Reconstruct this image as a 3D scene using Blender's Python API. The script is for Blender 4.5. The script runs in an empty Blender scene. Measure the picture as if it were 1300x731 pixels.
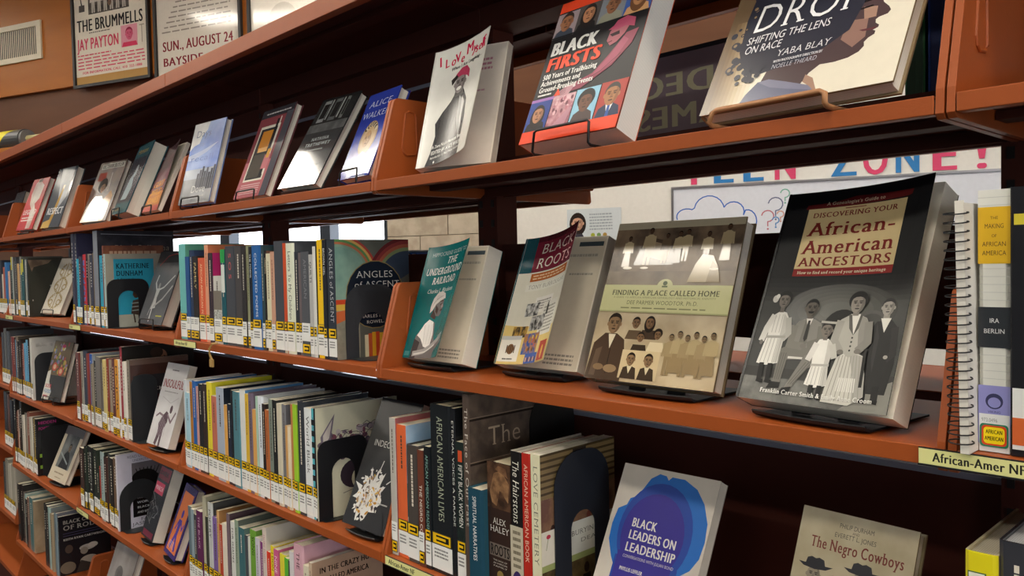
import bpy, bmesh, math, random
from mathutils import Matrix, Vector
random.seed(7)
SC = bpy.context.scene
COL = SC.collection
RAD = math.radians

# ------------------------------------------------------------------ camera
cam_data = bpy.data.cameras.new('camera')
cam_data.sensor_width = 36.0
cam_data.lens = 36.0 * 1020.28 / 1300.0
cam_data.clip_start = 0.01
camera = bpy.data.objects.new('camera', cam_data)
COL.objects.link(camera)
rx, ux, fx = (0.691462, 0.722079, -0.021971), (-0.009748, 0.039737, 0.999163), (-0.722347, 0.690669, -0.034516)
camera.matrix_world = Matrix(((rx[0], ux[0], -fx[0], 1.1704), (rx[1], ux[1], -fx[1], -0.7928),
                              (rx[2], ux[2], -fx[2], 1.6323), (0, 0, 0, 1)))
SC.camera = camera

# ------------------------------------------------------------------ world, exposure
world = bpy.data.worlds.new('world')
SC.world = world
world.use_nodes = True
world.node_tree.nodes['Background'].inputs[0].default_value = (0.86, 0.92, 1.0, 1)
world.node_tree.nodes['Background'].inputs[1].default_value = 0.14
SC.view_settings.view_transform = 'Standard'
SC.view_settings.look = 'None'
SC.view_settings.gamma = 1.0
SC.view_settings.use_curve_mapping = False
SC.view_settings.exposure = 0.0
LAMP = 25.0         # emission strength of the fluorescent diffusers
WINDOW = 5.0        # bright sky seen through the windows; also glow of the added fill window
CEIL_Z = 3.75


# ------------------------------------------------------------------ materials
def s2l(c):
    return c / 12.92 if c <= 0.04045 else ((c + 0.055) / 1.055) ** 2.4


def hexrgb(h):
    return tuple(s2l(int(h[i:i + 2], 16) / 255) for i in (0, 2, 4)) + (1.0,)


def mixhex(a, b, t):
    return ''.join('%02x' % int(int(a[i:i + 2], 16) * (1 - t) + int(b[i:i + 2], 16) * t) for i in (0, 2, 4))


FIN = {'g': (0.24, 0.4, 0.0), 'h': (0.42, 0.25, 0.0), 'm': (0.55, 0.35, 0.0), 'r': (0.85, 0.2, 0.0), 'p': (0.42, 0.35, 0.0), 'q': (0.62, 0.2, 0.0),
       'k': (0.45, 0.4, 0.0), 'c': (0.10, 0.5, 0.0), 's': (0.3, 0.5, 1.0)}
MATS = {}


def M(h, fin='g'):
    """solid colour with a slight mottling; fin picks the gloss"""
    key = h + fin
    if key in MATS:
        return MATS[key]
    m = bpy.data.materials.new(key)
    m.use_nodes = True
    nt = m.node_tree
    b = nt.nodes['Principled BSDF']
    r, sp, met = FIN[fin]
    b.inputs['Roughness'].default_value = r
    b.inputs['Specular IOR Level'].default_value = sp
    b.inputs['Metallic'].default_value = met
    c = hexrgb(h)
    n = nt.nodes.new('ShaderNodeTexNoise')
    n.inputs['Scale'].default_value = 60
    co = nt.nodes.new('ShaderNodeTexCoord')
    nt.links.new(co.outputs['Object'], n.inputs['Vector'])
    mx = nt.nodes.new('ShaderNodeMix')
    mx.data_type = 'RGBA'
    mx.inputs[6].default_value = tuple(v * 0.94 for v in c[:3]) + (1,)
    mx.inputs[7].default_value = tuple(min(1, v * 1.05) for v in c[:3]) + (1,)
    nt.links.new(n.outputs['Fac'], mx.inputs[0])
    nt.links.new(mx.outputs[2], b.inputs['Base Color'])
    if fin == 'p':
        bp = nt.nodes.new('ShaderNodeBump')
        bp.inputs['Strength'].default_value = 0.06
        bp.inputs['Distance'].default_value = 0.002
        n2 = nt.nodes.new('ShaderNodeTexNoise')
        n2.inputs['Scale'].default_value = 350
        nt.links.new(co.outputs['Object'], n2.inputs['Vector'])
        nt.links.new(n2.outputs['Fac'], bp.inputs['Height'])
        nt.links.new(bp.outputs['Normal'], b.inputs['Normal'])
    m.diffuse_color = c
    MATS[key] = m
    return m


def PH(h1, h2, scale=40, fin='g', detail=4):
    """printed photograph texture: cloudy mix of two tones"""
    key = 'print_%s_%s_%g%s' % (h1, h2, scale, fin)
    if key in MATS:
        return MATS[key]
    m = M(h1, fin).copy()
    m.name = key
    nt = m.node_tree
    for nd in nt.nodes:
        if nd.type == 'TEX_NOISE' and nd.inputs['Scale'].default_value == 60:
            nd.inputs['Scale'].default_value = scale
            nd.inputs['Detail'].default_value = detail
        if nd.type == 'MIX':
            nd.inputs[6].default_value = hexrgb(h1)
            nd.inputs[7].default_value = hexrgb(h2)
            src = nd.inputs[0].links[0].from_socket
            rp = nt.nodes.new('ShaderNodeValToRGB')
            rp.color_ramp.elements[0].position = 0.38
            rp.color_ramp.elements[1].position = 0.62
            nt.links.new(src, rp.inputs[0])
            nt.links.new(rp.outputs[0], nd.inputs[0])
    MATS[key] = m
    return m


def PAGES(h, axis):
    """page block: fine leaf lines across the thickness"""
    key = 'pages_%s_%s' % (h, axis)
    if key in MATS:
        return MATS[key]
    m = bpy.data.materials.new(key)
    m.use_nodes = True
    nt = m.node_tree
    b = nt.nodes['Principled BSDF']
    b.inputs['Roughness'].default_value = 0.8
    co = nt.nodes.new('ShaderNodeTexCoord')
    w = nt.nodes.new('ShaderNodeTexWave')
    w.wave_type = 'BANDS'
    w.bands_direction = axis
    w.inputs['Scale'].default_value = 170
    w.inputs['Distortion'].default_value = 1.5
    w.inputs['Detail'].default_value = 2
    nt.links.new(co.outputs['Object'], w.inputs['Vector'])
    mx = nt.nodes.new('ShaderNodeMix')
    mx.data_type = 'RGBA'
    c = hexrgb(h)
    mx.inputs[6].default_value = tuple(v * 0.80 for v in c[:3]) + (1,)
    mx.inputs[7].default_value = c
    nt.links.new(w.outputs['Fac'], mx.inputs[0])
    nt.links.new(mx.outputs[2], b.inputs['Base Color'])
    MATS[key] = m
    return m


def EMIT(h, s):
    key = 'emit_%s_%g' % (h, s)
    if key in MATS:
        return MATS[key]
    m = bpy.data.materials.new(key)
    m.use_nodes = True
    b = m.node_tree.nodes['Principled BSDF']
    b.inputs['Base Color'].default_value = hexrgb(h)
    b.inputs['Emission Color'].default_value = hexrgb(h)
    b.inputs['Emission Strength'].default_value = s
    MATS[key] = m
    return m


def WOOD(h1, h2, rotz, scale=5.0, fin=0.45):
    key = 'wood_%s_%s_%g' % (h1, h2, rotz)
    if key in MATS:
        return MATS[key]
    m = bpy.data.materials.new(key)
    m.use_nodes = True
    nt = m.node_tree
    b = nt.nodes['Principled BSDF']
    b.inputs['Roughness'].default_value = fin
    b.inputs['Specular IOR Level'].default_value = 0.15
    co = nt.nodes.new('ShaderNodeTexCoord')
    mp = nt.nodes.new('ShaderNodeMapping')
    mp.inputs['Rotation'].default_value = (0, RAD(rotz), 0)
    mp.inputs['Scale'].default_value = (0.25, 1, 3)
    n = nt.nodes.new('ShaderNodeTexNoise')
    n.inputs['Scale'].default_value = scale
    n.inputs['Detail'].default_value = 6
    nt.links.new(co.outputs['Object'], mp.inputs[0])
    nt.links.new(mp.outputs[0], n.inputs['Vector'])
    mx = nt.nodes.new('ShaderNodeMix')
    mx.data_type = 'RGBA'
    mx.inputs[6].default_value = hexrgb(h1)
    mx.inputs[7].default_value = hexrgb(h2)
    nt.links.new(n.outputs['Fac'], mx.inputs[0])
    nt.links.new(mx.outputs[2], b.inputs['Base Color'])
    MATS[key] = m
    return m


# ------------------------------------------------------------------ mesh helpers
class MB:
    """collects shapes for ONE mesh object"""

    def __init__(s):
        s.v, s.f, s.mi, s.mats = [], [], [], []

    def mat(s, m):
        if m not in s.mats:
            s.mats.append(m)
        return s.mats.index(m)

    def face(s, pts, m):
        n = len(s.v)
        s.v += [tuple(p) for p in pts]
        s.f.append(tuple(range(n, n + len(pts))))
        s.mi.append(s.mat(m))

    def solid(s, vs, fs, m):
        n = len(s.v)
        s.v += [tuple(p) for p in vs]
        for i, f in enumerate(fs):
            s.f.append(tuple(n + k for k in f))
            s.mi.append(s.mat(m[i] if isinstance(m, list) else m))

    def box(s, x0, y0, z0, x1, y1, z1, m):
        vs = [(x0, y0, z0), (x1, y0, z0), (x1, y1, z0), (x0, y1, z0), (x0, y0, z1), (x1, y0, z1), (x1, y1, z1), (x0, y1, z1)]
        s.solid(vs, [(0, 3, 2, 1), (4, 5, 6, 7), (0, 1, 5, 4), (1, 2, 6, 5), (2, 3, 7, 6), (3, 0, 4, 7)], m)

    def prism(s, poly, fn0, fn1, m):
        """poly: list of 2D points; fn0/fn1 map a 2D point to the two end planes"""
        n = len(poly)
        vs = [fn0(p) for p in poly] + [fn1(p) for p in poly]
        fs = [tuple(range(n))[::-1], tuple(range(n, 2 * n))] + [(i, (i + 1) % n, n + (i + 1) % n, n + i) for i in range(n)]
        s.solid(vs, fs, m)

    def tube(s, pts, r, m, sides=7, closed=False):
        pts = [Vector(p) for p in pts]
        n = len(pts)
        rings = []
        up = Vector((0.13, 0.27, 0.95)).normalized()
        for i, p in enumerate(pts):
            if closed:
                t = pts[(i + 1) % n] - pts[i - 1]
            else:
                t = pts[min(i + 1, n - 1)] - pts[max(i - 1, 0)]
            t.normalize()
            a = t.cross(up)
            if a.length < 0.05:
                a = t.cross(Vector((1, 0, 0)))
            a.normalize()
            b = t.cross(a)
            rings.append([p + r * (math.cos(2 * math.pi * k / sides) * a + math.sin(2 * math.pi * k / sides) * b) for k in range(sides)])
        vs = [q for ring in rings for q in ring]
        fs = []
        for i in range(n if closed else n - 1):
            j = (i + 1) % n
            for k in range(sides):
                k2 = (k + 1) % sides
                fs.append((i * sides + k, i * sides + k2, j * sides + k2, j * sides + k))
        if not closed:
            fs.append(tuple(range(sides))[::-1])
            fs.append(tuple((n - 1) * sides + k for k in range(sides)))
        s.solid(vs, fs, m)

    def build(s, name, parent=None, smooth=False, recalc=True, bevel=0):
        me = bpy.data.meshes.new(name)
        me.from_pydata(s.v, [], s.f)
        for m in s.mats:
            me.materials.append(m)
        me.polygons.foreach_set('material_index', s.mi)
        if recalc:
            bm = bmesh.new()
            bm.from_mesh(me)
            bmesh.ops.recalc_face_normals(bm, faces=bm.faces)
            bm.to_mesh(me)
            bm.free()
        if smooth:
            me.polygons.foreach_set('use_smooth', [True] * len(me.polygons))
        me.update()
        o = bpy.data.objects.new(name, me)
        COL.objects.link(o)
        o.parent = parent
        if bevel:
            bv = o.modifiers.new('edge', 'BEVEL')
            bv.width = bevel
            bv.segments = 2
            bv.limit_method = 'ANGLE'
        return o


def tag(o, label, cat, group=None, kind=None):
    o['label'] = label
    o['category'] = cat
    if group:
        o['group'] = group
    if kind:
        o['kind'] = kind
    return o


def thing(name, label, cat, loc=(0, 0, 0), rot=(0, 0, 0), group=None):
    o = bpy.data.objects.new(name, None)
    o.empty_display_size = 0.02
    COL.objects.link(o)
    o.location = loc
    o.rotation_euler = rot
    return tag(o, label, cat, group)


def struct(mb, name, parent=None, label=None, **k):
    o = mb.build(name, parent, **k)
    if parent is None:
        o['kind'] = 'structure'
    if label:
        o['label'] = label
    return o


def rrect(w, h, r, n=5, x0=0, y0=0):
    """rounded rectangle outline, counter-clockwise"""
    out = []
    for cx, cy, a in ((w - r, r, -90), (w - r, h - r, 0), (r, h - r, 90), (r, r, 180)):
        for k in range(n + 1):
            t = RAD(a + 90 * k / n)
            out.append((x0 + cx + r * math.cos(t), y0 + cy + r * math.sin(t)))
    return out


# ------------------------------------------------------------------ lettering
CH = 'ABCDEFGHIJKLMNOPQRSTUVWXYZabcdefghijklmnopqrstuvwxyz0123456789.,-&\'!?:;'
FONTS = {'sans': (0.0, 0), 'bold': (0.0, 0), 'serif': (-0.008, 0.07), 'serifb': (0.0, 0.075)}
STRIKE = {'bold': (0.035, 0.07), 'serifb': (0.045,)}
GL = {}


def load_glyphs():
    made = []
    for fn, (off, slab) in FONTS.items():
        for c in CH:
            for suf in ('', '|'):
                if suf and fn != 'sans':
                    continue
                cu = bpy.data.curves.new('g', 'FONT')
                cu.body = c + suf
                cu.size = 1
                cu.resolution_u = 3
                cu.offset = off
                ob = bpy.data.objects.new('g', cu)
                COL.objects.link(ob)
                made.append((fn, c, suf, ob))
    dg = bpy.context.evaluated_depsgraph_get()
    adv = {}
    data = {}
    for fn, c, suf, ob in made:
        me = ob.evaluated_get(dg).to_mesh()
        vs = [(v.co.x, v.co.y) for v in me.vertices]
        fs = [tuple(p.vertices) for p in me.polygons]
        if suf:
            adv[c] = min((v[0] for v in vs[-8:]), default=0.5)
            xs = sorted(v[0] for v in vs)
            adv[c] = xs[-1]
        else:
            cnt = {}
            for f in fs:
                for i in range(len(f)):
                    e = tuple(sorted((f[i], f[(i + 1) % len(f)])))
                    cnt[e] = cnt.get(e, 0) + 1
            polys = [([vs[i] for i in f], 0) for f in fs]
            slab = FONTS[fn][1]
            if slab and vs:
                y0, y1 = min(v[1] for v in vs), max(v[1] for v in vs)
                for (a, b), k in cnt.items():
                    if k != 1:
                        continue
                    (xa, ya), (xb, yb) = vs[a], vs[b]
                    L = abs(xa - xb)
                    if abs(ya - yb) < 0.004 and 0.035 < L < 0.2 and (abs(ya - y0) < 0.03 or abs(ya - y1) < 0.03 or abs(ya - 0.53) < 0.04 or abs(ya) < 0.03) and c not in '.,-\':;!?':
                        l, r = min(xa, xb) - slab * 0.62, max(xa, xb) + slab * 0.62
                        t = 0.032 if fn == 'serif' else 0.05
                        up = 1 if ya < 0.3 else -1
                        polys.append(([(l, ya), (r, ya), (r, ya + up * t), (l, ya + up * t)], 1))
            data[(fn, c)] = polys
        ob.evaluated_get(dg).to_mesh_clear()
    bar = None
    xs = []
    cu = bpy.data.curves.new('g', 'FONT')
    cu.body = '|'
    cu.size = 1
    ob = bpy.data.objects.new('g', cu)
    COL.objects.link(ob)
    dg = bpy.context.evaluated_depsgraph_get()
    me = ob.evaluated_get(dg).to_mesh()
    bar = max(v.co.x for v in me.vertices)
    made.append(('', '', '', ob))
    cap = max(p[1] for poly, _ in data[('sans', 'H')] for p in poly)
    for (fn, c), polys in data.items():
        ex = 0.03 if FONTS[fn][1] else 0.0
        for si, dx in enumerate(STRIKE.get(fn, ())):
            polys = polys + [([(x + dx, y) for x, y in q], j + 2 + 2 * si) for q, j in data[(fn, c)]]
        if fn == 'bold':
            ex = 0.055
        if fn == 'serifb':
            ex = 0.075
        GL[(fn, c)] = ([([(x / cap, y / cap) for x, y in p], j) for p, j in polys], (adv[c] - bar + ex) / cap)
    for _, _, _, ob in made:
        cu = ob.data
        bpy.data.objects.remove(ob)
        bpy.data.curves.remove(cu)


load_glyphs()


def text_polys(s, font, xs=1.0, shear=0.0, track=0.0):
    x = 0
    out = []
    for c in s:
        if c == ' ':
            x += 0.42 + track
            continue
        g = GL.get((font, c))
        if not g:
            x += 0.4
            continue
        for p, j in g[0]:
            out.append(([((x + a + shear * b) * xs, b) for a, b in p], j))
        x += g[1] + track
    return out, (x - track) * xs


class Art:
    """flat artwork of a print: polygons in metres (u right, v up), each layer a hair above the last"""

    FIN = 'g'

    def __init__(s, w, h):
        s.w, s.h, s.p, s.k, s.fin = w, h, [], 0, Art.FIN

    def m(s, c):
        return M(c, s.fin) if isinstance(c, str) else c

    def clip(s, pts):
        # keep the artwork inside the sheet
        for ax, lim, sg in ((0, 0.0, 1), (0, s.w, -1), (1, 0.0, 1), (1, s.h, -1)):
            if all((q[ax] - lim) * sg >= 0 for q in pts):
                continue
            out = []
            for i in range(len(pts)):
                a, b = pts[i - 1], pts[i]
                da, db = (a[ax] - lim) * sg, (b[ax] - lim) * sg
                if (da >= 0) != (db >= 0):
                    t = da / (da - db)
                    out.append((a[0] + (b[0] - a[0]) * t, a[1] + (b[1] - a[1]) * t))
                if db >= 0:
                    out.append(b)
            pts = out
            if len(pts) < 3:
                return None
        return pts

    def add(s, pts, c):
        pts = s.clip(pts)
        if not pts:
            return
        s.k += 1
        s.p.append((pts, s.k, s.m(c)))

    def poly(s, pts, c):
        s.add([(a * s.w, b * s.h) for a, b in pts], c)

    def rect(s, a, b, c, d, col):
        s.poly([(a, b), (c, b), (c, d), (a, d)], col)

    def ell(s, a, b, ra, rb, col, n=22, rot=0, t0=0, t1=360):
        cr, sr = math.cos(RAD(rot)), math.sin(RAD(rot))
        pts = []
        full = t1 - t0 >= 360
        for i in range(n if full else n + 1):
            t = RAD(t0 + (t1 - t0) * i / n)
            x, y = ra * math.cos(t) * s.h, rb * math.sin(t) * s.h
            pts.append((a * s.w + cr * x - sr * y, b * s.h + sr * x + cr * y))
        s.add(pts, col)

    def line(s, pts, wd, col):
        """polyline stroke, wd in fractions of the height"""
        s.k += 1
        mm = s.m(col)
        P = [Vector((a * s.w, b * s.h)) for a, b in pts]
        for li, (p, q) in enumerate(zip(P[:-1], P[1:])):
            d = q - p
            if d.length < 1e-6:
                continue
            d.normalize()
            nn = Vector((-d.y, d.x)) * wd * s.h / 2
            e = d * wd * s.h * 0.25
            c4 = s.clip([tuple(p - e - nn), tuple(q + e - nn), tuple(q + e + nn), tuple(p - e + nn)])
            if c4:
                s.p.append((c4, s.k + 0.45 * (li % 2), mm))

    def text(s, t, a, b, size, col, font='sans', al='L', fit=None, shear=0, rot=0, xs=1.0, track=0):
        """size = capital height as a fraction of h; fit = wanted width as a fraction of w"""
        polys, wd = text_polys(t, font, 1.0, shear, track)
        if not polys:
            return
        S = size * s.h
        sx = S * xs
        if fit:
            sx = fit * s.w / wd
        s.k += 1
        mm = s.m(col)
        ox = {'L': 0, 'C': -wd * sx / 2, 'R': -wd * sx}[al]
        cr, sr = math.cos(RAD(rot)), math.sin(RAD(rot))
        for p, j in polys:
            q = []
            for x, y in p:
                X, Y = x * sx + ox, y * S
                q.append((a * s.w + cr * X - sr * Y, b * s.h + sr * X + cr * Y))
            q = s.clip(q)
            if q:
                s.p.append((q, s.k + j * 0.3, mm))
        s.k += 1.5

    def ticks(s, a, b, c, d, n, col, seed=0):
        """lines of print too small to read"""
        rn = random.Random(seed)
        hh = (d - b) / n
        s.k += 1
        mm = s.m(col)
        for i in range(n):
            y = d - (i + 0.75) * hh
            x = a
            while x < c - 0.02 * (c - a):
                L = min(rn.uniform(0.05, 0.14) * (c - a), c - x)
                s.p.append(([(x * s.w, y * s.h), ((x + L) * s.w, y * s.h), ((x + L) * s.w, (y + hh * 0.5) * s.h), (x * s.w, (y + hh * 0.5) * s.h)], s.k, mm))
                x += L + 0.022 * (c - a)

    def head(s, a, b, r, skin, hair, style='short', tone=None, look=0):
        """printed portrait head: r = half height as a fraction of h; look shifts the features sideways"""
        dark = '2a1a14' if tone is None else tone
        A = s.w / s.h
        f = lambda dx, dy: (a + dx * r / A, b + dy * r)
        if style == 'long':
            s.ell(*f(0, -0.25), r * 1.0, r * 1.35, hair)
        elif style == 'big':
            s.ell(*f(0, 0.32), r * 1.02, r * 0.96, hair)
        elif style == 'short':
            s.ell(*f(0, 0.28), r * 0.80, r * 0.82, hair)
        if style not in ('long', 'big'):
            s.ell(*f(-0.76, -0.05), r * 0.13, r * 0.2, skin)
            s.ell(*f(0.76, -0.05), r * 0.13, r * 0.2, skin)
        s.ell(*f(0, 0), r * 0.74, r * 0.98, skin, n=26)
        sh = mixhex(skin, dark, 0.22)
        s.poly([f(0.30, 0.80), f(0.62, 0.52), f(0.735, 0.1), f(0.66, -0.42), f(0.38, -0.84), f(0.05, -0.97), f(0.30, -0.6), f(0.42, -0.1), f(0.40, 0.4)], sh)
        if style in ('short', 'long', 'big'):
            s.poly([f(-0.76, 0.18), f(-0.62, 0.50), f(-0.34, 0.66), f(0.1, 0.70), f(0.42, 0.62), f(0.66, 0.42), f(0.76, 0.15), f(0.78, 0.5), f(0.5, 0.92), f(0, 1.06), f(-0.5, 0.92), f(-0.78, 0.5)], hair)
        for e in (-0.30, 0.30):
            s.ell(*f(e + look, 0.10), r * 0.20, r * 0.13, mixhex(skin, dark, 0.28), n=12)
            s.ell(*f(e + look, 0.07), r * 0.10, r * 0.045, dark, n=10)
            s.line([f(e - 0.19 + look, 0.25), f(e + 0.17 + look, 0.27)], r * 0.07, dark)
        s.poly([f(-0.04 + look, 0.12), f(0.05 + look, 0.12), f(0.16 + look, -0.24), f(-0.14 + look, -0.24)], mixhex(skin, dark, 0.16))
        s.line([f(-0.14 + look, -0.25), f(0.15 + look, -0.25)], r * 0.06, mixhex(skin, dark, 0.6))
        s.ell(*f(look, -0.52), r * 0.25, r * 0.085, mixhex(skin, dark, 0.45), n=12)
        s.line([f(-0.22 + look, -0.51), f(0.22 + look, -0.51)], r * 0.035, dark)

    def build(s, mb, fn):
        """fn(u, v, out) maps the print to the surface"""
        for pts, k, m in s.p:
            mb.face([fn(u, v, 0.00004 + k * 8e-6) for u, v in pts], m)

    def build_bent(s, mb, fn, nu, nv):
        """print on a folded sheet: cut along the sheet's facet edges so that every piece stays flat"""
        bm = bmesh.new()
        ly = bm.faces.layers.int.new('m')
        for pts, k, m in s.p:
            vs = [bm.verts.new((u, v, k)) for u, v in pts]
            f = bm.faces.new(vs)
            f[ly] = mb.mat(m)
        cuts = [((s.w * i / nu, 0, 0), (1, 0, 0)) for i in range(1, nu)] + [((0, s.h * i / nv, 0), (0, 1, 0)) for i in range(1, nv)]
        cuts += [((s.w * i / nu, 0, 0), Vector((nu / s.w, -nv / s.h, 0)).normalized()) for i in range(-nv + 1, nu)]
        for co, no in cuts:
            bmesh.ops.bisect_plane(bm, geom=bm.verts[:] + bm.edges[:] + bm.faces[:], plane_co=co, plane_no=no, dist=1e-7)
        for f in bm.faces:
            c = f.calc_center_median()
            mb.face([fn(v.co.x, v.co.y, 0.00006 + v.co.z * 1e-5, c.x, c.y) for v in f.verts], mb.mats[f[ly]])
        bm.free()


# ------------------------------------------------------------------ books
def book(root, T, d, h, spine='444444', front=None, back=None, face=False, hard=True, art=None, spine_art=None,
         pages='d9cfb8', curl=None, page_art=None, fin='g', over=None):
    """T thickness, d spine-to-fore-edge, h height. face=False: spine towards -Y; face=True: front cover towards -Y.
    Origin: spine-out = left bottom corner of the spine; face-out = bottom left corner of the front cover."""
    front = front or spine
    back = back or front
    tc = min(0.0026 if hard else 0.0008, T * 0.12)
    rd = min(T * 0.16, 0.004) if hard else min(T * 0.1, 0.0012)
    if face:
        mp = lambda a, b, z: (b, T - a, z)
    else:
        mp = lambda a, b, z: (a, b, z)
    sm, fm, bk = M(spine, fin), M(front, fin), M(back, fin)
    mb = MB()
    if curl:
        sec = [(0, d), (0, rd), (rd, 0), (T - rd, 0), (T, rd), (T, 0.004), (T - tc, 0.004), (T - tc, tc), (tc, tc), (tc, d)]
        ms = [bk, bk, sm, sm, sm, fm, fm, bk, bk, bk]
    else:
        sec = [(0, d), (0, rd), (rd, 0), (T - rd, 0), (T, rd), (T, d), (T - tc, d), (T - tc, tc), (tc, tc), (tc, d)]
        ms = [bk, sm, sm, sm, fm, fm, fm, bk, bk, bk]
    n = len(sec)
    vs = [mp(a, b, 0) for a, b in sec] + [mp(a, b, h) for a, b in sec]
    fs = []
    mm = []
    for i in range(n):
        fs.append((i, (i + 1) % n, n + (i + 1) % n, n + i))
        mm.append(ms[i])
    # caps as three strips so that the U stays clean: back board, spine, front board
    for base in (0, n):
        for q in ((0, 1, 8, 9), (1, 2, 3, 4, 7, 8), (4, 5, 6, 7)):
            fs.append(tuple(base + k for k in q))
            mm.append(sm if len(q) == 6 else (bk if q[0] == 0 else fm))
    mb.solid(vs, fs, mm)
    if art and not curl:
        art.build(mb, (lambda u, v, o: mp(T + o, u, v)))
    if spine_art:
        spine_art.build(mb, (lambda u, v, o: mp(u, -o, v)))
    cover = mb.build('cover', root, recalc=not (art or spine_art))
    ov = (0.003 if hard else 0.0004) if over is None else over
    pm = PAGES(pages, 'Y' if face else 'X')
    pb = MB()
    a0, a1 = tc + 0.0002, T - tc - 0.0002
    # slightly hollow fore-edge, as a sewn block has
    secp = [(a0, tc + 0.0003), (a1, tc + 0.0003), (a1, d - ov), ((a0 + a1) / 2, d - ov - (0.0015 if hard else 0.0002)), (a0, d - ov)]
    pb.prism(secp, lambda p: mp(p[0], p[1], ov), lambda p: mp(p[0], p[1], h - ov), pm)
    pgs = pb.build('page_block', root)
    if page_art:
        pp = MB()
        page_art.build(pp, lambda u, v, o: mp(a1 + o + 0.0001, u, v))
        pa = pp.build('title_page', root, recalc=False)
    if curl:
        Lb, Lt, pw = curl
        fc = MB()

        nu, nv = 14, 6

        def bend1(u, v, o):
            L = Lb + (Lt - Lb) * v / h
            t = max(u, 0) / d
            l = L * t ** pw
            sh = 0.5 * L * L * pw * pw / (2 * pw - 1) * t ** (2 * pw - 1) / d
            dl = L * pw * max(t, 1e-4) ** (pw - 1) / d
            q = math.sqrt(1 + dl * dl)
            return Vector((T - tc + l + o / q, u - sh - o * dl / q, v))

        def bend(u, v, o, cu, cv):
            # flat triangles between the fold lines; (cu, cv) tells which triangle
            i = min(max(int(cu / d * nu), 0), nu - 1)
            j = min(max(int(cv / h * nv), 0), nv - 1)
            f, g = u / d * nu - i, v / h * nv - j
            P = lambda a, b: bend1(d * (i + a) / nu, h * (j + b) / nv, o)
            if cu / d * nu - i >= cv / h * nv - j:
                r = P(0, 0) * (1 - f) + P(1, 0) * (f - g) + P(1, 1) * g
            else:
                r = P(0, 0) * (1 - g) + P(0, 1) * (g - f) + P(1, 1) * f
            return mp(*r)

        for sgn, mt in ((0.0, fm), (-0.0006, M('d9d2c4', 'm'))):
            for i in range(nu):
                for j in range(nv):
                    for q, ca, cb in (([(i, j), (i + 1, j), (i + 1, j + 1)], 0.7, 0.3), ([(i, j), (i + 1, j + 1), (i, j + 1)], 0.3, 0.7)):
                        fc.face([bend(a * d / nu, b * h / nv, sgn, (i + ca) * d / nu, (j + cb) * h / nv) for a, b in (q if sgn == 0 else q[::-1])], mt)
        if art:
            art.build_bent(fc, bend, nu, nv)
        fc.build('front_cover', root, recalc=False)
    return cover


def spine_labels(root, T, h, kind, y0=0.0):
    """white call-number sticker and yellow genre sticker wrapped on the spine"""
    e = 0.0006
    w = max(T - 0.002, T * 0.8)
    x0 = (T - w) / 2
    if kind == 0:
        return
    la = {1: (0.006, 0.046), 2: (0.026, 0.062), 3: (0.006, 0.040)}[kind]
    ya = {1: (0.047, 0.066), 2: (0.005, 0.025), 3: (0.041, 0.060)}[kind]
    jig = 0.0
    if kind == 2:
        jig = 0.004 * ((int(T * 1e5) % 5) - 2) / 2
    la = (la[0] + max(jig, 0), la[1] + jig)
    mb = MB()
    mb.box(x0, -e, la[0], x0 + w, 0.0002, la[1], M('e6e6e2', 'm'))
    a = Art(w, la[1] - la[0])
    a.fin = 'm'
    if T > 0.007:
        a.ticks(0.12, 0.45, 0.8, 0.88, 3, '6a6a6a', int(T * 1e5))
    a.build(mb, lambda u, v, o: (x0 + u, -e - o, la[0] + v))
    mb.build('call_number_label', root, recalc=False)
    mb = MB()
    mb.box(x0, -e, ya[0], x0 + w, 0.0002, ya[1], M('1c1a12', 'm'))
    a = Art(w, ya[1] - ya[0])
    a.rect(0.06, 0.06, 0.94, 0.94, 'e8bd18')
    for v in (0.24, 0.62):
        a.rect(0.22, v, 0.86, v + 0.16, '1c1a12')
    a.rect(0.70, 0.24, 0.86, 0.78, '1c1a12')
    a.build(mb, lambda u, v, o: (x0 + u, -e - o, ya[0] + v))
    mb.build('genre_sticker', root, recalc=False)


# ------------------------------------------------------------------ levels of the bookcase
ZB = 1.45
BAY = 0.914
LV = {'K': 0.6748, 'A': 0.3243, 'B': 0.0, 'C': -0.3268, 'D': -0.6240, 'E': -0.9550, 'F': -1.30}
LV = {k: v + ZB for k, v in LV.items()}
LVW = dict(LV, C=ZB - 0.303, D=ZB - 0.577, E=ZB - 0.872, F=ZB - 1.12)   # the farthest bay sits on other notches
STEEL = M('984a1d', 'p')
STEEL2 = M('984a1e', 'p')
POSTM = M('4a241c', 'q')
BLACK = M('17181b', 'k')
RAIL = M('8d93a2', 'c')

# ------------------------------------------------------------------ room shell
WP = Vector((-0.555, 2.547, 0))
WE = Vector((0.92498844, 0.37999525, 0))
WN = Vector((0.37999525, -0.92498844, 0))
WROT = math.atan2(WE.y, WE.x)


def wl(s, z, off=0.0):
    p = WP + WE * s + WN * off
    return (p.x, p.y, z)


def wall_box(mb, s0, z0, s1, z1, o0, o1, m):
    vs = [wl(s0, z0, o1), wl(s1, z0, o1), wl(s1, z0, o0), wl(s0, z0, o0), wl(s0, z1, o1), wl(s1, z1, o1), wl(s1, z1, o0), wl(s0, z1, o0)]
    mb.solid(vs, [(0, 3, 2, 1), (4, 5, 6, 7), (0, 1, 5, 4), (1, 2, 6, 5), (2, 3, 7, 6), (3, 0, 4, 7)], m)


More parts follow.
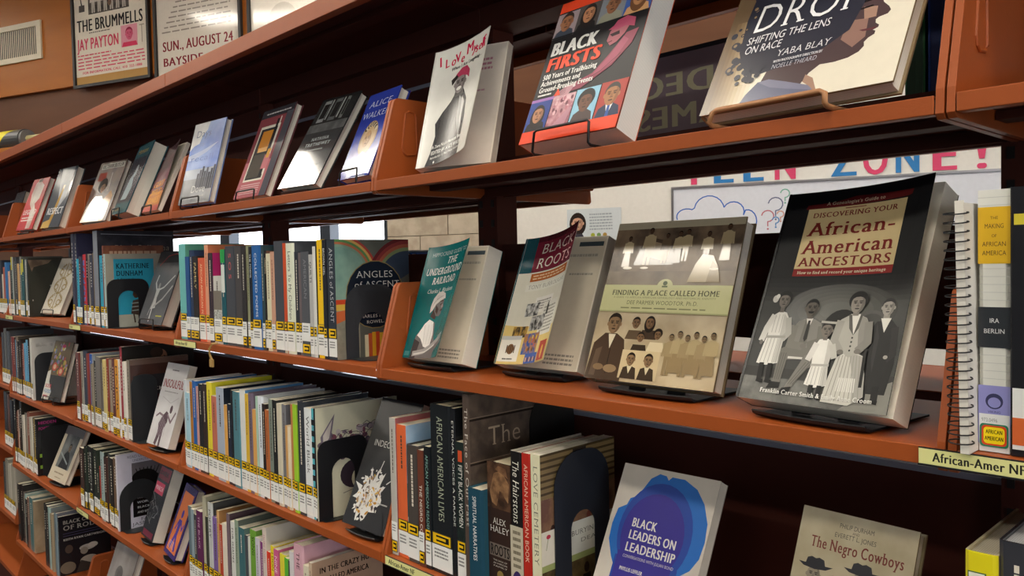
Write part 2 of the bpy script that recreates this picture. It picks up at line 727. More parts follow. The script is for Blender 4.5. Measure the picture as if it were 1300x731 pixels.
mb = MB()
mb.box(-9, -6, -0.05, 7, 6.5, 0, PH('2c2a2c', '3a3838', 90, 'r'))
struct(mb, 'floor')
mb = MB()
mb.box(-9, -6, CEIL_Z, 6, 6.5, CEIL_Z + 0.05, M('d8d6ce', 'r'))
struct(mb, 'ceiling')
mb = MB()
WHITE = M('dcdad4', 'r')
wall_box(mb, -1.50, 0, 5.0, 2.40, -0.15, 0, WHITE)                       # plastered part behind the whiteboard
wall_box(mb, -7.5, 0, -1.50, 0.95, -0.15, 0, WHITE)
wall_box(mb, -7.5, 2.10, -1.50, 2.40, -0.15, 0, M('6b4a3a', 'r'))
struct(mb, 'wall_back')
mb = MB()
wall_box(mb, -7.5, 2.40, 5.0, 2.84, -0.12, 0.0, WOOD('553626', '6a4630', 0, 4))
struct(mb, 'trim_1')
mb = MB()
wall_box(mb, -7.5, 2.84, 5.0, CEIL_Z, -0.12, 0.03, WOOD('b06a24', '92551c', 55, 3))
struct(mb, 'wall_upper')
# stone pier between the windows, laid in blocks
mb = MB()
STONE = PH('a89c8a', 'bcb2a0', 14, 'r')
for k in range(7):
    z0 = 0.95 + k * 0.165
    for (a, b) in (((-2.06, -1.69), (-1.685, -1.50)) if k % 2 else ((-2.06, -1.86), (-1.855, -1.50))):
        wall_box(mb, a, z0, b, z0 + 0.162, -0.14, 0.02, STONE)
wall_box(mb, -2.06, 0.95, -1.50, 2.10, -0.16, -0.10, M('8c8272', 'r'))
struct(mb, 'column_stone')
for i, (s0, s1) in enumerate(((-4.6, -3.9), (-3.9, -3.23), (-3.23, -2.49), (-2.49, -2.06))):
    mb = MB()
    fr = M('2c3540', 'k')
    wall_box(mb, s0, 0.95, s0 + 0.035, 2.10, -0.10, 0.0, fr)
    wall_box(mb, s1 - 0.035, 0.95, s1, 2.10, -0.10, 0.0, fr)
    wall_box(mb, s0 + 0.035, 0.95, s1 - 0.035, 0.99, -0.10, 0.0, fr)
    wall_box(mb, s0 + 0.035, 2.06, s1 - 0.035, 2.10, -0.10, 0.0, fr)
    w = struct(mb, 'window_%d' % (i + 1))
    mb = MB()
    wall_box(mb, s0 + 0.035, 0.99, s1 - 0.035, 2.06, -0.09, -0.085, EMIT('f2f7ff', WINDOW))
    mb.build('pane', w)
mb = MB()
wall_box(mb, -7.5, 0.95, -4.6, 2.10, -0.15, 0.0, M('5f463a', 'r'))
struct(mb, 'wall_left')

mb = MB()
mb.box(6.0, -6, 0, 6.1, 6.5, CEIL_Z, M('cfcac0', 'r'))
struct(mb, 'wall_right')
mb = MB()
for a in ((-5.2, 0.9, -5.1, 2.8), (-3.2, 0.9, -3.1, 2.8), (-1.2, 0.9, -1.1, 2.8), (-5.1, 0.9, -1.2, 0.98), (-5.1, 2.72, -1.2, 2.8)):
    mb.box(5.93, a[0], a[1], 5.999, a[2], a[3], M('2c3540', 'k'))
w = struct(mb, 'window_5')  # unseen window, added to light the fore-edges from the right
mb = MB()
mb.box(5.97, -5.1, 0.98, 5.98, -1.2, 2.72, EMIT('f2f7ff', WINDOW))
mb.build('pane', w)

# ceiling luminaires: three rows over the browsing aisle, one behind the bookcase
LUM = [(x, -0.62) for x in (-6.4, -3.8, -1.2, 1.4, 4.0)] + [(x, -2.05) for x in (-6.6, -4.0, -1.4, 1.2, 3.8)] + [(x, -3.62) for x in (-6.5, -3.9, -1.3, 1.3, 3.9)] + [(x, 1.35) for x in (-6.2, -4.2, -2.2, -0.2, 1.8)]
for i, (x, y) in enumerate(LUM):
    t = thing('ceiling_light', 'long fluorescent ceiling light fixture above the aisles', 'ceiling light', (x, y, CEIL_Z - 0.06), group='fluorescent ceiling lights')
    mb = MB()
    for a in ((-0.62, -0.16, 0.62, -0.145), (-0.62, 0.145, 0.62, 0.16), (-0.62, -0.145, -0.605, 0.145), (0.605, -0.145, 0.62, 0.145)):
        mb.box(a[0], a[1], 0, a[2], a[3], 0.06, M('d8d8d6', 'm'))
    mb.build('housing', t)
    mb = MB()
    mb.box(-0.604, -0.144, 0.004, 0.604, 0.144, 0.012, EMIT('fff6e6', LAMP))
    mb.build('diffuser', t)

# ------------------------------------------------------------------ the bookcase
case = thing('library_bookcase', 'long two-sided rust-orange steel library bookcase running across the whole view', 'bookcase', (0, 0, 0))
JX = [i * BAY for i in range(-5, 3)]
for x in JX:                                                            # uprights with slots
    mb = MB()
    mb.box(x - 0.025, 0.262, 0, x + 0.030, 0.315, LV['K'] - 0.012, POSTM)
    zz = 0.25
    while zz < LV['K'] - 0.05:
        for a in (-0.019, 0.014):
            mb.box(x + a, 0.2605, zz, x + a + 0.008, 0.2622, zz + 0.014, M('120c0a', 'k'))
        zz += 0.0254 * 1.5
    mb.build('upright', case)


def bracket_mesh(m):
    """shelf end bracket in the Y-Z plane, 7 mm wide, pressed recess on the face; origin at deck front edge"""
    mb = MB()
    pr = [(0.0, -0.017), (0.006, -0.022), (0.24, -0.022), (0.252, -0.012), (0.252, 0.138), (0.244, 0.147)]
    for k in range(6):
        t = RAD(90 + 72 * k / 5)
        pr.append((0.053 + 0.012 * math.cos(t), 0.135 + 0.012 * math.sin(t)))
    pr += [(0.002, 0.006)]
    mb.prism(pr, lambda p: (0.0, p[0], p[1]), lambda p: (0.0075, p[0], p[1]), m)
    loop = [(0.060, 0.052), (0.057, 0.060), (0.066, 0.122), (0.074, 0.126), (0.086, 0.124), (0.089, 0.118), (0.090, 0.056), (0.085, 0.050), (0.066, 0.048)]
    for xx in (-0.0002, 0.0077):
        mb.tube([(xx, a, b) for a, b in loop], 0.0022, m, 6, closed=True)
    return mb


brk = bracket_mesh(STEEL2).build('end_bracket', None, bevel=0.0012)
first_bracket = [True]


def shelf(x0, x1, z, side, full=True):
    """deck with a folded front lip, stiffener underneath and two end brackets; side +1 = our aisle, -1 = far aisle"""
    f = (lambda y: y) if side > 0 else (lambda y: 0.577 - y)
    mb = MB()
    a, b = x0 + 0.0095, x1 - 0.0095

    def bx(y0, z0, y1, z1, m=STEEL):
        ya, yb = sorted((f(y0), f(y1)))
        mb.box(a, ya, z + z0, b, yb, z + z1, m)
    bx(0.0, -0.0173, 0.0022, 0.0)
    bx(0.0022, -0.0020, 0.252, -0.0004)
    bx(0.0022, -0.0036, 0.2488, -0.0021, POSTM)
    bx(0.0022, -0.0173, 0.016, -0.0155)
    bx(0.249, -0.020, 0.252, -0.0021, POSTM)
    bx(0.115, -0.013, 0.150, -0.0037, POSTM)
    o = mb.build('shelf', case, bevel=0.0008)
    for xx in (x0 + 0.001, x1 - 0.0085):
        if first_bracket[0]:
            e = brk
            first_bracket[0] = False
        else:
            e = brk.copy()
            COL.objects.link(e)
        e.parent = o
        if side > 0:
            e.location = (xx, 0, z)
        else:
            e.location = (xx + 0.0075, 0.577, z)
            e.rotation_euler = (0, 0, math.pi)
    return o


for i in range(-5, 2):
    lv = LVW if i <= -4 else LV
    x0, x1 = i * BAY, (i + 1) * BAY
    for k in 'ABCDEF':
        shelf(x0, x1, lv[k], 1)
        shelf(x0, x1, LV[k] + (0.029 if k == 'A' and i >= 0 else 0), -1)
    # canopy
    mb = MB()
    z = LV['K']
    a, b = x0 + 0.0012, x1 - 0.0012
    mb.box(a, 0, z - 0.0335, b, 0.0022, z, STEEL)
    mb.box(a, 0.5748, z - 0.0335, b, 0.577, z, STEEL)
    mb.box(a, 0.0022, z - 0.003, b, 0.5748, z - 0.0005, STEEL)
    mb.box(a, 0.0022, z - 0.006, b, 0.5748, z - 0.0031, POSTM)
    mb.box(a, 0.0022, z - 0.0335, b, 0.020, z - 0.0315, STEEL)
    mb.box(a, 0.557, z - 0.0335, b, 0.5748, z - 0.0315, STEEL)
    for yy in (0.10, 0.44):
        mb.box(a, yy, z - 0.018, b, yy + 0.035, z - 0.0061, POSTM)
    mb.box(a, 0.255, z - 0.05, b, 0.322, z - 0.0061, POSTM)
    mb.build('canopy_top', case, bevel=0.0008)
    # back panels between the two sides
    for k in 'ABCDE':
        hgt = {'A': 0.238, 'B': 0.213, 'C': 0.238, 'D': 0.238, 'E': 0.25}[k]
        if k == 'A' and i >= 0:
            hgt = 0.055
        if k == 'B' and i < -0.5:
            hgt = 0.20
        mb = MB()
        mb.box(x0 + 0.031, 0.279, LV[k] + (0.060 if k == 'B' and i >= 0 else -0.02), x1 - 0.026, 0.285, LV[k] + hgt - 0.008, POSTM)
        if k == 'A' and i < 0:
            mb.box(x0 + 0.031, 0.279, LV[k] + hgt + 0.0005, x1 - 0.026, 0.285, LV['K'] - 0.0505, POSTM)
        p = mb.build('back_panel', case)
        mb = MB()
        rm = RAIL if (k in 'CD' or (k == 'A' and i < 0)) else POSTM
        mb.box(x0 + 0.031, 0.275, LV[k] + hgt - 0.008, x1 - 0.026, 0.289, LV[k] + hgt, rm)
        mb.build('top_rail', p)
    # kick plate
    mb = MB()
    mb.box(x0 + 0.002, 0.03, 0, x1 - 0.002, 0.55, LVW['F'] - 0.03 if i <= -4 else LV['F'] - 0.024, POSTM)
    mb.build('kick_plate', case)

# ------------------------------------------------------------------ rows of books: (x, thickness, height, depth, spine, cover, title, title colour)
ROWS = {
  'Bb': ('B', [
    (-0.9026, 0.0406, 0.2413, 0.158, '6fb8b4', '5d9c86','',''),
    (-0.8616, 0.0225, 0.2089, 0.133, '2a4f86','','',''),
    (-0.8387, 0.0242, 0.2243, 0.15, '2b3a57','','',''),
    (-0.8141, 0.0304, 0.2088, 0.134, '2d2622','', 'FAMILY', 'c8b27a'),
    (-0.7833, 0.0362, 0.2042, 0.128, 'd8603f', 'd9663f', 'AFRICAN AMERICAN PO', 'f0d0a0'),
    (-0.7467, 0.0207, 0.235, 0.157, 'dd9a78', 'bd6f4c','',''),
    (-0.7256, 0.0249, 0.2149, 0.156, '3c2c32', 'ad2a66','',''),
    (-0.7004, 0.0434, 0.1605, 0.125, 'c9c8c0', 'd6d2c8','',''),
    (-0.6566, 0.0226, 0.2217, 0.157, '1d5560', '2b4a50','',''),
    (-0.6335, 0.0519, 0.2285, 0.149, '46484d', '3f4147', 'S O S', 'cf5a58'),
    (-0.5812, 0.0371, 0.2273, 0.155, '4a4645', '3c3836','',''),
    (-0.5437, 0.0199, 0.2257, 0.148, '332e2d','','',''),
    (-0.5234, 0.0143, 0.2273, 0.147, '8f9070','','',''),
    (-0.5087, 0.0146, 0.2241, 0.143, '22252a','', 'THE POEMS', 'cfd2d4'),
    (-0.4936, 0.0405, 0.2261, 0.147, '2b62a2', '2d5f98', 'COLLECTED POEMS', 'd5dfe8'),
    (-0.4527, 0.0123, 0.2253, 0.163, '33464a','','',''),
    (-0.4401, 0.0106, 0.2135, 0.153, '2a2320', '6d4a3c', 'LANGSTON', 'd8c8a8'),
    (-0.429, 0.0191, 0.2075, 0.148, 'd9d3b4', 'b9b49a','',''),
    (-0.4095, 0.0165, 0.2108, 0.151, 'c99a80','','',''),
    (-0.3926, 0.0377, 0.2324, 0.151, '484b51', '4b4e55','',''),
    (-0.3545, 0.0121, 0.2272, 0.15, 'c8502a', 'b0a890','',''),
    (-0.342, 0.0318, 0.2265, 0.157, 'dfe3ce', '4e5258', 'Letters To My Children', '3c3c38'),
    (-0.3098, 0.0171, 0.2085, 0.147, '30323a', '33353c','',''),
    (-0.2922, 0.01, 0.2064, 0.149, '6b5f60','','',''),
    (-0.2819, 0.0321, 0.2077, 0.15, '54565b', '46484e', 'AMERICAN', '7c7e83'),
    (-0.2493, 0.0142, 0.2019, 0.127, 'b5b5b3', '4a4a4e', 'QUILTS', '2c2c2e'),
    (-0.2346, 0.0107, 0.2172, 0.15, 'd8d8d2', '202328','',''),
    (-0.2235, 0.028, 0.2299, 0.16, 'f0c419', '3a3a3a','',''),
    (-0.1952, 0.0132, 0.2292, 0.156, '23252b','', 'BROWN GIRL', 'd5d5d0'),
    (-0.1815, 0.0298, 0.2285, 0.171, '30363f', 'ANGLES', 'ANGLES of ASCENT', 'b9bcc0'),
  ]),
  'Cb': ('C', [
    (-0.9026, 0.0157, 0.2213, 0.15, 'cfd3d6', 'e1e0dc','',''),
    (-0.8865, 0.0273, 0.1911, 0.125, 'a9cddd','','',''),
    (-0.8589, 0.0171, 0.2207, 0.16, 'b3792f', '2f66ad','',''),
    (-0.8413, 0.0225, 0.2248, 0.162, '2f62a8', '2f66ad','',''),
    (-0.8184, 0.0128, 0.2122, 0.145, 'c99a92','','',''),
    (-0.8052, 0.0238, 0.2203, 0.145, '2a2a2c', '26282a','',''),
    (-0.781, 0.0215, 0.2226, 0.161, '3a2e2a', '332b28','',''),
    (-0.7591, 0.0291, 0.2293, 0.158, 'e6d63e', 'd9cf37','',''),
    (-0.7295, 0.0285, 0.1986, 0.144, 'c0705a', 'd8d6cf','',''),
    (-0.7006, 0.0397, 0.2228, 0.16, 'a9b3c2', '1d2430','',''),
    (-0.6605, 0.0154, 0.1845, 0.126, 'dfa656','','',''),
    (-0.6447, 0.0209, 0.1887, 0.126, '2a3040','','',''),
    (-0.6234, 0.0126, 0.2231, 0.154, '24272b','','',''),
    (-0.6104, 0.0305, 0.2217, 0.149, '53808a', '5d94a4','',''),
    (-0.5795, 0.0267, 0.2286, 0.147, 'e0e2de', '5588b8','',''),
    (-0.5523, 0.0148, 0.2217, 0.146, 'dcb43c','','',''),
    (-0.5371, 0.0221, 0.2257, 0.161, '75687a', '6a5f6c','',''),
    (-0.5146, 0.0144, 0.1915, 0.125, 'dba45c','','',''),
    (-0.4999, 0.009, 0.2219, 0.14, 'a9c9b6', 'b5b7b6','',''),
    (-0.4905, 0.0224, 0.2229, 0.155, 'dfe6ec', 'c9cdd0','',''),
    (-0.4676, 0.0155, 0.2091, 0.137, '332a28','','',''),
    (-0.4517, 0.0146, 0.1982, 0.136, 'b4683c','','',''),
    (-0.4367, 0.0175, 0.2229, 0.151, '7f8a80', '46614c','',''),
    (-0.4187, 0.0187, 0.2231, 0.148, '2a2b2b', '2a2c2c','',''),
    (-0.3996, 0.0184, 0.2176, 0.16, 'd2cab4', 'c7c2b0','',''),
    (-0.3808, 0.0159, 0.2174, 0.141, '78787d', '56565c','',''),
    (-0.3645, 0.0091, 0.1751, 0.125, 'cf9f60','','',''),
    (-0.355, 0.0112, 0.1747, 0.125, 'dfd0b2','','',''),
    (-0.3433, 0.0125, 0.2222, 0.154, 'bf7f4e', 'd0cab8','',''),
    (-0.3304, 0.0159, 0.224, 0.147, '9fcf38', '88b832','',''),
    (-0.3141, 0.0273, 0.2323, 0.155, '383b41', '34373d','',''),
    (-0.2865, 0.0267, 0.2218, 0.157, 'dfe3e3', 'c9cdcc', 'World Black', '5c5c5c'),
    (-0.2593, 0.0121, 0.2234, 0.148, '58b4c2', '2a2c30','',''),
    (-0.2468, 0.0072, 0.2247, 0.196, '24272b', 'MANGA','',''),
  ]),
  'Db': ('D', [
    (-0.9026, 0.0247, 0.192, 0.14, '65767f', 'c9bb96','',''),
    (-0.8775, 0.0172, 0.1898, 0.125, '8fa0a8', 'cfc8b4','',''),
    (-0.8599, 0.0169, 0.1801, 0.125, '46464a', '3a3a3e','',''),
    (-0.8425, 0.0306, 0.1939, 0.125, '5f2a52', '5a2a4e', 'THE BLACK', 'c9a0b8'),
    (-0.8115, 0.0208, 0.2351, 0.166, 'b8b39b', 'a49f86','',''),
    (-0.7903, 0.0108, 0.1885, 0.131, '3c3d35','','',''),
    (-0.7791, 0.0255, 0.227, 0.148, 'c5c7c4', '4a4c4c', 'POETRY', '555555'),
    (-0.7531, 0.0315, 0.196, 0.129, '7d62a0', '8a70a8','',''),
    (-0.7212, 0.0123, 0.2187, 0.141, 'cfa46e', 'a87c4e','',''),
    (-0.7085, 0.0158, 0.1884, 0.127, 'b4452f','','',''),
    (-0.6923, 0.0238, 0.1948, 0.125, 'e4d9c8', 'd8a860','',''),
    (-0.6681, 0.016, 0.223, 0.156, '76646c', '54424a','',''),
    (-0.6517, 0.0077, 0.2008, 0.146, '3c2a24','','',''),
    (-0.6437, 0.0209, 0.2105, 0.154, 'd9d9d4', '2a2a2a', 'FOR SHADES', '141414'),
    (-0.6224, 0.018, 0.2181, 0.154, '8fa08c', '5a625c','',''),
    (-0.6039, 0.028, 0.2052, 0.151, '3f6a70', '5c7470','',''),
    (-0.5756, 0.0122, 0.1919, 0.125, '4b4e54','','',''),
    (-0.5629, 0.0122, 0.1905, 0.125, 'cfd2c8','','',''),
    (-0.5504, 0.0292, 0.2121, 0.155, '6fa03a', '5f8a34', 'SONG', '1c2a12'),
    (-0.5208, 0.0176, 0.2001, 0.143, 'cbc5d2', 'd2ccc8','',''),
    (-0.5027, 0.0175, 0.1943, 0.13, '83407a','','',''),
    (-0.4849, 0.016, 0.2321, 0.168, 'd8cabf', 'c9c3b8', 'MORE POEMS', 'b07a80'),
    (-0.4685, 0.0169, 0.1812, 0.126, 'd9402a','','',''),
    (-0.4512, 0.0167, 0.1983, 0.142, 'e3cf2e', 'c8b83a', 'I DON', '5a4a18'),
    (-0.4341, 0.0197, 0.1959, 0.128, 'cf5f8e', 'b85a80', 'NINE', 'f4d8e4'),
    (-0.414, 0.0257, 0.1901, 0.125, 'dfd640', 'd8d0a0','',''),
    (-0.388, 0.0176, 0.1878, 0.126, '5fb53a', '58a838','',''),
    (-0.37, 0.0066, 0.1863, 0.125, '4a4a48','','',''),
    (-0.363, 0.0164, 0.2091, 0.139, 'd8d4d4', 'd0ccd0','',''),
    (-0.3462, 0.0398, 0.2304, 0.168, 'd3a6b2', 'cfa2ae', 'THE', '5a3c46'),
    (-0.3059, 0.0187, 0.1943, 0.128, 'd9d2bb', 'cfc8b0','',''),
    (-0.2868, 0.0136, 0.204, 0.17, 'cbb49c', 'CRAZY','',''),
  ]),
  'Ba': ('B', [
    (-1.8166, 0.0228, 0.303, 0.19, '3c3c4c','','',''),
    (-1.7934, 0.0227, 0.303, 0.2, '3c3c4c', 'BLAC','',''),
    (-1.7703, 0.0262, 0.2178, 0.142, '35a0bd','','',''),
    (-1.7438, 0.0263, 0.2248, 0.142, '3c3c4c','','',''),
    (-1.7171, 0.0263, 0.2317, 0.15, 'b8343c', '9c3a44', 'BALLET', '5f7fc4'),
    (-1.6904, 0.0225, 0.2331, 0.165, '3c2228','','',''),
    (-1.6674, 0.0307, 0.2324, 0.155, '8c7f74', '6a5e56','',''),
    (-1.6364, 0.0271, 0.2282, 0.147, '3c3c4c','','',''),
    (-1.6089, 0.0271, 0.2353, 0.155, '72624f', '6c6156','',''),
    (-1.5814, 0.0436, 0.303, 0.235, '83868f', 'BALLER','',''),
    (-1.5375, 0.032, 0.2247, 0.164, '35a0bd', '3c96ac','',''),
    (-1.505, 0.0124, 0.2545, 0.182, '7c4a3a', 'AFRICAN','',''),
    (-1.4922, 0.0187, 0.2285, 0.167, 'a8bcb8', 'DUNHAM','',''),
  ]),
  'Baa': ('B', [
    (-2.7306, 0.0219, 0.1818, 0.125, 'd2a894','','',''),
    (-2.7083, 0.0175, 0.2013, 0.124, 'a6a69e','','',''),
    (-2.6903, 0.0175, 0.2075, 0.13, '3a2c28','','',''),
    (-2.6724, 0.0165, 0.2405, 0.148, '1f5458','','',''),
    (-2.6555, 0.0164, 0.2405, 0.156, 'a6a69e', '4c4a48','',''),
    (-2.6387, 0.0209, 0.2227, 0.157, 'a6a69e','','',''),
    (-2.6174, 0.0209, 0.2369, 0.165, '3a3c40','','',''),
    (-2.5962, 0.0292, 0.2119, 0.136, 'cfa56c','','',''),
    (-2.5666, 0.0187, 0.225, 0.144, 'd2a894','','',''),
    (-2.5474, 0.0187, 0.2322, 0.144, '3a3c40','','',''),
    (-2.5283, 0.0187, 0.2394, 0.152, '8f8f84', '5a5a54','',''),
    (-2.5092, 0.0189, 0.2141, 0.147, '1f5458','','',''),
    (-2.4899, 0.019, 0.2277, 0.155, '1f5458', '2c3a3a','',''),
    (-2.4705, 0.0211, 0.2265, 0.162, 'a6a69e','','',''),
    (-2.4491, 0.0211, 0.2335, 0.17, '2c2d2d', 'BLACK3','',''),
  ]),
  'Ca': ('C', [
    (-1.8166, 0.0338, 0.2304, 0.169, '6c3a34','','',''),
    (-1.7824, 0.0265, 0.2353, 0.151, '9c988c','','',''),
    (-1.7555, 0.0407, 0.2405, 0.164, '343a48', '30343c','',''),
    (-1.7143, 0.0253, 0.2331, 0.157, '8a3a2e','','',''),
    (-1.6886, 0.0253, 0.2331, 0.165, '2c56a4', '9aa0a8', 'THE MUSE', 'a8b8d8'),
    (-1.6629, 0.023, 0.2027, 0.137, '8a8070','','',''),
    (-1.6396, 0.023, 0.2156, 0.144, '33363a', 'b4b0a8','',''),
    (-1.6162, 0.0451, 0.2297, 0.168, '77706a', '5a5450','',''),
    (-1.5707, 0.029, 0.2125, 0.145, '77706a','','',''),
    (-1.5413, 0.029, 0.2261, 0.153, 'd7c27a', 'c8b478','',''),
    (-1.512, 0.0153, 0.2316, 0.151, '8a3a2e','','',''),
    (-1.4962, 0.0433, 0.2289, 0.153, '9c8c78', '8c7c68','',''),
    (-1.4526, 0.0289, 0.2355, 0.142, '6c3a34','','',''),
    (-1.4233, 0.0289, 0.2355, 0.149, 'dd9a2e', 'b87c28', 'MAJOR', '2a1c10'),
    (-1.3939, 0.013, 0.2374, 0.16, 'dfd8cc','','',''),
    (-1.3806, 0.0207, 0.2761, 0.215, '9c2c38', 'HEAD','',''),
    (-1.3594, 0.0253, 0.233, 0.164, 'dfd8cc','','',''),
    (-1.3338, 0.0254, 0.2402, 0.173, '8a8070', '4a423a','',''),
    (-1.308, 0.0097, 0.2417, 0.17, '5c5048', 'CKN','',''),
  ]),
  'Caa': ('C', [
    (-2.7306, 0.0237, 0.2343, 0.151, '7c3a34','','',''),
    (-2.7065, 0.0236, 0.2343, 0.159, '7c3a34', '4a3c38','',''),
    (-2.6825, 0.0251, 0.2232, 0.142, '5f9cc0','','',''),
    (-2.657, 0.0251, 0.2374, 0.15, '75685c', '4c443c','',''),
    (-2.6315, 0.0244, 0.2221, 0.142, '2c2420','','',''),
    (-2.6066, 0.0244, 0.229, 0.15, '2c2420','','',''),
    (-2.5819, 0.0219, 0.212, 0.131, '7c3a34','','',''),
    (-2.5596, 0.0219, 0.212, 0.138, 'c08c74','','',''),
    (-2.5372, 0.0298, 0.2188, 0.143, '5f9cc0','','',''),
    (-2.5071, 0.0298, 0.2327, 0.151, '5f9cc0', '7c98a8','',''),
    (-2.4769, 0.025, 0.2356, 0.152, '2c2420','','',''),
    (-2.4514, 0.0251, 0.2429, 0.152, 'cfccc4','','',''),
    (-2.4259, 0.025, 0.2429, 0.16, 'cfccc4', 'WHITE6','',''),
  ]),
  'Da': ('D', [
    (-1.8166, 0.0378, 0.204, 0.148, '44302c', '2c2c28','',''),
    (-1.7784, 0.0237, 0.2118, 0.133, '2c332c','','',''),
    (-1.7543, 0.0237, 0.2184, 0.14, '232a26', '30332e','',''),
    (-1.7301, 0.0358, 0.2192, 0.138, '242424', '2c2c2a', 'SPEECH', 'd0d0c8'),
    (-1.694, 0.0385, 0.2162, 0.157, '2c332c', '3a4238','',''),
    (-1.6551, 0.0254, 0.1596, 0.119, '2c332c','','',''),
    (-1.6293, 0.0254, 0.1698, 0.125, 'b0443c', 'a84840', 'GOODBYE', '5c1c18'),
    (-1.6036, 0.0297, 0.2223, 0.163, '9cacac', '3c443c','',''),
    (-1.5735, 0.0296, 0.2109, 0.142, '44302c','','',''),
    (-1.5434, 0.0295, 0.2243, 0.15, '4a4c48', '34342f','',''),
    (-1.5135, 0.0311, 0.2175, 0.158, '2a2522','','',''),
    (-1.482, 0.0319, 0.2206, 0.154, '6f5746', '46382e','',''),
    (-1.4497, 0.0118, 0.2357, 0.155, 'dfdce4', 'FAR','',''),
  ]),
  'Daa': ('D', [
    (-2.7306, 0.0282, 0.2721, 0.191, '2a2824', '221f1c','',''),
    (-2.702, 0.0243, 0.2196, 0.146, '7c4a38','','',''),
    (-2.6774, 0.0244, 0.2264, 0.154, 'cfc6b8', '8c8478','',''),
    (-2.6526, 0.025, 0.2314, 0.148, '7c4a38','','',''),
    (-2.6272, 0.0309, 0.2702, 0.177, '26241f','','',''),
    (-2.5959, 0.0302, 0.216, 0.157, 'cfc6b8','','',''),
    (-2.5654, 0.0302, 0.2298, 0.165, '8a8276', '4a4640','',''),
    (-2.5348, 0.0394, 0.2367, 0.171, '8c5444','','',''),
    (-2.4949, 0.0385, 0.2211, 0.161, 'c4beae','','',''),
    (-2.456, 0.0235, 0.2228, 0.141, '2a2824','','',''),
    (-2.4322, 0.0235, 0.2228, 0.148, 'b89c58', 'b8ac80','',''),
    (-2.4083, 0.0221, 0.2245, 0.16, '2a2826', 'BLACK9','',''),
  ]),
  'Eaa': ('E', [
    (-2.7306, 0.0341, 0.2407, 0.162, '2c2624','','',''),
    (-2.6961, 0.0341, 0.2407, 0.171, '2c2624', '2f2c2a','',''),
    (-2.6616, 0.0222, 0.2169, 0.151, '6c645c', '4c4844','',''),
    (-2.639, 0.0304, 0.212, 0.144, '9cb4b0','','',''),
    (-2.6082, 0.0303, 0.1993, 0.144, '2c2624','','',''),
    (-2.5776, 0.0304, 0.212, 0.152, '7c5c50', 'b0a894','',''),
    (-2.5468, 0.0464, 0.2183, 0.149, '4f7274', '5c7070','',''),
    (-2.4999, 0.0225, 0.2106, 0.16, '9c8a70', 'TAN5','',''),
    (-2.3166, 0.0321, 0.2407, 0.168, '33302e', '2e2c2a','',''),
    (-2.2841, 0.0277, 0.2371, 0.148, '2c2624','','',''),
    (-2.256, 0.0277, 0.2371, 0.156, '9cb4b0', '7c8484','',''),
    (-2.2279, 0.0273, 0.2196, 0.161, '9c8a70','','',''),
    (-2.2002, 0.0273, 0.2266, 0.161, '74848c','','',''),
    (-2.1725, 0.0273, 0.2336, 0.169, '74848c', '6c6c74','',''),
    (-2.1447, 0.0138, 0.2228, 0.178, '3c3c42', 'RODEO','',''),
  ]),
  'C0': ('C', [
    (0.0114, 0.017, 0.2396, 0.153, 'b8b4ac', '9c5a5c','',''),
    (0.0288, 0.0284, 0.2304, 0.17, 'd9663a', 'SEA','',''),
    (0.0575, 0.0332, 0.2, 0.147, '4a4440', '3a3a3a','',''),
    (0.0911, 0.0156, 0.196, 0.137, '6a3a2c', '5a342a', 'THE NEGRO COWBOYS', 'e4ddd0'),
    (0.1071, 0.016, 0.2042, 0.128, '1c1f22', '20262a', 'AFRICAN AMERICAN READER', '7fa49a'),
    (0.1236, 0.0533, 0.2771, 0.198, '1d2124', '181c20', 'AFRICAN AMERICAN LIVES', 'aeb49c'),
    (0.1772, 0.011, 0.2755, 0.178, '1e2024', '1a1c1e', 'ETERNAL VOICES A PARADE', 'd0d0c8'),
    (0.1886, 0.0219, 0.2238, 0.163, '1f2a28', '2a2a28', 'FIFTY BLACK WOMEN', 'dfdfd8'),
    (0.2109, 0.0169, 0.3019, 0.19, '5a4c44', 'FACE', 'The Face of Our Past', 'd8d0c4'),
    (0.2282, 0.0354, 0.1609, 0.125, '1f4658', '28505f', 'SPIRITUAL NARRATIVES', 'dfe4e4'),
    (0.264, 0.0507, 0.2057, 0.132, '33241f', '3c2a22','',''),
    (0.3151, 0.0264, 0.2291, 0.159, '1c1a1a', 'c8c0b4','',''),
    (0.342, 0.0169, 0.2307, 0.159, 'b02c22', 'a02a22', 'AFRICAN AMERICAN BOOK', 'e0b8a0'),
    (0.3592, 0.0197, 0.2317, 0.165, 'd8d4b4', 'BURY', 'LOVE CEMETERY', '6a6a60'),
  ]),
  'B1': ('B', [
    (0.9368, 0.0259, 0.2353, 0.17, 'd5d5cc', 'c8c8c0','',''),
    (0.9631, 0.0205, 0.2362, 0.154, '1d1d20', '1a1a1c','',''),
    (0.984, 0.0189, 0.2179, 0.136, '7a3a2c', '8a4434','',''),
    (1.0034, 0.0231, 0.2341, 0.169, '3f5a70', '3f5a70','',''),
    (1.0269, 0.0168, 0.2197, 0.138, 'c7b98c', 'c2b48c','',''),
  ]),
  'C1': ('C', [
    (0.9254, 0.0272, 0.2326, 0.167, 'd8cc1e', 'c9bc98','',''),
    (0.953, 0.0289, 0.2481, 0.159, '35363c', '33343a','',''),
    (0.9823, 0.0257, 0.2449, 0.174, '8c8378', '857c72','',''),
  ]),
}


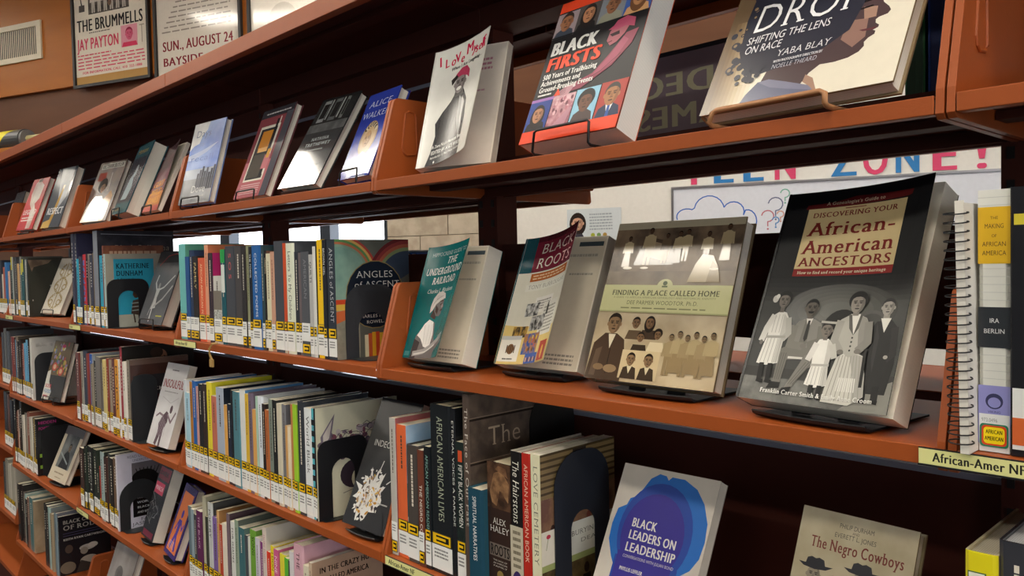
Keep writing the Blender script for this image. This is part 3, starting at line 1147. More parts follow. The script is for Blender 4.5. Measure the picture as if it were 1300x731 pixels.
# ------------------------------------------------------------------ prints for the books that end a row and show their front
def art_angles(w, h):
    A = Art(w, h)
    A.rect(0, 0, 1, 1, '5e6058')
    A.rect(0, 0.0, 0.30, 1, PH('7c7a6c', '9a9684', 25))
    A.ell(0.12, 0.76, 0.22, 0.20, PH('6f9288', '86a79a', 20))
    for i, c in enumerate(('a8463c', 'c9a05a', '5c8a54', 'b06a4c', '7a9a86')):
        A.ell(0.02, 0.70, 0.40 - i * 0.022, 0.34 - i * 0.02, c, t0=-20, t1=95)
    A.ell(0.02, 0.70, 0.29, 0.24, PH('6f9288', '88a898', 20))
    for i, c in enumerate(('6a2a2c', '8e3a38', 'a85c44', '7e8a60', '3c4858')):
        A.ell(0.98, 0.64, 0.42 - i * 0.03, 0.38 - i * 0.03, c, t0=40, t1=200)
    A.rect(0, 0.46, 0.20, 0.50, 'c94a2c')
    A.rect(0, 0.41, 0.17, 0.46, 'd9b24a')
    A.poly([(0, 0.30), (0.24, 0.36), (0.2, 0.42), (0, 0.40)], 'c9683c')
    A.ell(0.52, 0.53, 0.295, 0.292, '8a7a50')
    A.ell(0.52, 0.53, 0.287, 0.284, '1c2430')
    for i, c in enumerate(('d8cca8', 'c25a34', 'e0a62c', 'd2502e', 'e6b83c', 'b8b49a')):
        A.rect(0.36 + 0.05 * i, 0.0, 0.41 + 0.05 * i, 0.215 - 0.01 * abs(i - 2.5), c)
    A.text('ANGLES', 0.52, 0.675, 0.056, 'd8d8d2', 'serif', 'C', 0.5)
    A.text('of ASCENT', 0.55, 0.592, 0.052, 'd8d8d2', 'serif', 'C', 0.62)
    A.text('CHARLES HENRY', 0.52, 0.335, 0.026, 'd8d8d2', 'serif', 'C', 0.52)
    A.text('ROWELL', 0.52, 0.285, 0.026, 'd8d8d2', 'serif', 'C', 0.26)
    return A


def art_manga(w, h):
    A = Art(w, h)
    A.rect(0, 0, 1, 1, 'cfccb2')
    rn = random.Random(3)
    for i in range(90):
        x, y = rn.uniform(0.05, 0.95), rn.uniform(0.52, 0.76)
        y += 0.1 * (x - 0.3)
        A.ell(x, y, rn.uniform(0.015, 0.04), rn.uniform(0.015, 0.035), rn.choice(('6a5c66', '8c7c88', 'a89aa0', 'c2b8b4', '7c4c58', '544a58')), 9)
    for i in range(50):
        x, y = rn.uniform(0.05, 0.85), rn.uniform(0.54, 0.80)
        A.line([(x, y), (x + 0.05, y + rn.uniform(-0.05, 0.06)), (x + 0.09, y)], 0.005, '4a4250')
    A.poly([(0.06, 0.62), (0.05, 0.74), (0.22, 0.93), (0.19, 0.80), (0.16, 0.68)], '7a707c')
    A.poly([(0.08, 0.66), (0.08, 0.75), (0.19, 0.88), (0.15, 0.72)], 'c9c0b8')
    A.ell(0.44, 0.36, 0.15, 0.13, '3a3038')
    A.ell(0.54, 0.31, 0.12, 0.11, 'cfccb2')
    A.ell(0.62, 0.36, 0.06, 0.04, 'b86a70')
    A.line([(0.3, 0.2), (0.5, 0.23)], 0.006, '6a6468')
    return A


def art_crazy(w, h):
    A = Art(w, h)
    A.rect(0, 0, 1, 1, 'b79a82')
    A.rect(0, 0, 1, 0.62, PH('9c8474', 'c2a890', 30))
    A.text('IN THE CRAZY HOUSE', 0.10, 0.87, 0.056, '1c1614', 'bold', 'L', 0.85)
    A.text('CALLED AMERICA', 0.17, 0.77, 0.056, '1c1614', 'bold', 'L', 0.62)
    return A


def art_blac(w, h):
    A = Art(w, h)
    A.rect(0, 0, 1, 1, '33324a')
    A.rect(0, 0, 1, 0.62, '3c2230')
    A.text('BLACK', 0.28, 0.56, 0.075, 'd6d4d0', 'bold', 'L', 0.62)
    for v in (0.72, 0.80):
        A.line([(0.2, v), (0.7, v)], 0.006, '5a5c78')
    return A


def art_baller(w, h):
    A = Art(w, h)
    A.rect(0, 0, 1, 1, '2e2e34')
    A.rect(0, 0.5, 1, 1, PH('2a2a31', '3b3b44', 20))
    A.text('Black Ballerina', 0.2, 0.79, 0.06, '8d887a', 'serif', 'L', 0.74, shear=0.2)
    A.line([(0.05, 0.965), (0.98, 0.95)], 0.006, '9aa0ac')
    return A


def art_african(w, h):
    A = Art(w, h)
    A.rect(0, 0, 1, 1, PH('6c4234', '85543f', 30))
    A.text('AFRICAN', 0.32, 0.80, 0.05, 'c9ac94', 'serif', 'L', 0.56)
    A.ticks(0.1, 0.88, 0.9, 0.95, 1, 'b8957c', 4)
    return A


def art_dunham(w, h):
    A = Art(w, h)
    A.rect(0, 0, 1, 1, '9c988a')
    A.rect(0.14, 0.0, 0.86, 0.93, '2f97b2')
    A.rect(0.14, 0.0, 0.86, 0.17, 'a8aa9c')
    A.text('KATHERINE', 0.18, 0.80, 0.068, '15202a', 'serifb', 'L', 0.60)
    A.text('DUNHAM', 0.18, 0.70, 0.068, '15202a', 'serifb', 'L', 0.48)
    A.text('A Biography', 0.19, 0.64, 0.032, '15202a', 'serif', 'L', 0.34)
    A.head(0.52, 0.44, 0.05, '4c3a30', '2a2420', 'short')
    A.poly([(0.46, 0.36), (0.58, 0.38), (0.64, 0.22), (0.58, 0.15), (0.42, 0.18)], '4a3c34')
    for k in range(3):
        A.line([(0.44, 0.32 - 0.05 * k), (0.62, 0.33 - 0.05 * k)], 0.012, '94a09a')
    A.line([(0.47, 0.17), (0.49, 0.06)], 0.02, '4a3c34')
    A.line([(0.56, 0.16), (0.57, 0.07)], 0.02, '4a3c34')
    return A


def art_black3(w, h):
    A = Art(w, h)
    A.rect(0, 0, 1, 1, '34352f')
    A.poly([(0.0, 0.96), (0.5, 0.96), (0.42, 0.90), (0.12, 0.84), (0.08, 0.76)], PH('5a4c40', '7a6a58', 30))
    A.ell(0.46, 0.52, 0.012, 0.016, '9c9c96', 10)
    A.ell(0.08, 0.28, 0.01, 0.016, '8c8c86', 10)
    return A


def art_head(w, h):
    A = Art(w, h)
    A.rect(0, 0, 1, 1, '24211f')
    A.ell(0.52, 0.86, 0.075, 0.085, '8a5f48')
    A.ell(0.47, 0.91, 0.07, 0.06, '3a2a22')
    A.poly([(0.30, 0.70), (0.40, 0.78), (0.58, 0.80), (0.66, 0.70)], '7c5542')
    A.line([(0.57, 0.87), (0.61, 0.84)], 0.01, '3a2a22')
    return A


def art_ckn(w, h):
    A = Art(w, h)
    A.rect(0, 0, 1, 1, '4a2f28')
    A.rect(0, 0.93, 1, 1, '6b5348')
    A.rect(0.04, 0.0, 0.93, 0.80, '2c2a2c')
    A.text('BLACKNESS', 0.10, 0.60, 0.045, 'c9c4bc', 'sans', 'L', 0.8)
    A.rect(0.30, 0.0, 0.9, 0.55, '431c18')
    A.ticks(0.34, 0.44, 0.85, 0.47, 1, '8c7468', 2)
    A.text('PERSPECTIVES', 0.32, 0.19, 0.03, '9c8478', 'sans', 'L', 0.55)
    return A


def art_white6(w, h):
    A = Art(w, h)
    A.rect(0, 0, 1, 1, 'c3c0b8')
    A.rect(0.1, 0.86, 0.6, 0.92, PH('a8a49c', 'd0ccc4', 60))
    A.ell(0.5, 0.45, 0.2, 0.28, '3c3a3a')
    A.ell(0.6, 0.5, 0.06, 0.08, 'b8b4ae')
    return A


def art_far(w, h):
    A = Art(w, h)
    A.rect(0, 0, 1, 1, 'c9c6d2')
    A.rect(0.28, 0.14, 1, 0.86, '6a6468')
    A.ell(0.58, 0.50, 0.22, 0.22, '191717')
    A.ell(0.52, 0.66, 0.16, 0.10, '191717')
    for k in range(7):
        A.line([(0.42 + 0.05 * k, 0.66), (0.36 + 0.075 * k, 0.78)], 0.012, '191717')
    A.rect(0.28, 0.14, 0.86, 0.44, '141416')
    for k, t in enumerate(('THE PRESENT', 'WOMEN OF', 'BLACK LIVES', 'AND LITERATURE')):
        A.text(t, 0.36, 0.38 - 0.065 * k, 0.028, 'b9b9b9', 'bold', 'L', 0.46)
    A.text('FARAH', 0.42, 0.085, 0.04, '55525a', 'sans', 'L', 0.4)
    A.text('JASMINE', 0.26, 0.03, 0.04, '55525a', 'sans', 'L', 0.5)
    A.text('READ UNTIL YOU', 0.2, 0.93, 0.035, '77747e', 'sans', 'L', 0.6)
    A.text('UNDERSTAND', 0.3, 0.88, 0.03, '77747e', 'sans', 'L', 0.4)
    return A


def art_black9(w, h):
    A = Art(w, h)
    A.rect(0, 0, 1, 1, '1c1c1c')
    A.text('HIDDEN', 0.05, 0.90, 0.05, 'b02a78', 'bold', 'L', 0.4)
    A.text('POWER', 0.05, 0.80, 0.05, 'b02a78', 'bold', 'L', 0.25)
    A.ell(0.62, 0.64, 0.03, 0.045, 'b8b8b4')
    for a, b in ((0.06, 0.32), (0.06, 0.12), (0.55, 0.34), (0.55, 0.25)):
        A.rect(a, b, a + 0.10, b + 0.06, '7fa23c')
    return A


def art_tan5(w, h):
    A = Art(w, h)
    A.rect(0, 0, 1, 1, PH('8f7c62', 'a8947a', 12))
    A.ell(0.75, 0.42, 0.10, 0.22, PH('5a4a3a', '7c6a54', 40))
    A.ell(0.62, 0.75, 0.14, 0.08, '7e6c56')
    return A


def art_rodeo(w, h):
    A = Art(w, h)
    A.rect(0, 0, 1, 1, '1b1b1f')
    A.text('BLACK COWBOYS', 0.08, 0.86, 0.06, '9c9890', 'bold', 'L', 0.9)
    A.text('OF RODEO', 0.08, 0.755, 0.075, '9c9890', 'serifb', 'L', 0.86)
    A.line([(0.08, 0.70), (0.95, 0.70)], 0.008, '4a4668')
    A.line([(0.08, 0.66), (0.95, 0.66)], 0.008, '4a4668')
    A.text('KEITH RYAN CARTWRIGHT', 0.08, 0.58, 0.035, 'b8b6b0', 'bold', 'L', 0.84)
    A.ell(0.54, 0.40, 0.13, 0.05, 'a8a49c')
    A.ell(0.47, 0.35, 0.06, 0.06, '8c8478')
    A.ell(0.64, 0.42, 0.08, 0.045, 'b8b2a8')
    A.ell(0.18, 0.43, 0.06, 0.07, '4c4038')
    A.ell(0.56, 0.18, 0.14, 0.08, 'a09a8e')
    A.ell(0.15, 0.12, 0.12, 0.10, '6c6254')
    A.poly([(0.3, 0.0), (0.4, 0.2), (0.6, 0.12), (0.75, 0.24), (0.8, 0.0)], '3a3632')
    return A


def art_sea(w, h):
    A = Art(w, h)
    A.rect(0, 0, 1, 1, '6f9cc4')
    A.rect(0, 0.55, 1, 1, PH('7fa6c8', 'c2cfd8', 10))
    A.rect(0, 0.30, 1, 0.57, '2a8a96')
    A.rect(0, 0, 1, 0.31, PH('b8ac90', 'd2c8b0', 20))
    A.rect(0, 0.28, 1, 0.32, 'd8e0dc')
    A.text('The', 0.55, 0.84, 0.06, 'e8ecee', 'sans', 'L', None, 0.3)
    A.text('water', 0.5, 0.72, 0.06, 'e8ecee', 'sans', 'L', None, 0.3)
    return A


def art_face(w, h):
    A = Art(w, h)
    A.rect(0, 0, 1, 1, PH('4a3f38', '625449', 30))
    for v in (0.11, 0.40, 0.63, 0.86):
        A.rect(0, v, 1, v + 0.012, '2a221e')
        A.rect(0, v + 0.012, 1, v + 0.018, '7c6c5e')
    for k, t in enumerate(('The', 'Face', 'of', 'Our')):
        A.text(t, 0.20, 0.715 - 0.23 * k, 0.10, 'a8957f', 'serif', 'L')
    return A


def art_bury(w, h):
    A = Art(w, h)
    A.rect(0, 0, 1, 1, 'c2b690')
    for k in range(7):
        A.rect(0, 0.72 + 0.04 * k, 1, 0.745 + 0.04 * k, '7c6844')
        A.rect(0, 0.745 + 0.04 * k, 1, 0.76 + 0.04 * k, '4a3c26')
    A.rect(0.42, 0.72, 0.6, 0.99, '2e2620')
    A.rect(0, 0.45, 1, 0.72, PH('6a4a3c', '8c6c50', 30))
    rn = random.Random(5)
    for k in range(14):
        A.ell(rn.uniform(0.05, 0.8), rn.uniform(0.52, 0.72), 0.022, 0.03, rn.choice(('3c2a24', '5c4436', 'a88a74', '6c3a30')), 9)
    A.rect(0, 0.30, 1, 0.52, 'dcd6c4')
    for k in range(7):
        x, y = rn.uniform(0.05, 0.4), rn.uniform(0.4, 0.6)
        A.line([(x, y - 0.08), (x + 0.03, y)], 0.004, '6a7a4a')
        A.ell(x + 0.03, y, 0.02, 0.014, 'b03a4c', 9)
    A.rect(0.28, 0.31, 1, 0.52, 'd8d6c8')
    A.text('BURYING THE', 0.38, 0.43, 0.032, '5c5c54', 'serif', 'L', 0.56)
    A.text('DEAD', 0.5, 0.375, 0.026, '6c6c62', 'serif', 'L', 0.3)
    A.rect(0, 0.27, 1, 0.31, '9aa468')
    A.rect(0, 0, 1, 0.27, PH('3c3222', '6a5a38', 25))
    A.ell(0.58, 0.20, 0.025, 0.035, '2a211a')
    A.poly([(0.50, 0.0), (0.53, 0.16), (0.63, 0.16), (0.66, 0.0)], '221b15')
    return A


ENDART = {'ANGLES': art_angles, 'MANGA': art_manga, 'CRAZY': art_crazy, 'BLAC': art_blac, 'BALLER': art_baller, 'AFRICAN': art_african,
          'DUNHAM': art_dunham, 'BLACK3': art_black3, 'HEAD': art_head, 'CKN': art_ckn, 'WHITE6': art_white6, 'FAR': art_far,
          'BLACK9': art_black9, 'TAN5': art_tan5, 'RODEO': art_rodeo, 'SEA': art_sea, 'FACE': art_face, 'BURY': art_bury}
ENDLABEL = {
    'ANGLES': 'dark anthology with a navy medallion and coloured arcs on its front, behind grey bookend',
    'MANGA': 'pale book with inky flower drawing on its front, ending the long thin-spined row',
    'CRAZY': 'tan book with black hand-cut capitals on its front, ending the bottom row beside pink hardback',
    'BLAC': 'tall navy book with white capitals on its front behind the red and blue spine',
    'BALLER': 'tallest grey book in clear plastic jacket with script title, behind the turquoise biography',
    'AFRICAN': 'brown book with pale capitals rising just behind the turquoise biography',
    'DUNHAM': 'turquoise biography with cream border standing behind the black arched bookend',
    'BLACK3': 'worn black book ending the row left of the gold damask cover',
    'HEAD': 'tall thin red-spined book with a man in profile on its dark front',
    'CKN': 'brown and black book with spaced pale capitals, ending row left of white figure cover',
    'WHITE6': 'white book behind the charcoal bookend left of the colourful tilted cover',
    'FAR': 'lavender book with an afro silhouette on its front, behind the round-topped bookend',
    'BLACK9': 'black book with magenta and lime lettering ending the far lower-left row',
    'TAN5': 'plain tan book with a gap after it, left of the dark rodeo book',
    'RODEO': 'dark rodeo book with blocky grey title, beside the rust end panel at bottom left',
    'SEA': 'orange spine with handwriting and a beach photograph on the front cover',
    'FACE': 'tall brown-grey book with old typewriter lettering over stacked spines, beside solid black bookend',
    'BURY': 'cream-spined book showing log cabin and flowers on its front behind slate bookend'}
ROWTXT = {'Bb': 'row of the navy medallion cover', 'Cb': 'long thin-spined row', 'Db': 'row of the pink hardback',
          'Ba': 'row of the turquoise biography', 'Baa': 'row left of gold damask', 'Ca': 'row left of white figure',
          'Caa': 'row left of colourful cover', 'Da': 'row of the afro silhouette', 'Daa': 'row left of tilted portrait',
          'Eaa': 'row of the rodeo book', 'C0': 'row below the green cover', 'B1': 'row right of spiral notebook', 'C1': 'row at the bottom right'}
ORD = ('first second third fourth fifth sixth seventh eighth ninth tenth eleventh twelfth thirteenth fourteenth fifteenth sixteenth seventeenth '
       'eighteenth nineteenth twentieth twenty-first twenty-second twenty-third twenty-fourth twenty-fifth twenty-sixth twenty-seventh '
       'twenty-eighth twenty-ninth thirtieth thirty-first thirty-second thirty-third thirty-fourth thirty-fifth').split()


def colour_name(hx):
    import colorsys
    r, g, b = (int(hx[i:i + 2], 16) / 255 for i in (0, 2, 4))
    h, s, v = colorsys.rgb_to_hsv(r, g, b)
    h *= 360
    if v < 0.24:
        return 'black'
    if s < 0.14:
        return 'charcoal' if v < 0.42 else ('grey' if v < 0.68 else ('pale grey' if v < 0.82 else 'white'))
    if v > 0.8 and s < 0.27 and h < 90:
        return 'cream'
    if h < 14 or h > 345:
        return ('maroon' if v < 0.5 else ('dusty pink' if s < 0.4 else 'red'))
    if h < 40:
        return 'dark brown' if v < 0.35 else ('brown' if v < 0.58 else ('tan' if s < 0.62 else 'orange'))
    if h < 68:
        return 'olive' if v < 0.6 else ('beige' if s < 0.5 else 'yellow')
    if h < 160:
        return 'dark green' if v < 0.4 else ('sage' if s < 0.3 else 'green')
    if h < 200:
        return 'dark teal' if v < 0.45 else ('pale blue' if s < 0.35 else 'turquoise')
    if h < 255:
        return 'navy' if v < 0.42 else ('slate blue' if s < 0.35 else 'blue')
    return 'plum' if v < 0.5 else ('mauve' if s < 0.3 else 'purple')


SKIP_STICKER = {'B1': 0, 'C1': 0}
YFRONT = 0.010
row_end = {}
for key, (lv, items) in ROWS.items():
    deck = (LV[lv])
    near = key in ('C0', 'Cb', 'Bb', 'Db', 'B1', 'C1')
    for i, (x, T, h, d, sp, cov, ti, tc) in enumerate(items):
        rn = random.Random(int(abs(x) * 1e4) + i)
        T = max(T, 0.006)
        end = cov if cov in ENDART else None
        c0 = colour_name(sp)
        if end:
            lab = ENDLABEL[end]
        elif key == 'B1' and i == 0:
            lab = 'thick grey history book with yellow, black and lilac bands beside spiral notebook'
        elif key == 'C1' and i == 0:
            lab = 'yellow-spined book with cream page top in the bottom right corner'
        else:
            size = 'thick' if T > 0.036 else ('slim' if T < 0.018 else '')
            hs = 'short' if h < 0.196 else ('tall' if h > 0.235 else '')
            nb = []
            if i:
                nb.append(colour_name(items[i - 1][4]))
            if i + 1 < len(items):
                nb.append(colour_name(items[i + 1][4]))
            lab = ' '.join(w for w in (hs if not size else size, c0, 'book,', ORD[i], 'from left in', ROWTXT[key]) if w)
        yy = YFRONT + (rn.uniform(0, 0.004) if near else rn.uniform(0, 0.008))
        if sp == '1f4658':
            yy = 0.001
        root = thing('book', lab, 'book', (x, yy, deck + 0.0004), group={'Bb': 'books in the poetry row', 'B1': 'books beside the spiral notebook'}.get(key, 'books in the ' + ROWTXT[key]))
        ca = None
        if end:
            ca = ENDART[end](d, h)
        sa = Art(T, h)
        big = T > 0.011
        if key == 'B1' and i == 0:
            sa.rect(0, 0.86, 1, 1, 'd8d8d0')
            for k in range(26):
                sa.rect(0, 0.22 + k * 0.03, 1, 0.222 + k * 0.03, 'b9bab6')
            sa.rect(0, 0.72, 1, 0.935, 'd9ae2a')
            for k, (t, f) in enumerate((('THE', 0.24), ('MAKING', 0.6), ('OF', 0.16), ('AFRICAN', 0.74), ('AMERICA', 0.74))):
                sa.text(t, 0.5, 0.888 - 0.034 * k, 0.017 if f > 0.3 else 0.011, '4c4024', 'sans', 'C', f)
            sa.rect(0, 0.40, 1, 0.555, '2f3236')
            sa.text('IRA', 0.5, 0.495, 0.017, 'd8d8d8', 'sans', 'C', 0.3)
            sa.text('BERLIN', 0.5, 0.455, 0.017, 'd8d8d8', 'sans', 'C', 0.66)
            sa.rect(0, 0.03, 1, 0.255, '8d8cc4')
            sa.ell(0.5, 0.195, 0.03, 0.03, '3c3c5c')
            sa.ell(0.5, 0.19, 0.022, 0.02, '8d8cc4')
            sa.text('VIKING', 0.5, 0.15, 0.008, '3c3c5c', 'sans', 'C', 0.4)
            sa.rect(0.03, 0.0, 0.97, 0.145, 'dcdedc')
            sa.text('973.0496', 0.1, 0.115, 0.014, '8a8c8c', 'sans', 'L', 0.5)
            sa.text('BERLIN', 0.1, 0.09, 0.014, '8a8c8c', 'sans', 'L', 0.4)
        elif key == 'B1' and i == 1:
            sa.rect(0.15, 0.86, 0.9, 0.90, 'c8b83a')
        elif key == 'C0' and cov == '3c2a22':
            sa.rect(0, 0.0, 1, 1, '33241f')
            sa.rect(0, 0.66, 1, 1, PH('33241c', '5c4230', 50))
            sa.poly([(0.1, 0.78), (0.3, 0.92), (0.62, 0.95), (0.95, 0.86), (0.9, 0.72), (0.55, 0.80), (0.4, 0.68), (0.2, 0.70)], PH('5a3f2c', '94704e', 60))
            sa.poly([(0.35, 0.95), (0.5, 0.98), (0.8, 0.97), (0.9, 0.90), (0.6, 0.93)], PH('4a3224', '7c5a40', 60))
            sa.text('ALEX', 0.5, 0.545, 0.045, 'd8d4cc', 'serif', 'C', 0.55)
            sa.text('HALEY', 0.5, 0.485, 0.045, 'd8d4cc', 'serif', 'C', 0.82)
            sa.rect(0.06, 0.305, 0.94, 0.40, '6c625a')
            sa.text('ROOTS', 0.5, 0.315, 0.075, '1c1412', 'bold', 'C', 0.82)
            for k in range(3):
                sa.text(('THE SAGA OF', 'AN AMERICAN', 'FAMILY')[k], 0.5, 0.27 - 0.022 * k, 0.012, 'b8b0a6', 'sans', 'C', 0.6)
            sa.ell(0.5, 0.17, 0.035, 0.035, '8a7440')
        elif key == 'C0' and sp == '1c1a1a':
            sa.rect(0, 0, 1, 0.52, 'bdb49e')
            sa.text('The Hairstons', 0.28, 0.95, 0.055, 'e0dccf', 'serif', 'L', fit=0.41 * h / T, rot=-90, shear=0.2)
            sa.ticks(0.2, 0.24, 0.8, 0.5, 6, '6a6252', 3)
            sa.ell(0.5, 0.13, 0.05, 0.10, '3a2a5c')
        elif ti and not end or (end and ti):
            cap = min(0.52 * T / h, 0.055) if len(ti) < 8 else min(0.42 * T / h, 0.05)
            length = min(0.66, 0.95 * cap * len(ti)) if near else 0.6
            if len(ti) > 14 or key == 'C0':
                length = 0.62
            if ti == 'COLLECTED POEMS':
                cap *= 0.8
            v0 = 0.93
            if key == 'C0' and ti.startswith('THE NEGRO'):
                v0 = 0.70
            if ti.startswith('FIFTY'):
                v0, length = 0.84, 0.45
            sa.text(ti, 0.5 - 0.5 * cap * h / T * 0.95, v0, cap, tc, 'serif' if ti.startswith(('AFRICAN AMERICAN LIVES', 'The', 'ANGLES', 'LOVE')) else 'sans', 'L', fit=length * h / T, rot=-90)
            if ti.startswith('FIFTY'):
                sa.rect(0.3, 0.86, 0.75, 0.94, 'c8502c')
        elif big and rn.random() < 0.7 and not near:
            c = 'd8d0c0' if sum(int(sp[k:k + 2], 16) for k in (0, 2, 4)) < 330 else '4a4038'
            n = rn.randint(6, 13)
            for k in range(n):
                sa.rect(0.42, 0.87 - 0.04 * k, 0.58, 0.90 - 0.04 * k - rn.uniform(0, 0.012), c)
        elif big and rn.random() < 0.75:
            c = 'd8d0c0' if sum(int(sp[k:k + 2], 16) for k in (0, 2, 4)) < 330 else '4a4038'
            v = 0.92
            for k in range(rn.randint(9, 18)):
                L = rn.uniform(0.010, 0.032)
                sa.rect(0.43, v - L, 0.57, v, c)
                v -= L + 0.006
        if sp == '1d5560':
            sa.rect(0, 0.86, 1, 1.0, '2e9c4c')
            sa.rect(0.1, 0.55, 0.9, 0.84, 'd8dcd4')
        if sp == 'c8502a':
            sa.rect(0, 0.0, 1, 0.12, 'c8b8a0')
        if sp == 'c9c8c0':
            sa.rect(0, 0.5, 1, 0.78, '7c7468')
            sa.rect(0, 0.12, 1, 0.48, PH('8a8a84', 'd0d0c8', 200))
        if sp == 'b8343c':
            for k in range(7):
                sa.rect(0.12, 0.34 + 0.085 * k, 0.45, 0.385 + 0.085 * k, '5a78b8')
            sa.rect(0, 0, 1, 0.30, '5f6a90')
        if sp == '1f5458':
            sa.rect(0, 0.78, 1, 1, 'cfc23a')
        if sp == '58b4c2':
            for k in range(6):
                sa.rect(0, 0.35 + 0.1 * k, 1, 0.40 + 0.1 * k, '24272b')
        thick_hard = (T > 0.022 and rn.random() < 0.55) or sp == 'd3a6b2'
        front = cov if (cov and cov not in ENDART) else sp
        pg = rn.choice(('d9cfb8', 'cfc3a4', 'e0d8c6', 'd2c8b0'))
        if key == 'C1' and i == 1:
            pg = 'dedede'
        book(root, T, d, h, sp, front, face=False, hard=thick_hard, art=ca, spine_art=sa if sa.p else None, pages=pg)
        # stickers
        kind = 1
        if key == 'Bb':
            kind = rn.choice((1, 1, 2, 3))
        elif key in ('Baa', 'Ba', 'Ca', 'Da'):
            kind = rn.choice((1, 1, 2))
        elif key == 'C0':
            kind = {0: 2, 1: 1, 2: 1, 3: 2, 4: 1, 5: 1, 6: 0, 7: 1, 8: 0, 9: 0, 10: 0, 11: 0, 12: 0, 13: 0}[i]
        elif key in ('B1', 'C1', 'Eaa'):
            kind = 0
        spine_labels(root, T, h, kind)
        if key == 'B1' and i == 0:
            mb = MB()
            st = [(0.0015, 0.0045, 0.0285, 0.0255, '2f7a5c'), (0.003, 0.006, 0.027, 0.024, 'd2451f'), (0.0045, 0.0075, 0.0255, 0.0225, 'f0d51a')]
            a = Art(T, h)
            for x0_, z0_, x1_, z1_, c in st:
                a.add([(p[0] + x0_, p[1] + z0_) for p in rrect(T - 2 * x0_, z1_ - z0_, 0.003)], a.m(c))
            a.text('AFRICAN', 0.5, 0.0165 / h, 0.0155, '14140e', 'bold', 'C', 0.52)
            a.text('AMERICAN', 0.5, 0.0105 / h, 0.0155, '14140e', 'bold', 'C', 0.58)
            a.build(mb, lambda u, v, o: (u, -0.0012 - o, v))
            mb.build('subject_sticker', root, recalc=False)
        if key == 'B1' and i == 1:
            mb = MB()
            mb.box(0.002, -0.0006, 0.006, T - 0.001, 0.0001, 0.06, M('dcdcd8', 'm'))
            mb.box(0.002, -0.0009, 0.010, T - 0.001, -0.0006, 0.034, M('c8602c', 'm'))
            mb.build('subject_sticker', root)
        if key == 'C1' and i == 0:
            mb = MB()
            mb.box(0.003, -0.0006, h - 0.075, T - 0.009, 0.0001, h - 0.018, M('3c5a2c', 'm'))
            mb.box(0.004, -0.0009, h - 0.074, T - 0.010, -0.0006, h - 0.019, M('dcdcd0', 'm'))
            mb.build('call_number_label', root)
    row_end[key] = (items[-1][0] + items[-1][1], deck)


# ------------------------------------------------------------------ bookends
def bookend(x, y0, deck, w, h, label, arch=True, col='17181b', rt=0.03, m0=0.28, hh=0.62, foot=0.06):
    mb = MB()
    m = M(col, 'k')
    outer = [p for p in rrect(w, h, rt, 6)]
    # square the lower corners
    body = [(0, 0)]
    top = [p for p in outer if p[1] > h * 0.5]
    body = [(w, 0)] + top + [(0, 0)]
    if arch:
        a0, a1 = w * m0, w * (1 - m0)
        hr = (a1 - a0) / 2
        hz = h * hh
        body += [(a0, 0), (a0, hz - hr)]
        body += [((a0 + a1) / 2 - hr * math.cos(RAD(180 * k / 12)), hz - hr + hr * math.sin(RAD(180 * k / 12))) for k in range(1, 12)]
        body += [(a1, hz - hr), (a1, 0)]
    mb.prism(body, lambda p: (0, p[0], p[1]), lambda p: (0.0014, p[0], p[1]), m)
    fo = [(0.001, w * 0.05)] + [(0.001, w * 0.95), (foot * 0.7, w * 0.95), (foot, w * 0.8), (foot, w * 0.2), (foot * 0.7, w * 0.05)]
    mb.prism(fo, lambda p: (p[0], p[1], 0.0), lambda p: (p[0], p[1], 0.0012), m)
    o = mb.build('bookend', None)
    o.location = (x, y0, deck + 0.0004)
    return tag(o, label, 'bookend', 'metal bookends')


def re(k):
    return row_end[k][0] + 0.0022, row_end[k][1]


x, z = re('Bb')
bookend(x, 0.030, z, 0.118, 0.141, 'charcoal arched bookend in front of the navy medallion cover', col='33363a', rt=0.04, m0=0.24, hh=0.62)
x, z = re('Cb')
bookend(x, 0.012, z, 0.115, 0.158, 'glossy black arched bookend in front of the inky flower drawing', rt=0.022, m0=0.27, hh=0.74, foot=0.02)
x, z = re('Ba')
bookend(x, 0.012, z, 0.125, 0.150, 'black arched bookend in front of the turquoise biography', rt=0.028, m0=0.26, hh=0.76, foot=0.05)
x, z = re('Ca')
bookend(x, 0.014, z, 0.075, 0.196, 'plain slate-black bookend plate covering the brown and black cover', arch=False, col='26292c', rt=0.03, foot=0.05)
x, z = re('Caa')
bookend(x, 0.02, z, 0.11, 0.185, 'solid charcoal bookend plate left of the colourful tilted cover', arch=False, col='26282b', rt=0.035, foot=0.04)
x, z = re('Da')
bookend(x, 0.014, z, 0.118, 0.150, 'round-topped black bookend in front of the afro silhouette cover', col='232527', rt=0.055, m0=0.26, hh=0.62, foot=0.05)
x, z = re('Daa')
bookend(x, 0.03, z, 0.12, 0.19, 'black bookend plate hiding most of the magenta-lettered book', arch=False, col='1b1c1d', rt=0.03, foot=0.04)
x, z = re('C0')
bookend(x, 0.036, z, 0.122, 0.226, 'tall slate arched bookend in front of the log cabin cover', col='23272f', rt=0.05, m0=0.28, hh=0.60, foot=0.05)
b = bookend(0.2290, 0.140, LV['C'], 0.110, 0.285, 'solid black round-topped bookend beside the brown typewriter-lettered book', arch=False, col='131313', rt=0.052, foot=0.012)


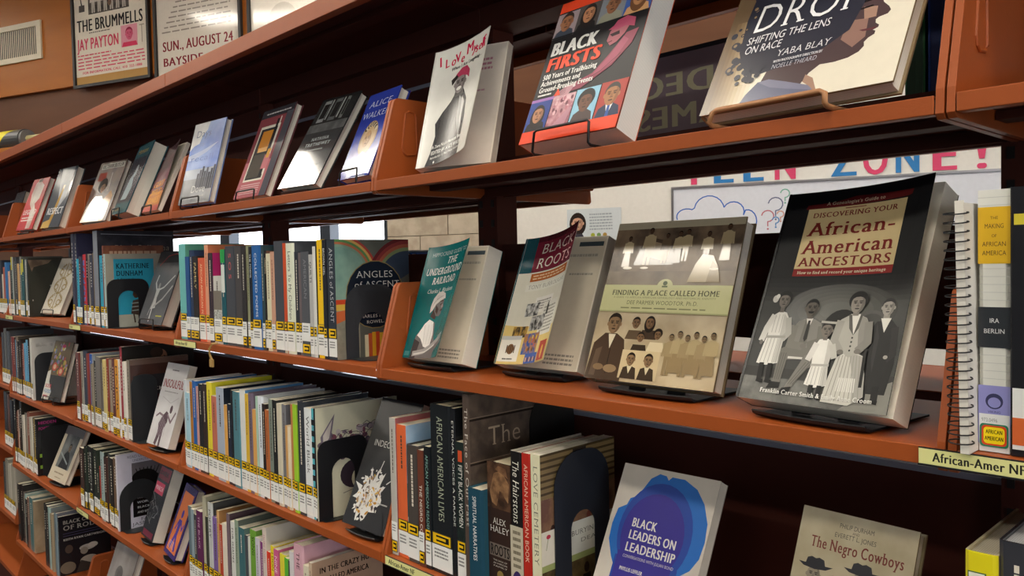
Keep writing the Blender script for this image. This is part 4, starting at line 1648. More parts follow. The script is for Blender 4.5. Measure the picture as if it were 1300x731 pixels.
# ------------------------------------------------------------------ face-out books on stands
def art_love(w, h):
    A = Art(w, h)
    A.rect(0, 0, 1, 1, 'dddcd4')
    for i, (t, a, b, r, s) in enumerate((('I', 0.10, 0.815, 12, 0.07), ('L', 0.20, 0.79, 8, 0.062), ('o', 0.30, 0.795, -6, 0.062), ('V', 0.38, 0.80, 10, 0.065), ('e', 0.48, 0.785, -4, 0.06),
                                         ('M', 0.57, 0.83, 6, 0.075), ('y', 0.70, 0.82, -8, 0.065), ('s', 0.76, 0.80, 4, 0.062), ('e', 0.82, 0.805, -4, 0.062), ('l', 0.89, 0.80, 6, 0.075), ('f', 0.925, 0.80, 14, 0.08))):
        A.text(t, a, b + 0.035, s * 1.3, 'c8234a', 'bold', 'L', rot=r, xs=0.8)
    A.text('When I Am Laughing...', 0.33, 0.775, 0.030, '3a3a3a', 'bold', 'L', 0.60, shear=0.15)
    A.poly([(0.14, 0.0), (0.20, 0.10), (0.24, 0.24), (0.20, 0.35), (0.30, 0.43), (0.43, 0.50), (0.50, 0.56), (0.66, 0.56), (0.76, 0.46), (0.80, 0.30), (0.80, 0.0)], '2c2c2e')
    A.poly([(0.60, 0.52), (0.72, 0.44), (0.75, 0.12), (0.62, 0.30)], '8a8a88')
    A.poly([(0.66, 0.50), (0.73, 0.44), (0.74, 0.2), (0.70, 0.28)], 'b8b8b4')
    A.poly([(0.47, 0.52), (0.50, 0.60), (0.64, 0.60), (0.66, 0.52)], '4c4846')
    A.head(0.56, 0.635, 0.092, '8a8280', '2c2a2a', 'none', '1c1a1a', look=-0.05)
    A.ell(0.55, 0.588, 0.034, 0.016, 'e8e6e0', 12)
    A.poly([(0.40, 0.685), (0.46, 0.73), (0.54, 0.765), (0.64, 0.765), (0.72, 0.71), (0.73, 0.64), (0.68, 0.67), (0.58, 0.695), (0.48, 0.69)], 'b03a5a')
    A.poly([(0.37, 0.69), (0.46, 0.72), (0.5, 0.695), (0.40, 0.64)], '2a2424')
    A.text('A Zora Neale Hurston Reader', 0.22, 0.135, 0.026, 'e4e4de', 'bold', 'L', 0.66)
    A.text('EDITED BY ALICE WALKER', 0.22, 0.085, 0.030, 'e4e4de', 'bold', 'L', 0.66)
    A.text('Introduction by Mary Helen Washington', 0.22, 0.05, 0.018, 'e4e4de', 'bold', 'L', 0.66)
    A.ell(0.30, 0.02, 0.01, 0.01, 'e4e4de', 10)
    return A


def portrait(A, a0, b0, a1, b1, bg, skin, hair, style, cloth, r=0.062, dy=0.02, shirt=None):
    A.rect(a0, b0, a1, b1, bg)
    cx = (a0 + a1) / 2
    top = b0 + (b1 - b0) * 0.36
    A.poly([(a0 + 0.01, b0), (a0 + 0.03, b0 + (top - b0) * 0.7), (cx - 0.035, top), (cx + 0.035, top), (a1 - 0.03, b0 + (top - b0) * 0.7), (a1 - 0.01, b0)], cloth)
    if shirt:
        A.poly([(cx - 0.035, top), (cx + 0.035, top), (cx, b0)], 'e6e6e6')
        A.poly([(cx - 0.012, top - 0.01), (cx + 0.012, top - 0.01), (cx + 0.016, b0), (cx - 0.016, b0)], shirt)
    A.rect(cx - 0.028, top - 0.005, cx + 0.028, top + 0.03, skin)
    A.head(cx, (b0 + b1) / 2 + dy, r * 0.86, skin, hair, style)


def art_firsts(w, h):
    A = Art(w, h)
    A.fin = 'h'
    A.rect(0, 0, 1, 1, '17161a')
    A.rect(0, 0.925, 1, 1, 'e2441e')
    portrait(A, 0.0, 0.735, 0.24, 0.915, '9c8c90', '9c6848', '2a1c16', 'short', '3a4250', r=0.078, dy=0.018)
    portrait(A, 0.24, 0.735, 0.48, 0.925, '4c4644', 'b8805c', '1c1412', 'long', '17161a', r=0.075, dy=0.022)
    portrait(A, 0.48, 0.745, 0.74, 0.935, '7a8088', '8a5c40', '7c7c6c', 'short', '8c8c7a', r=0.078, dy=0.02)
    portrait(A, 0.74, 0.745, 1.0, 0.935, '3a5aa0', 'b07c54', '6a4428', 'long', 'c89868', r=0.078, dy=0.02)
    A.rect(0, 0.735, 1, 0.745, '17161a')
    # man in a rose suit and cap, leaning back along the right side
    A.poly([(0.30, 0.305), (0.52, 0.315), (0.78, 0.42), (0.92, 0.54), (0.95, 0.63), (0.84, 0.62), (0.72, 0.50), (0.60, 0.40), (0.46, 0.37)], '8c3c52')
    A.poly([(0.56, 0.36), (0.78, 0.44), (0.88, 0.57), (0.82, 0.60), (0.72, 0.48)], 'a04a62')
    A.line([(0.48, 0.35), (0.68, 0.40), (0.84, 0.49)], 0.006, '6a2a3c')
    A.poly([(0.665, 0.66), (0.655, 0.60), (0.70, 0.56), (0.76, 0.575), (0.82, 0.62), (0.85, 0.67), (0.80, 0.70), (0.70, 0.69)], 'a8606c')
    A.poly([(0.68, 0.685), (0.71, 0.725), (0.80, 0.74), (0.89, 0.71), (0.90, 0.65), (0.82, 0.67)], 'b04a68')
    A.poly([(0.64, 0.675), (0.70, 0.70), (0.82, 0.675), (0.74, 0.66)], 'b04a68')
    A.poly([(0.668, 0.64), (0.76, 0.65), (0.77, 0.625), (0.70, 0.62)], '2c1820')
    A.line([(0.675, 0.585), (0.71, 0.59)], 0.008, '6a2a34')
    A.poly([(0.28, 0.27), (0.40, 0.295), (0.46, 0.36), (0.36, 0.355), (0.22, 0.30)], 'b88a94')
    for k in range(4):
        A.line([(0.24 + 0.02 * k, 0.285 + 0.012 * k), (0.36, 0.31 + 0.012 * k)], 0.004, '8c5a66')
    for t, b, fw, c in (('BLACK', 0.605, 0.50, 'e6e6e2'), ('FIRSTS', 0.495, 0.58, 'e2441e')):
        A.text(t, 0.040, b, 0.092, c, 'bold', 'L', fw, shear=0.02)
        A.text(t, 0.050, b, 0.092, c, 'bold', 'L', fw, shear=0.02)
    A.text('500 Years of Trailblazing', 0.044, 0.437, 0.036, 'e6e6e2', 'bold', 'L', 0.58)
    A.text('Achievements and', 0.044, 0.392, 0.036, 'e6e6e2', 'bold', 'L', 0.43)
    A.text('Ground-Breaking Events', 0.044, 0.347, 0.036, 'e6e6e2', 'bold', 'L', 0.58)
    A.ticks(0.05, 0.315, 0.20, 0.338, 1, 'e6e6e2', 3)
    A.poly([(0.24, 0.30), (0.27, 0.35), (0.31, 0.30)], 'e2441e')
    A.rect(0, 0.282, 0.25, 0.302, '9a6ab0')
    portrait(A, 0.0, 0.08, 0.24, 0.282, '27408c', 'b07c5c', '1c1412', 'long', '1c1a20', r=0.070, dy=0.012)
    A.rect(0.25, 0.08, 0.49, 0.295, PH('8c4a5c', 'c08a94', 60))
    rn = random.Random(2)
    for k in range(18):
        A.ell(rn.uniform(0.27, 0.47), rn.uniform(0.16, 0.27), 0.012, 0.016, rn.choice(('6a3444', 'a86474', 'cfa0a8')), 8)
    A.poly([(0.30, 0.08), (0.47, 0.20), (0.49, 0.19), (0.45, 0.08)], 'b07c8c')
    portrait(A, 0.50, 0.08, 0.74, 0.30, '8fc0d8', '6c4634', '15110f', 'big', '4a3a38', r=0.078, dy=0.02)
    portrait(A, 0.75, 0.08, 1.0, 0.305, 'a83c34', 'a9744e', '3c3430', 'short', '22304e', r=0.082, dy=0.025, shirt='3458a0')
    A.rect(0, 0, 1, 0.08, 'e2441e')
    return A


def art_drop(w, h):
    A = Art(w, h)
    A.rect(0, 0, 1, 1, 'd9d2c0')
    for k in range(10):
        A.rect(0, 0, 0.26 - 0.024 * k, 0.52, ('d2c8b2', 'cabda4', 'c0b094', 'b6a484', 'aa9676', '9c8666', '907a5c', '846e52', '786248', '6c5842')[k])
    A.rect(0, 0.5, 0.12, 1, '6c5842')
    HAIR, FACE = '2b2c38', '4a3a3c'
    # face profile looking right
    A.poly([(0.46, 0.522), (0.80, 0.522), (0.825, 0.469), (0.838, 0.433), (0.853, 0.403), (0.885, 0.373), (0.898, 0.353), (0.888, 0.337), (0.850, 0.33), (0.838, 0.321), (0.842, 0.304), (0.862, 0.289), (0.860, 0.278),
            (0.838, 0.27), (0.852, 0.263), (0.852, 0.248), (0.826, 0.235), (0.812, 0.218), (0.818, 0.198), (0.800, 0.175), (0.755, 0.156), (0.69, 0.149), (0.62, 0.152), (0.575, 0.119), (0.545, 0.066), (0.56, 0),
            (0.50, 0), (0.16, 0), (0.24, 0), (0.30, 0.073), (0.34, 0.205)], FACE)
    A.poly([(0.70, 0.35), (0.80, 0.337), (0.81, 0.245), (0.76, 0.205), (0.69, 0.258)], '8a6a60')
    A.poly([(0.76, 0.403), (0.83, 0.39), (0.835, 0.337), (0.78, 0.337)], '9c7c6c')
    A.poly([(0.77, 0.286), (0.855, 0.283), (0.84, 0.271), (0.79, 0.275)], '5c3438')
    A.poly([(0.735, 0.398), (0.80, 0.404), (0.81, 0.396), (0.75, 0.391)], '1c1618')
    A.line([(0.715, 0.426), (0.80, 0.436)], 0.012, '1c1618')
    # pale collar in shade
    A.poly([(0.215, 0.0), (0.25, 0.07), (0.30, 0.125), (0.36, 0.13), (0.46, 0.10), (0.60, 0.055), (0.655, 0.0)], '5c6078')
    A.poly([(0.30, 0.125), (0.36, 0.13), (0.46, 0.10), (0.60, 0.055), (0.62, 0.03), (0.48, 0.06), (0.38, 0.085)], '74748a')
    A.poly([(0.56, 0.115), (0.605, 0.09), (0.63, 0.045), (0.655, 0.0), (0.60, 0.05), (0.555, 0.08)], '9c7c6a')
    # hair mass with curls along the left edge
    A.poly([(0.16, 1.0), (0.78, 1.0), (0.80, 0.62), (0.76, 0.44), (0.72, 0.30), (0.62, 0.24), (0.52, 0.20), (0.40, 0.185), (0.30, 0.17), (0.22, 0.185), (0.16, 0.24), (0.12, 0.32), (0.10, 0.5), (0.12, 0.72)], HAIR)
    rn = random.Random(11)
    for k in range(60):
        t = rn.random()
        a = 0.11 + 0.03 * math.sin(t * 17) + rn.uniform(-0.035, 0.03)
        b = 0.20 + 0.78 * t
        r = rn.uniform(0.008, 0.02)
        A.ell(a, b, r, r, HAIR, 10)
        if k % 3 == 0:
            A.ell(a, b, r * 0.55, r * 0.55, '8a7458', 8)
    for k in range(16):
        a, b = rn.uniform(0.13, 0.30), rn.uniform(0.14, 0.22)
        r = rn.uniform(0.008, 0.018)
        A.ell(a, b, r, r, HAIR, 10)
    A.text('ONE', 0.24, 0.64, 0.15, 'e4e4e8', 'serif', 'L', 0.50, shear=0.10)
    A.text('DROP', 0.150, 0.413, 0.150, 'e4e4e8', 'serif', 'L', 0.60, shear=0.10)
    A.text('SHIFTING THE LENS', 0.150, 0.349, 0.040, 'd8d8de', 'sans', 'L', 0.46, shear=0.12)
    A.text('ON RACE', 0.155, 0.297, 0.040, 'd8d8de', 'sans', 'L', 0.21, shear=0.12)
    A.text('YABA BLAY', 0.360, 0.245, 0.034, 'd8d8de', 'serif', 'L', 0.28, shear=0.15)
    A.text('WITH PHOTOGRAPHY DIRECTION BY', 0.355, 0.212, 0.013, 'd8d8de', 'bold', 'L', 0.26)
    A.text('NOELLE THEARD', 0.355, 0.180, 0.022, 'b8b8c4', 'serif', 'L', 0.24, shear=0.15)
    return A


def art_alice(w, h):
    A = Art(w, h)
    A.rect(0, 0, 1, 1, '2f3f9c')
    A.text('ALICE', 0.14, 0.83, 0.07, 'ccd2e8', 'serif', 'L', 0.72, shear=0.1)
    A.text('WALKER', 0.04, 0.70, 0.07, 'ccd2e8', 'serif', 'L', 0.86, shear=0.1)
    A.ell(0.52, 0.45, 0.17, 0.20, '9c8464')
    A.ell(0.52, 0.44, 0.14, 0.17, 'b89c78')
    for k in range(12):
        A.ell(0.36 + 0.03 * k, 0.56 + 0.05 * math.sin(k * 0.3), 0.028, 0.028, ('4a3c30', 'c2b49c')[k % 2], 9)
    A.head(0.50, 0.44, 0.10, 'ae8a64', '4a3c30', 'none')
    A.poly([(0.25, 0.0), (0.30, 0.18), (0.5, 0.3), (0.75, 0.24), (0.9, 0.0)], '7c86b4')
    A.text('By the Light of My', 0.16, 0.08, 0.035, 'd8dcec', 'serif', 'L', 0.7)
    return A


def art_natasha(w, h):
    A = Art(w, h)
    A.rect(0, 0, 1, 1, '3c3d3f')
    A.rect(0, 0.66, 1, 1, '2a2b2c')
    for k, (a, b) in enumerate(((0.12, 0.30), (0.33, 0.36), (0.42, 0.60), (0.63, 0.66), (0.72, 0.80))):
        A.rect(a, 0.72 + 0.02 * (k % 2), b, 0.97, ('7c7d7e', '9c9d9c', '5c5d5e', 'a8a8a6', '6c6d6c')[k])
        A.rect(a + 0.02, 0.76, b - 0.01, 0.93, '232425')
    A.rect(0, 0.60, 1, 0.70, PH('4a4b4c', '606162', 40))
    A.text('NATASHA', 0.5, 0.50, 0.036, 'd0d0ce', 'serif', 'C', 0.46, track=0.1)
    A.text('TRETHEWEY', 0.5, 0.44, 0.036, 'd0d0ce', 'serif', 'C', 0.66, track=0.1)
    A.ticks(0.3, 0.38, 0.7, 0.41, 1, '8a8a88', 5)
    A.text('Memorial Drive', 0.5, 0.20, 0.05, '8e8f90', 'serif', 'C', 0.7)
    return A


def art_frame(w, h):
    A = Art(w, h)
    A.rect(0, 0, 1, 1, '7c3f46')
    A.rect(0, 0.90, 1, 1, '35343a')
    A.ticks(0.15, 0.93, 0.9, 0.96, 1, 'b8b0b0', 7)
    A.rect(0, 0, 1, 0.40, 'a8646a')
    A.rect(0.80, 0, 1, 0.92, '4c4c54')
    A.rect(0.12, 0.18, 0.72, 0.80, 'cfcabc')
    A.rect(0.16, 0.20, 0.68, 0.77, '3a3a3c')
    A.rect(0.24, 0.54, 0.56, 0.74, 'c08034')
    A.rect(0.26, 0.50, 0.56, 0.55, 'd8a868')
    A.rect(0.20, 0.22, 0.6, 0.48, '4e4a44')
    A.rect(0.57, 0.22, 0.64, 0.86, '26282a')
    A.rect(0.66, 0.24, 0.69, 0.88, 'd8d4c8')
    A.rect(0.56, 0.30, 0.74, 0.46, 'b8747a')
    A.rect(0.60, 0.42, 0.70, 0.52, 'd2a04a')
    for k in range(5):
        A.rect(0.12, 0.04 + 0.024 * k, 0.72, 0.05 + 0.024 * k, 'c9a2a4')
    return A


def art_sky(w, h):
    A = Art(w, h)
    A.rect(0, 0, 1, 1, '6c86c0')
    A.rect(0, 0.40, 1, 1, PH('5a74b8', '8ca2d0', 10))
    A.poly([(0, 1), (0.5, 1), (0.46, 0.9), (0.34, 0.84), (0.28, 0.74), (0.12, 0.72), (0, 0.66)], PH('b0b0b4', 'c8c8c8', 14))
    A.poly([(0, 0.60), (0.4, 0.64), (0.9, 0.72), (0.6, 0.62), (0.2, 0.54), (0, 0.54)], 'b4bed8')
    A.rect(0, 0, 1, 0.40, PH('6a6c70', '8c8e92', 14))
    A.rect(0, 0.30, 1, 0.42, 'a2aab8')
    for k in range(8):
        A.rect(0.44 + 0.07 * k, 0.16, 0.50 + 0.07 * k, 0.36 + 0.06 * ((k * 37) % 5) / 3, ('4a4a52', '565660', '42424a')[k % 3])
    A.text('Days', 0.12, 0.82, 0.085, '5c6480', 'serif', 'L', 0.5)
    A.text('to', 0.3, 0.70, 0.06, '7c86a8', 'serif', 'L', 0.15)
    A.text('recall', 0.1, 0.52, 0.07, '5c6fa8', 'serif', 'L', 0.75)
    A.text('Dove', 0.34, 0.13, 0.085, 'd4d4d2', 'serif', 'L', 0.46)
    A.ticks(0.3, 0.07, 0.8, 0.10, 1, 'b0b0ae', 9)
    return A


def art_orange(w, h):
    A = Art(w, h)
    A.rect(0, 0, 1, 1, '4a3238')
    A.rect(0, 0.28, 1, 0.62, '6c3240')
    A.poly([(0.3, 0.78), (0.6, 0.88), (0.75, 0.78), (0.55, 0.70)], '8a4a50')
    A.rect(0, 0.0, 1, 0.28, 'b8742e')
    for k in range(3):
        A.text(('GOLD', 'WILD', 'ONES')[k], 0.1, 0.36 - 0.12 * k, 0.09, 'd89428', 'bold', 'L', 0.75)
    A.rect(0, 0.0, 1, 0.08, 'b8584c')
    return A


def art_teal(w, h):
    A = Art(w, h)
    A.rect(0, 0, 1, 1, '22505a')
    A.rect(0, 0.16, 1, 0.80, '2a2c38')
    A.text('Hurston', 0.12, 0.86, 0.07, 'b88a3c', 'serif', 'L', 0.7)
    A.poly([(0.2, 0.2), (0.3, 0.5), (0.5, 0.62), (0.55, 0.5), (0.7, 0.36), (0.6, 0.2)], '8c9aa0')
    A.ell(0.55, 0.60, 0.06, 0.09, 'a4aeb0')
    A.rect(0, 0.0, 1, 0.16, '1f5a62')
    A.text('Lives', 0.12, 0.05, 0.05, 'b88a3c', 'serif', 'L', 0.4)
    return A


def art_lady(w, h):
    A = Art(w, h)
    A.rect(0, 0, 1, 1, PH('4c403c', '6c5a50', 16))
    A.rect(0.1, 0.88, 0.95, 0.97, 'b8b4ac')
    A.text('OCTAVIA BUTLER', 0.12, 0.895, 0.06, '34302e', 'bold', 'L', 0.8)
    A.rect(0.1, 0.68, 0.4, 0.82, '8c3a2c')
    A.ell(0.40, 0.60, 0.13, 0.12, '2c2422')
    A.head(0.44, 0.56, 0.09, '8a6850', '2c2422', 'short')
    A.poly([(0.0, 0.0), (0.05, 0.26), (0.26, 0.42), (0.52, 0.42), (0.70, 0.28), (0.74, 0.0)], 'dedad0')
    A.poly([(0.62, 0.36), (0.80, 0.50), (0.92, 0.40), (0.88, 0.0), (0.72, 0.0)], 'a47c52')
    A.line([(0.60, 0.8), (0.66, 0.5)], 0.015, 'd8d0c4')
    return A


def art_respect(w, h):
    A = Art(w, h)
    A.rect(0, 0, 1, 1, '4c5056')
    A.poly([(0.2, 1), (0.9, 1), (0.9, 0.5), (0.6, 0.3), (0.4, 0.6)], PH('7c8084', 'a8aaac', 10))
    A.poly([(0.55, 0.7), (0.66, 0.7), (0.56, 0.3), (0.46, 0.02), (0.30, 0.02), (0.42, 0.3)], 'b08a4a')
    A.poly([(0.0, 0.0), (0.45, 0.0), (0.4, 0.14), (0.05, 0.1)], 'c2a05c')
    A.text('RESPECT', 0.1, 0.22, 0.11, 'd4d6d6', 'bold', 'L', 0.84)
    return A


def art_red(w, h):
    A = Art(w, h)
    A.rect(0, 0, 1, 1, 'b83c3c')
    A.poly([(0.25, 0.92), (0.45, 0.98), (0.8, 0.85), (0.78, 0.6), (0.6, 0.5), (0.85, 0.3), (0.8, 0.02), (0.55, 0.02), (0.5, 0.4), (0.3, 0.5), (0.2, 0.7)], PH('d8cfc4', 'b89c90', 12))
    A.rect(0.35, 0.93, 0.6, 0.99, '4c2422')
    A.text('LEGEND', 0.08, 0.30, 0.09, 'dccac4', 'bold', 'L', 0.8)
    A.ticks(0.1, 0.16, 0.8, 0.26, 2, 'dccac4', 6)
    return A


def art_railroad(w, h):
    A = Art(w, h)
    T = '00696a'
    A.rect(0, 0, 1, 1, T)
    A.text('HIPPOCRENE GUIDE TO', 0.12, 0.905, 0.035, 'c4d4d2', 'serif', 'L', 0.86)
    A.text('THE', 0.50, 0.825, 0.060, 'e8ece8', 'serifb', 'L', 0.26, shear=0.2)
    A.text('UNDERGROUND', 0.07, 0.735, 0.062, 'e8ece8', 'serifb', 'L', 0.90, shear=0.2)
    A.text('RAILROAD', 0.25, 0.650, 0.060, 'e8ece8', 'serifb', 'L', 0.60, shear=0.2)
    A.text('Charles L. Blockson', 0.19, 0.570, 0.036, 'e8ece8', 'serif', 'L', 0.68, shear=0.25)
    G = ('c9c9c5', '9a9a98', '6a6a6a', '3c3c3e', 'e4e4e0')
    # woman in a headscarf in profile, grey photograph
    A.poly([(0.33, 0.30), (0.43, 0.33), (0.60, 0.30), (0.66, 0.18), (0.74, 0.13), (0.95, 0.16), (0.98, 0.13), (0.80, 0.06), (0.78, 0.0), (0.16, 0.0), (0.14, 0.06), (0.18, 0.20)], G[2])
    A.poly([(0.32, 0.30), (0.42, 0.335), (0.55, 0.31), (0.62, 0.20), (0.60, 0.08), (0.42, 0.10), (0.30, 0.17), (0.20, 0.20)], G[4])
    for k in range(5):
        A.line([(0.34 + 0.05 * k, 0.29), (0.40 + 0.04 * k, 0.12)], 0.006, G[0] if k % 2 else G[1])
    A.poly([(0.16, 0.17), (0.30, 0.14), (0.26, 0.0), (0.14, 0.0)], G[3])
    A.line([(0.20, 0.04), (0.45, 0.06), (0.70, 0.11), (0.86, 0.16)], 0.045, G[1])
    A.line([(0.22, 0.035), (0.50, 0.055), (0.76, 0.11)], 0.014, G[0])
    for k in range(4):
        A.line([(0.82, 0.145 + 0.012 * k), (0.94, 0.165 + 0.014 * k)], 0.010, G[1])
    A.poly([(0.42, 0.36), (0.56, 0.33), (0.60, 0.40), (0.46, 0.42)], G[3])
    A.poly([(0.46, 0.50), (0.54, 0.53), (0.66, 0.525), (0.715, 0.485), (0.705, 0.455), (0.735, 0.435), (0.715, 0.425), (0.715, 0.405), (0.70, 0.395), (0.70, 0.375), (0.66, 0.355), (0.56, 0.36), (0.48, 0.41)], G[2])
    A.poly([(0.50, 0.46), (0.60, 0.42), (0.60, 0.37), (0.52, 0.40)], G[3])
    A.poly([(0.62, 0.462), (0.68, 0.468), (0.68, 0.452), (0.63, 0.45)], '1c1c1c')
    A.line([(0.60, 0.487), (0.69, 0.487)], 0.008, '1c1c1c')
    A.line([(0.66, 0.405), (0.715, 0.41)], 0.008, '1c1c1c')
    A.poly([(0.66, 0.46), (0.70, 0.46), (0.715, 0.43), (0.67, 0.425)], G[1])
    A.poly([(0.37, 0.45), (0.40, 0.52), (0.48, 0.565), (0.60, 0.575), (0.70, 0.55), (0.735, 0.505), (0.70, 0.505), (0.60, 0.49), (0.50, 0.465), (0.44, 0.415), (0.38, 0.39)], G[0])
    for k in range(4):
        A.line([(0.40 + 0.03 * k, 0.45 + 0.02 * k), (0.52 + 0.05 * k, 0.545 - 0.004 * k)], 0.006, G[1])
    A.rect(0.02, 0.02, 0.12, 0.06, '3a8a8a')
    return A


def art_page(w, h, seed):
    A = Art(w, h)
    A.fin = 'r'
    A.rect(0, 0, 1, 1, 'd3c9b4')
    rn = random.Random(seed)
    A.rect(0.70, 0.93, 0.98, 0.965, '3c484e')
    A.ticks(0.62, 0.84, 0.94, 0.88, 1, 'a8a294', seed)
    A.ticks(0.66, 0.70, 0.94, 0.73, 1, 'a09a8c', seed + 1)
    A.ticks(0.60, 0.03, 0.94, 0.12, 3, '8c867a', seed + 2)
    return A


def art_pinkpage(w, h):
    A = Art(w, h)
    A.fin = 'r'
    A.rect(0, 0, 1, 1, 'd5cdc0')
    A.ticks(0.40, 0.78, 0.85, 0.90, 3, 'b07a88', 2)
    A.ticks(0.40, 0.60, 0.80, 0.63, 1, 'b89098', 4)
    return A


def art_roots(w, h):
    A = Art(w, h)
    A.rect(0, 0, 1, 1, 'd2cfbf')
    A.rect(0, 0.71, 0.24, 1, '184a54')
    A.rect(0.20, 0.71, 1, 1, '6e1d30')
    A.rect(0.20, 0.955, 1, 1, '4c1824')
    A.text('BLACK', 0.29, 0.855, 0.075, 'd8d2c8', 'serif', 'L', 0.66, shear=0.12)
    A.text('ROOTS', 0.26, 0.740, 0.078, 'd8d2c8', 'serif', 'L', 0.68, shear=0.12)
    A.rect(0.22, 0.635, 0.96, 0.70, 'a85a26')
    A.ticks(0.26, 0.645, 0.92, 0.69, 2, 'd8b088', 2)
    A.rect(0.18, 0.56, 0.98, 0.615, 'd8d6ca')
    A.text('TONY BURROUGHS', 0.22, 0.575, 0.032, '8a8880', 'serif', 'L', 0.74)
    A.poly([(0, 0.30), (0.45, 0.28), (0.80, 0.22), (1, 0.26), (1, 0), (0, 0)], 'd6bc74')
    A.rect(0.42, 0.38, 0.78, 0.50, 'dcdad2')
    A.ticks(0.45, 0.40, 0.74, 0.48, 4, '7c7a74', 8)
    A.rect(0.60, 0.20, 0.95, 0.45, 'd6d4ca')
    A.ticks(0.64, 0.22, 0.92, 0.42, 8, '8c8a84', 9)
    for (a, b, c, d, p, q) in ((0.28, 0.36, 0.52, 0.46, '3a3a3a', 'c8c8c4'), (0.42, 0.245, 0.70, 0.355, '2e2e2e', 'b8b8b4'), (0.16, 0.20, 0.40, 0.285, '3c3424', 'a8843c'), (0.38, 0.07, 0.68, 0.225, '3a5a94', 'a8743c')):
        A.rect(a, b, c, d, PH(p, q, 120))
    rn = random.Random(6)
    for k in range(18):
        A.ell(rn.uniform(0.42, 0.64), rn.uniform(0.10, 0.20), 0.010, 0.016, rn.choice(('c25a34', '4c3424', '2c4a8c', '8a5a38', 'd8b84a')), 8)
    A.line([(0.72, 0.36), (0.72, 0.42)], 0.03, '2a2a2a')
    A.ell(0.72, 0.435, 0.012, 0.014, '6a6a66', 10)
    A.rect(0.03, 0.02, 0.34, 0.215, 'dcd8cc')
    A.rect(0.03, 0.185, 0.34, 0.215, 'b8b8b4')
    A.ell(0.19, 0.115, 0.045, 0.04, '7c5a3c')
    for k in range(5):
        A.rect(0.125 + 0.03 * k, 0.085, 0.140 + 0.03 * k, 0.145, '4a3424')
    A.ticks(0.10, 0.03, 0.26, 0.05, 1, '3c3a34', 2)
    A.rect(0.48, 0.0, 0.74, 0.075, '34549c')
    for k in range(6):
        A.ell(0.51 + 0.04 * k, 0.03, 0.010, 0.02, ('c9a06a', '5c3a2c')[k % 2], 8)
    A.rect(0.76, 0.01, 0.95, 0.15, 'a83a2c')
    A.ell(0.85, 0.07, 0.02, 0.05, 'd89a3c', 10)
    return A


def figure(A, a, b, H, skin, coat, low, kind='man', seat=False):
    """small printed standing figure; b = feet, H = height as a fraction of h"""
    A_ = A.w / A.h
    f = lambda dx, dy: (a + dx * H / A_, b + dy * H)
    if kind == 'woman':
        A.poly([f(-0.15, 0.0), f(0.15, 0.0), f(0.10, 0.52), f(-0.10, 0.52)], low)
    else:
        A.poly([f(-0.10, 0.0), f(-0.02, 0.0), f(0.0, 0.40), f(0.02, 0.0), f(0.10, 0.0), f(0.10, 0.52), f(-0.10, 0.52)], low)
    A.poly([f(-0.13, 0.45), f(0.13, 0.45), f(0.15, 0.76), f(0.05, 0.82), f(-0.05, 0.82), f(-0.15, 0.76)], coat)
    A.line([f(-0.14, 0.76), f(-0.17, 0.46)], 0.055 * H, coat)
    A.line([f(0.14, 0.76), f(0.17, 0.46)], 0.055 * H, coat)
    A.head(*f(0, 0.91), 0.085 * H, skin, '1c1612', 'short', '1c1612')


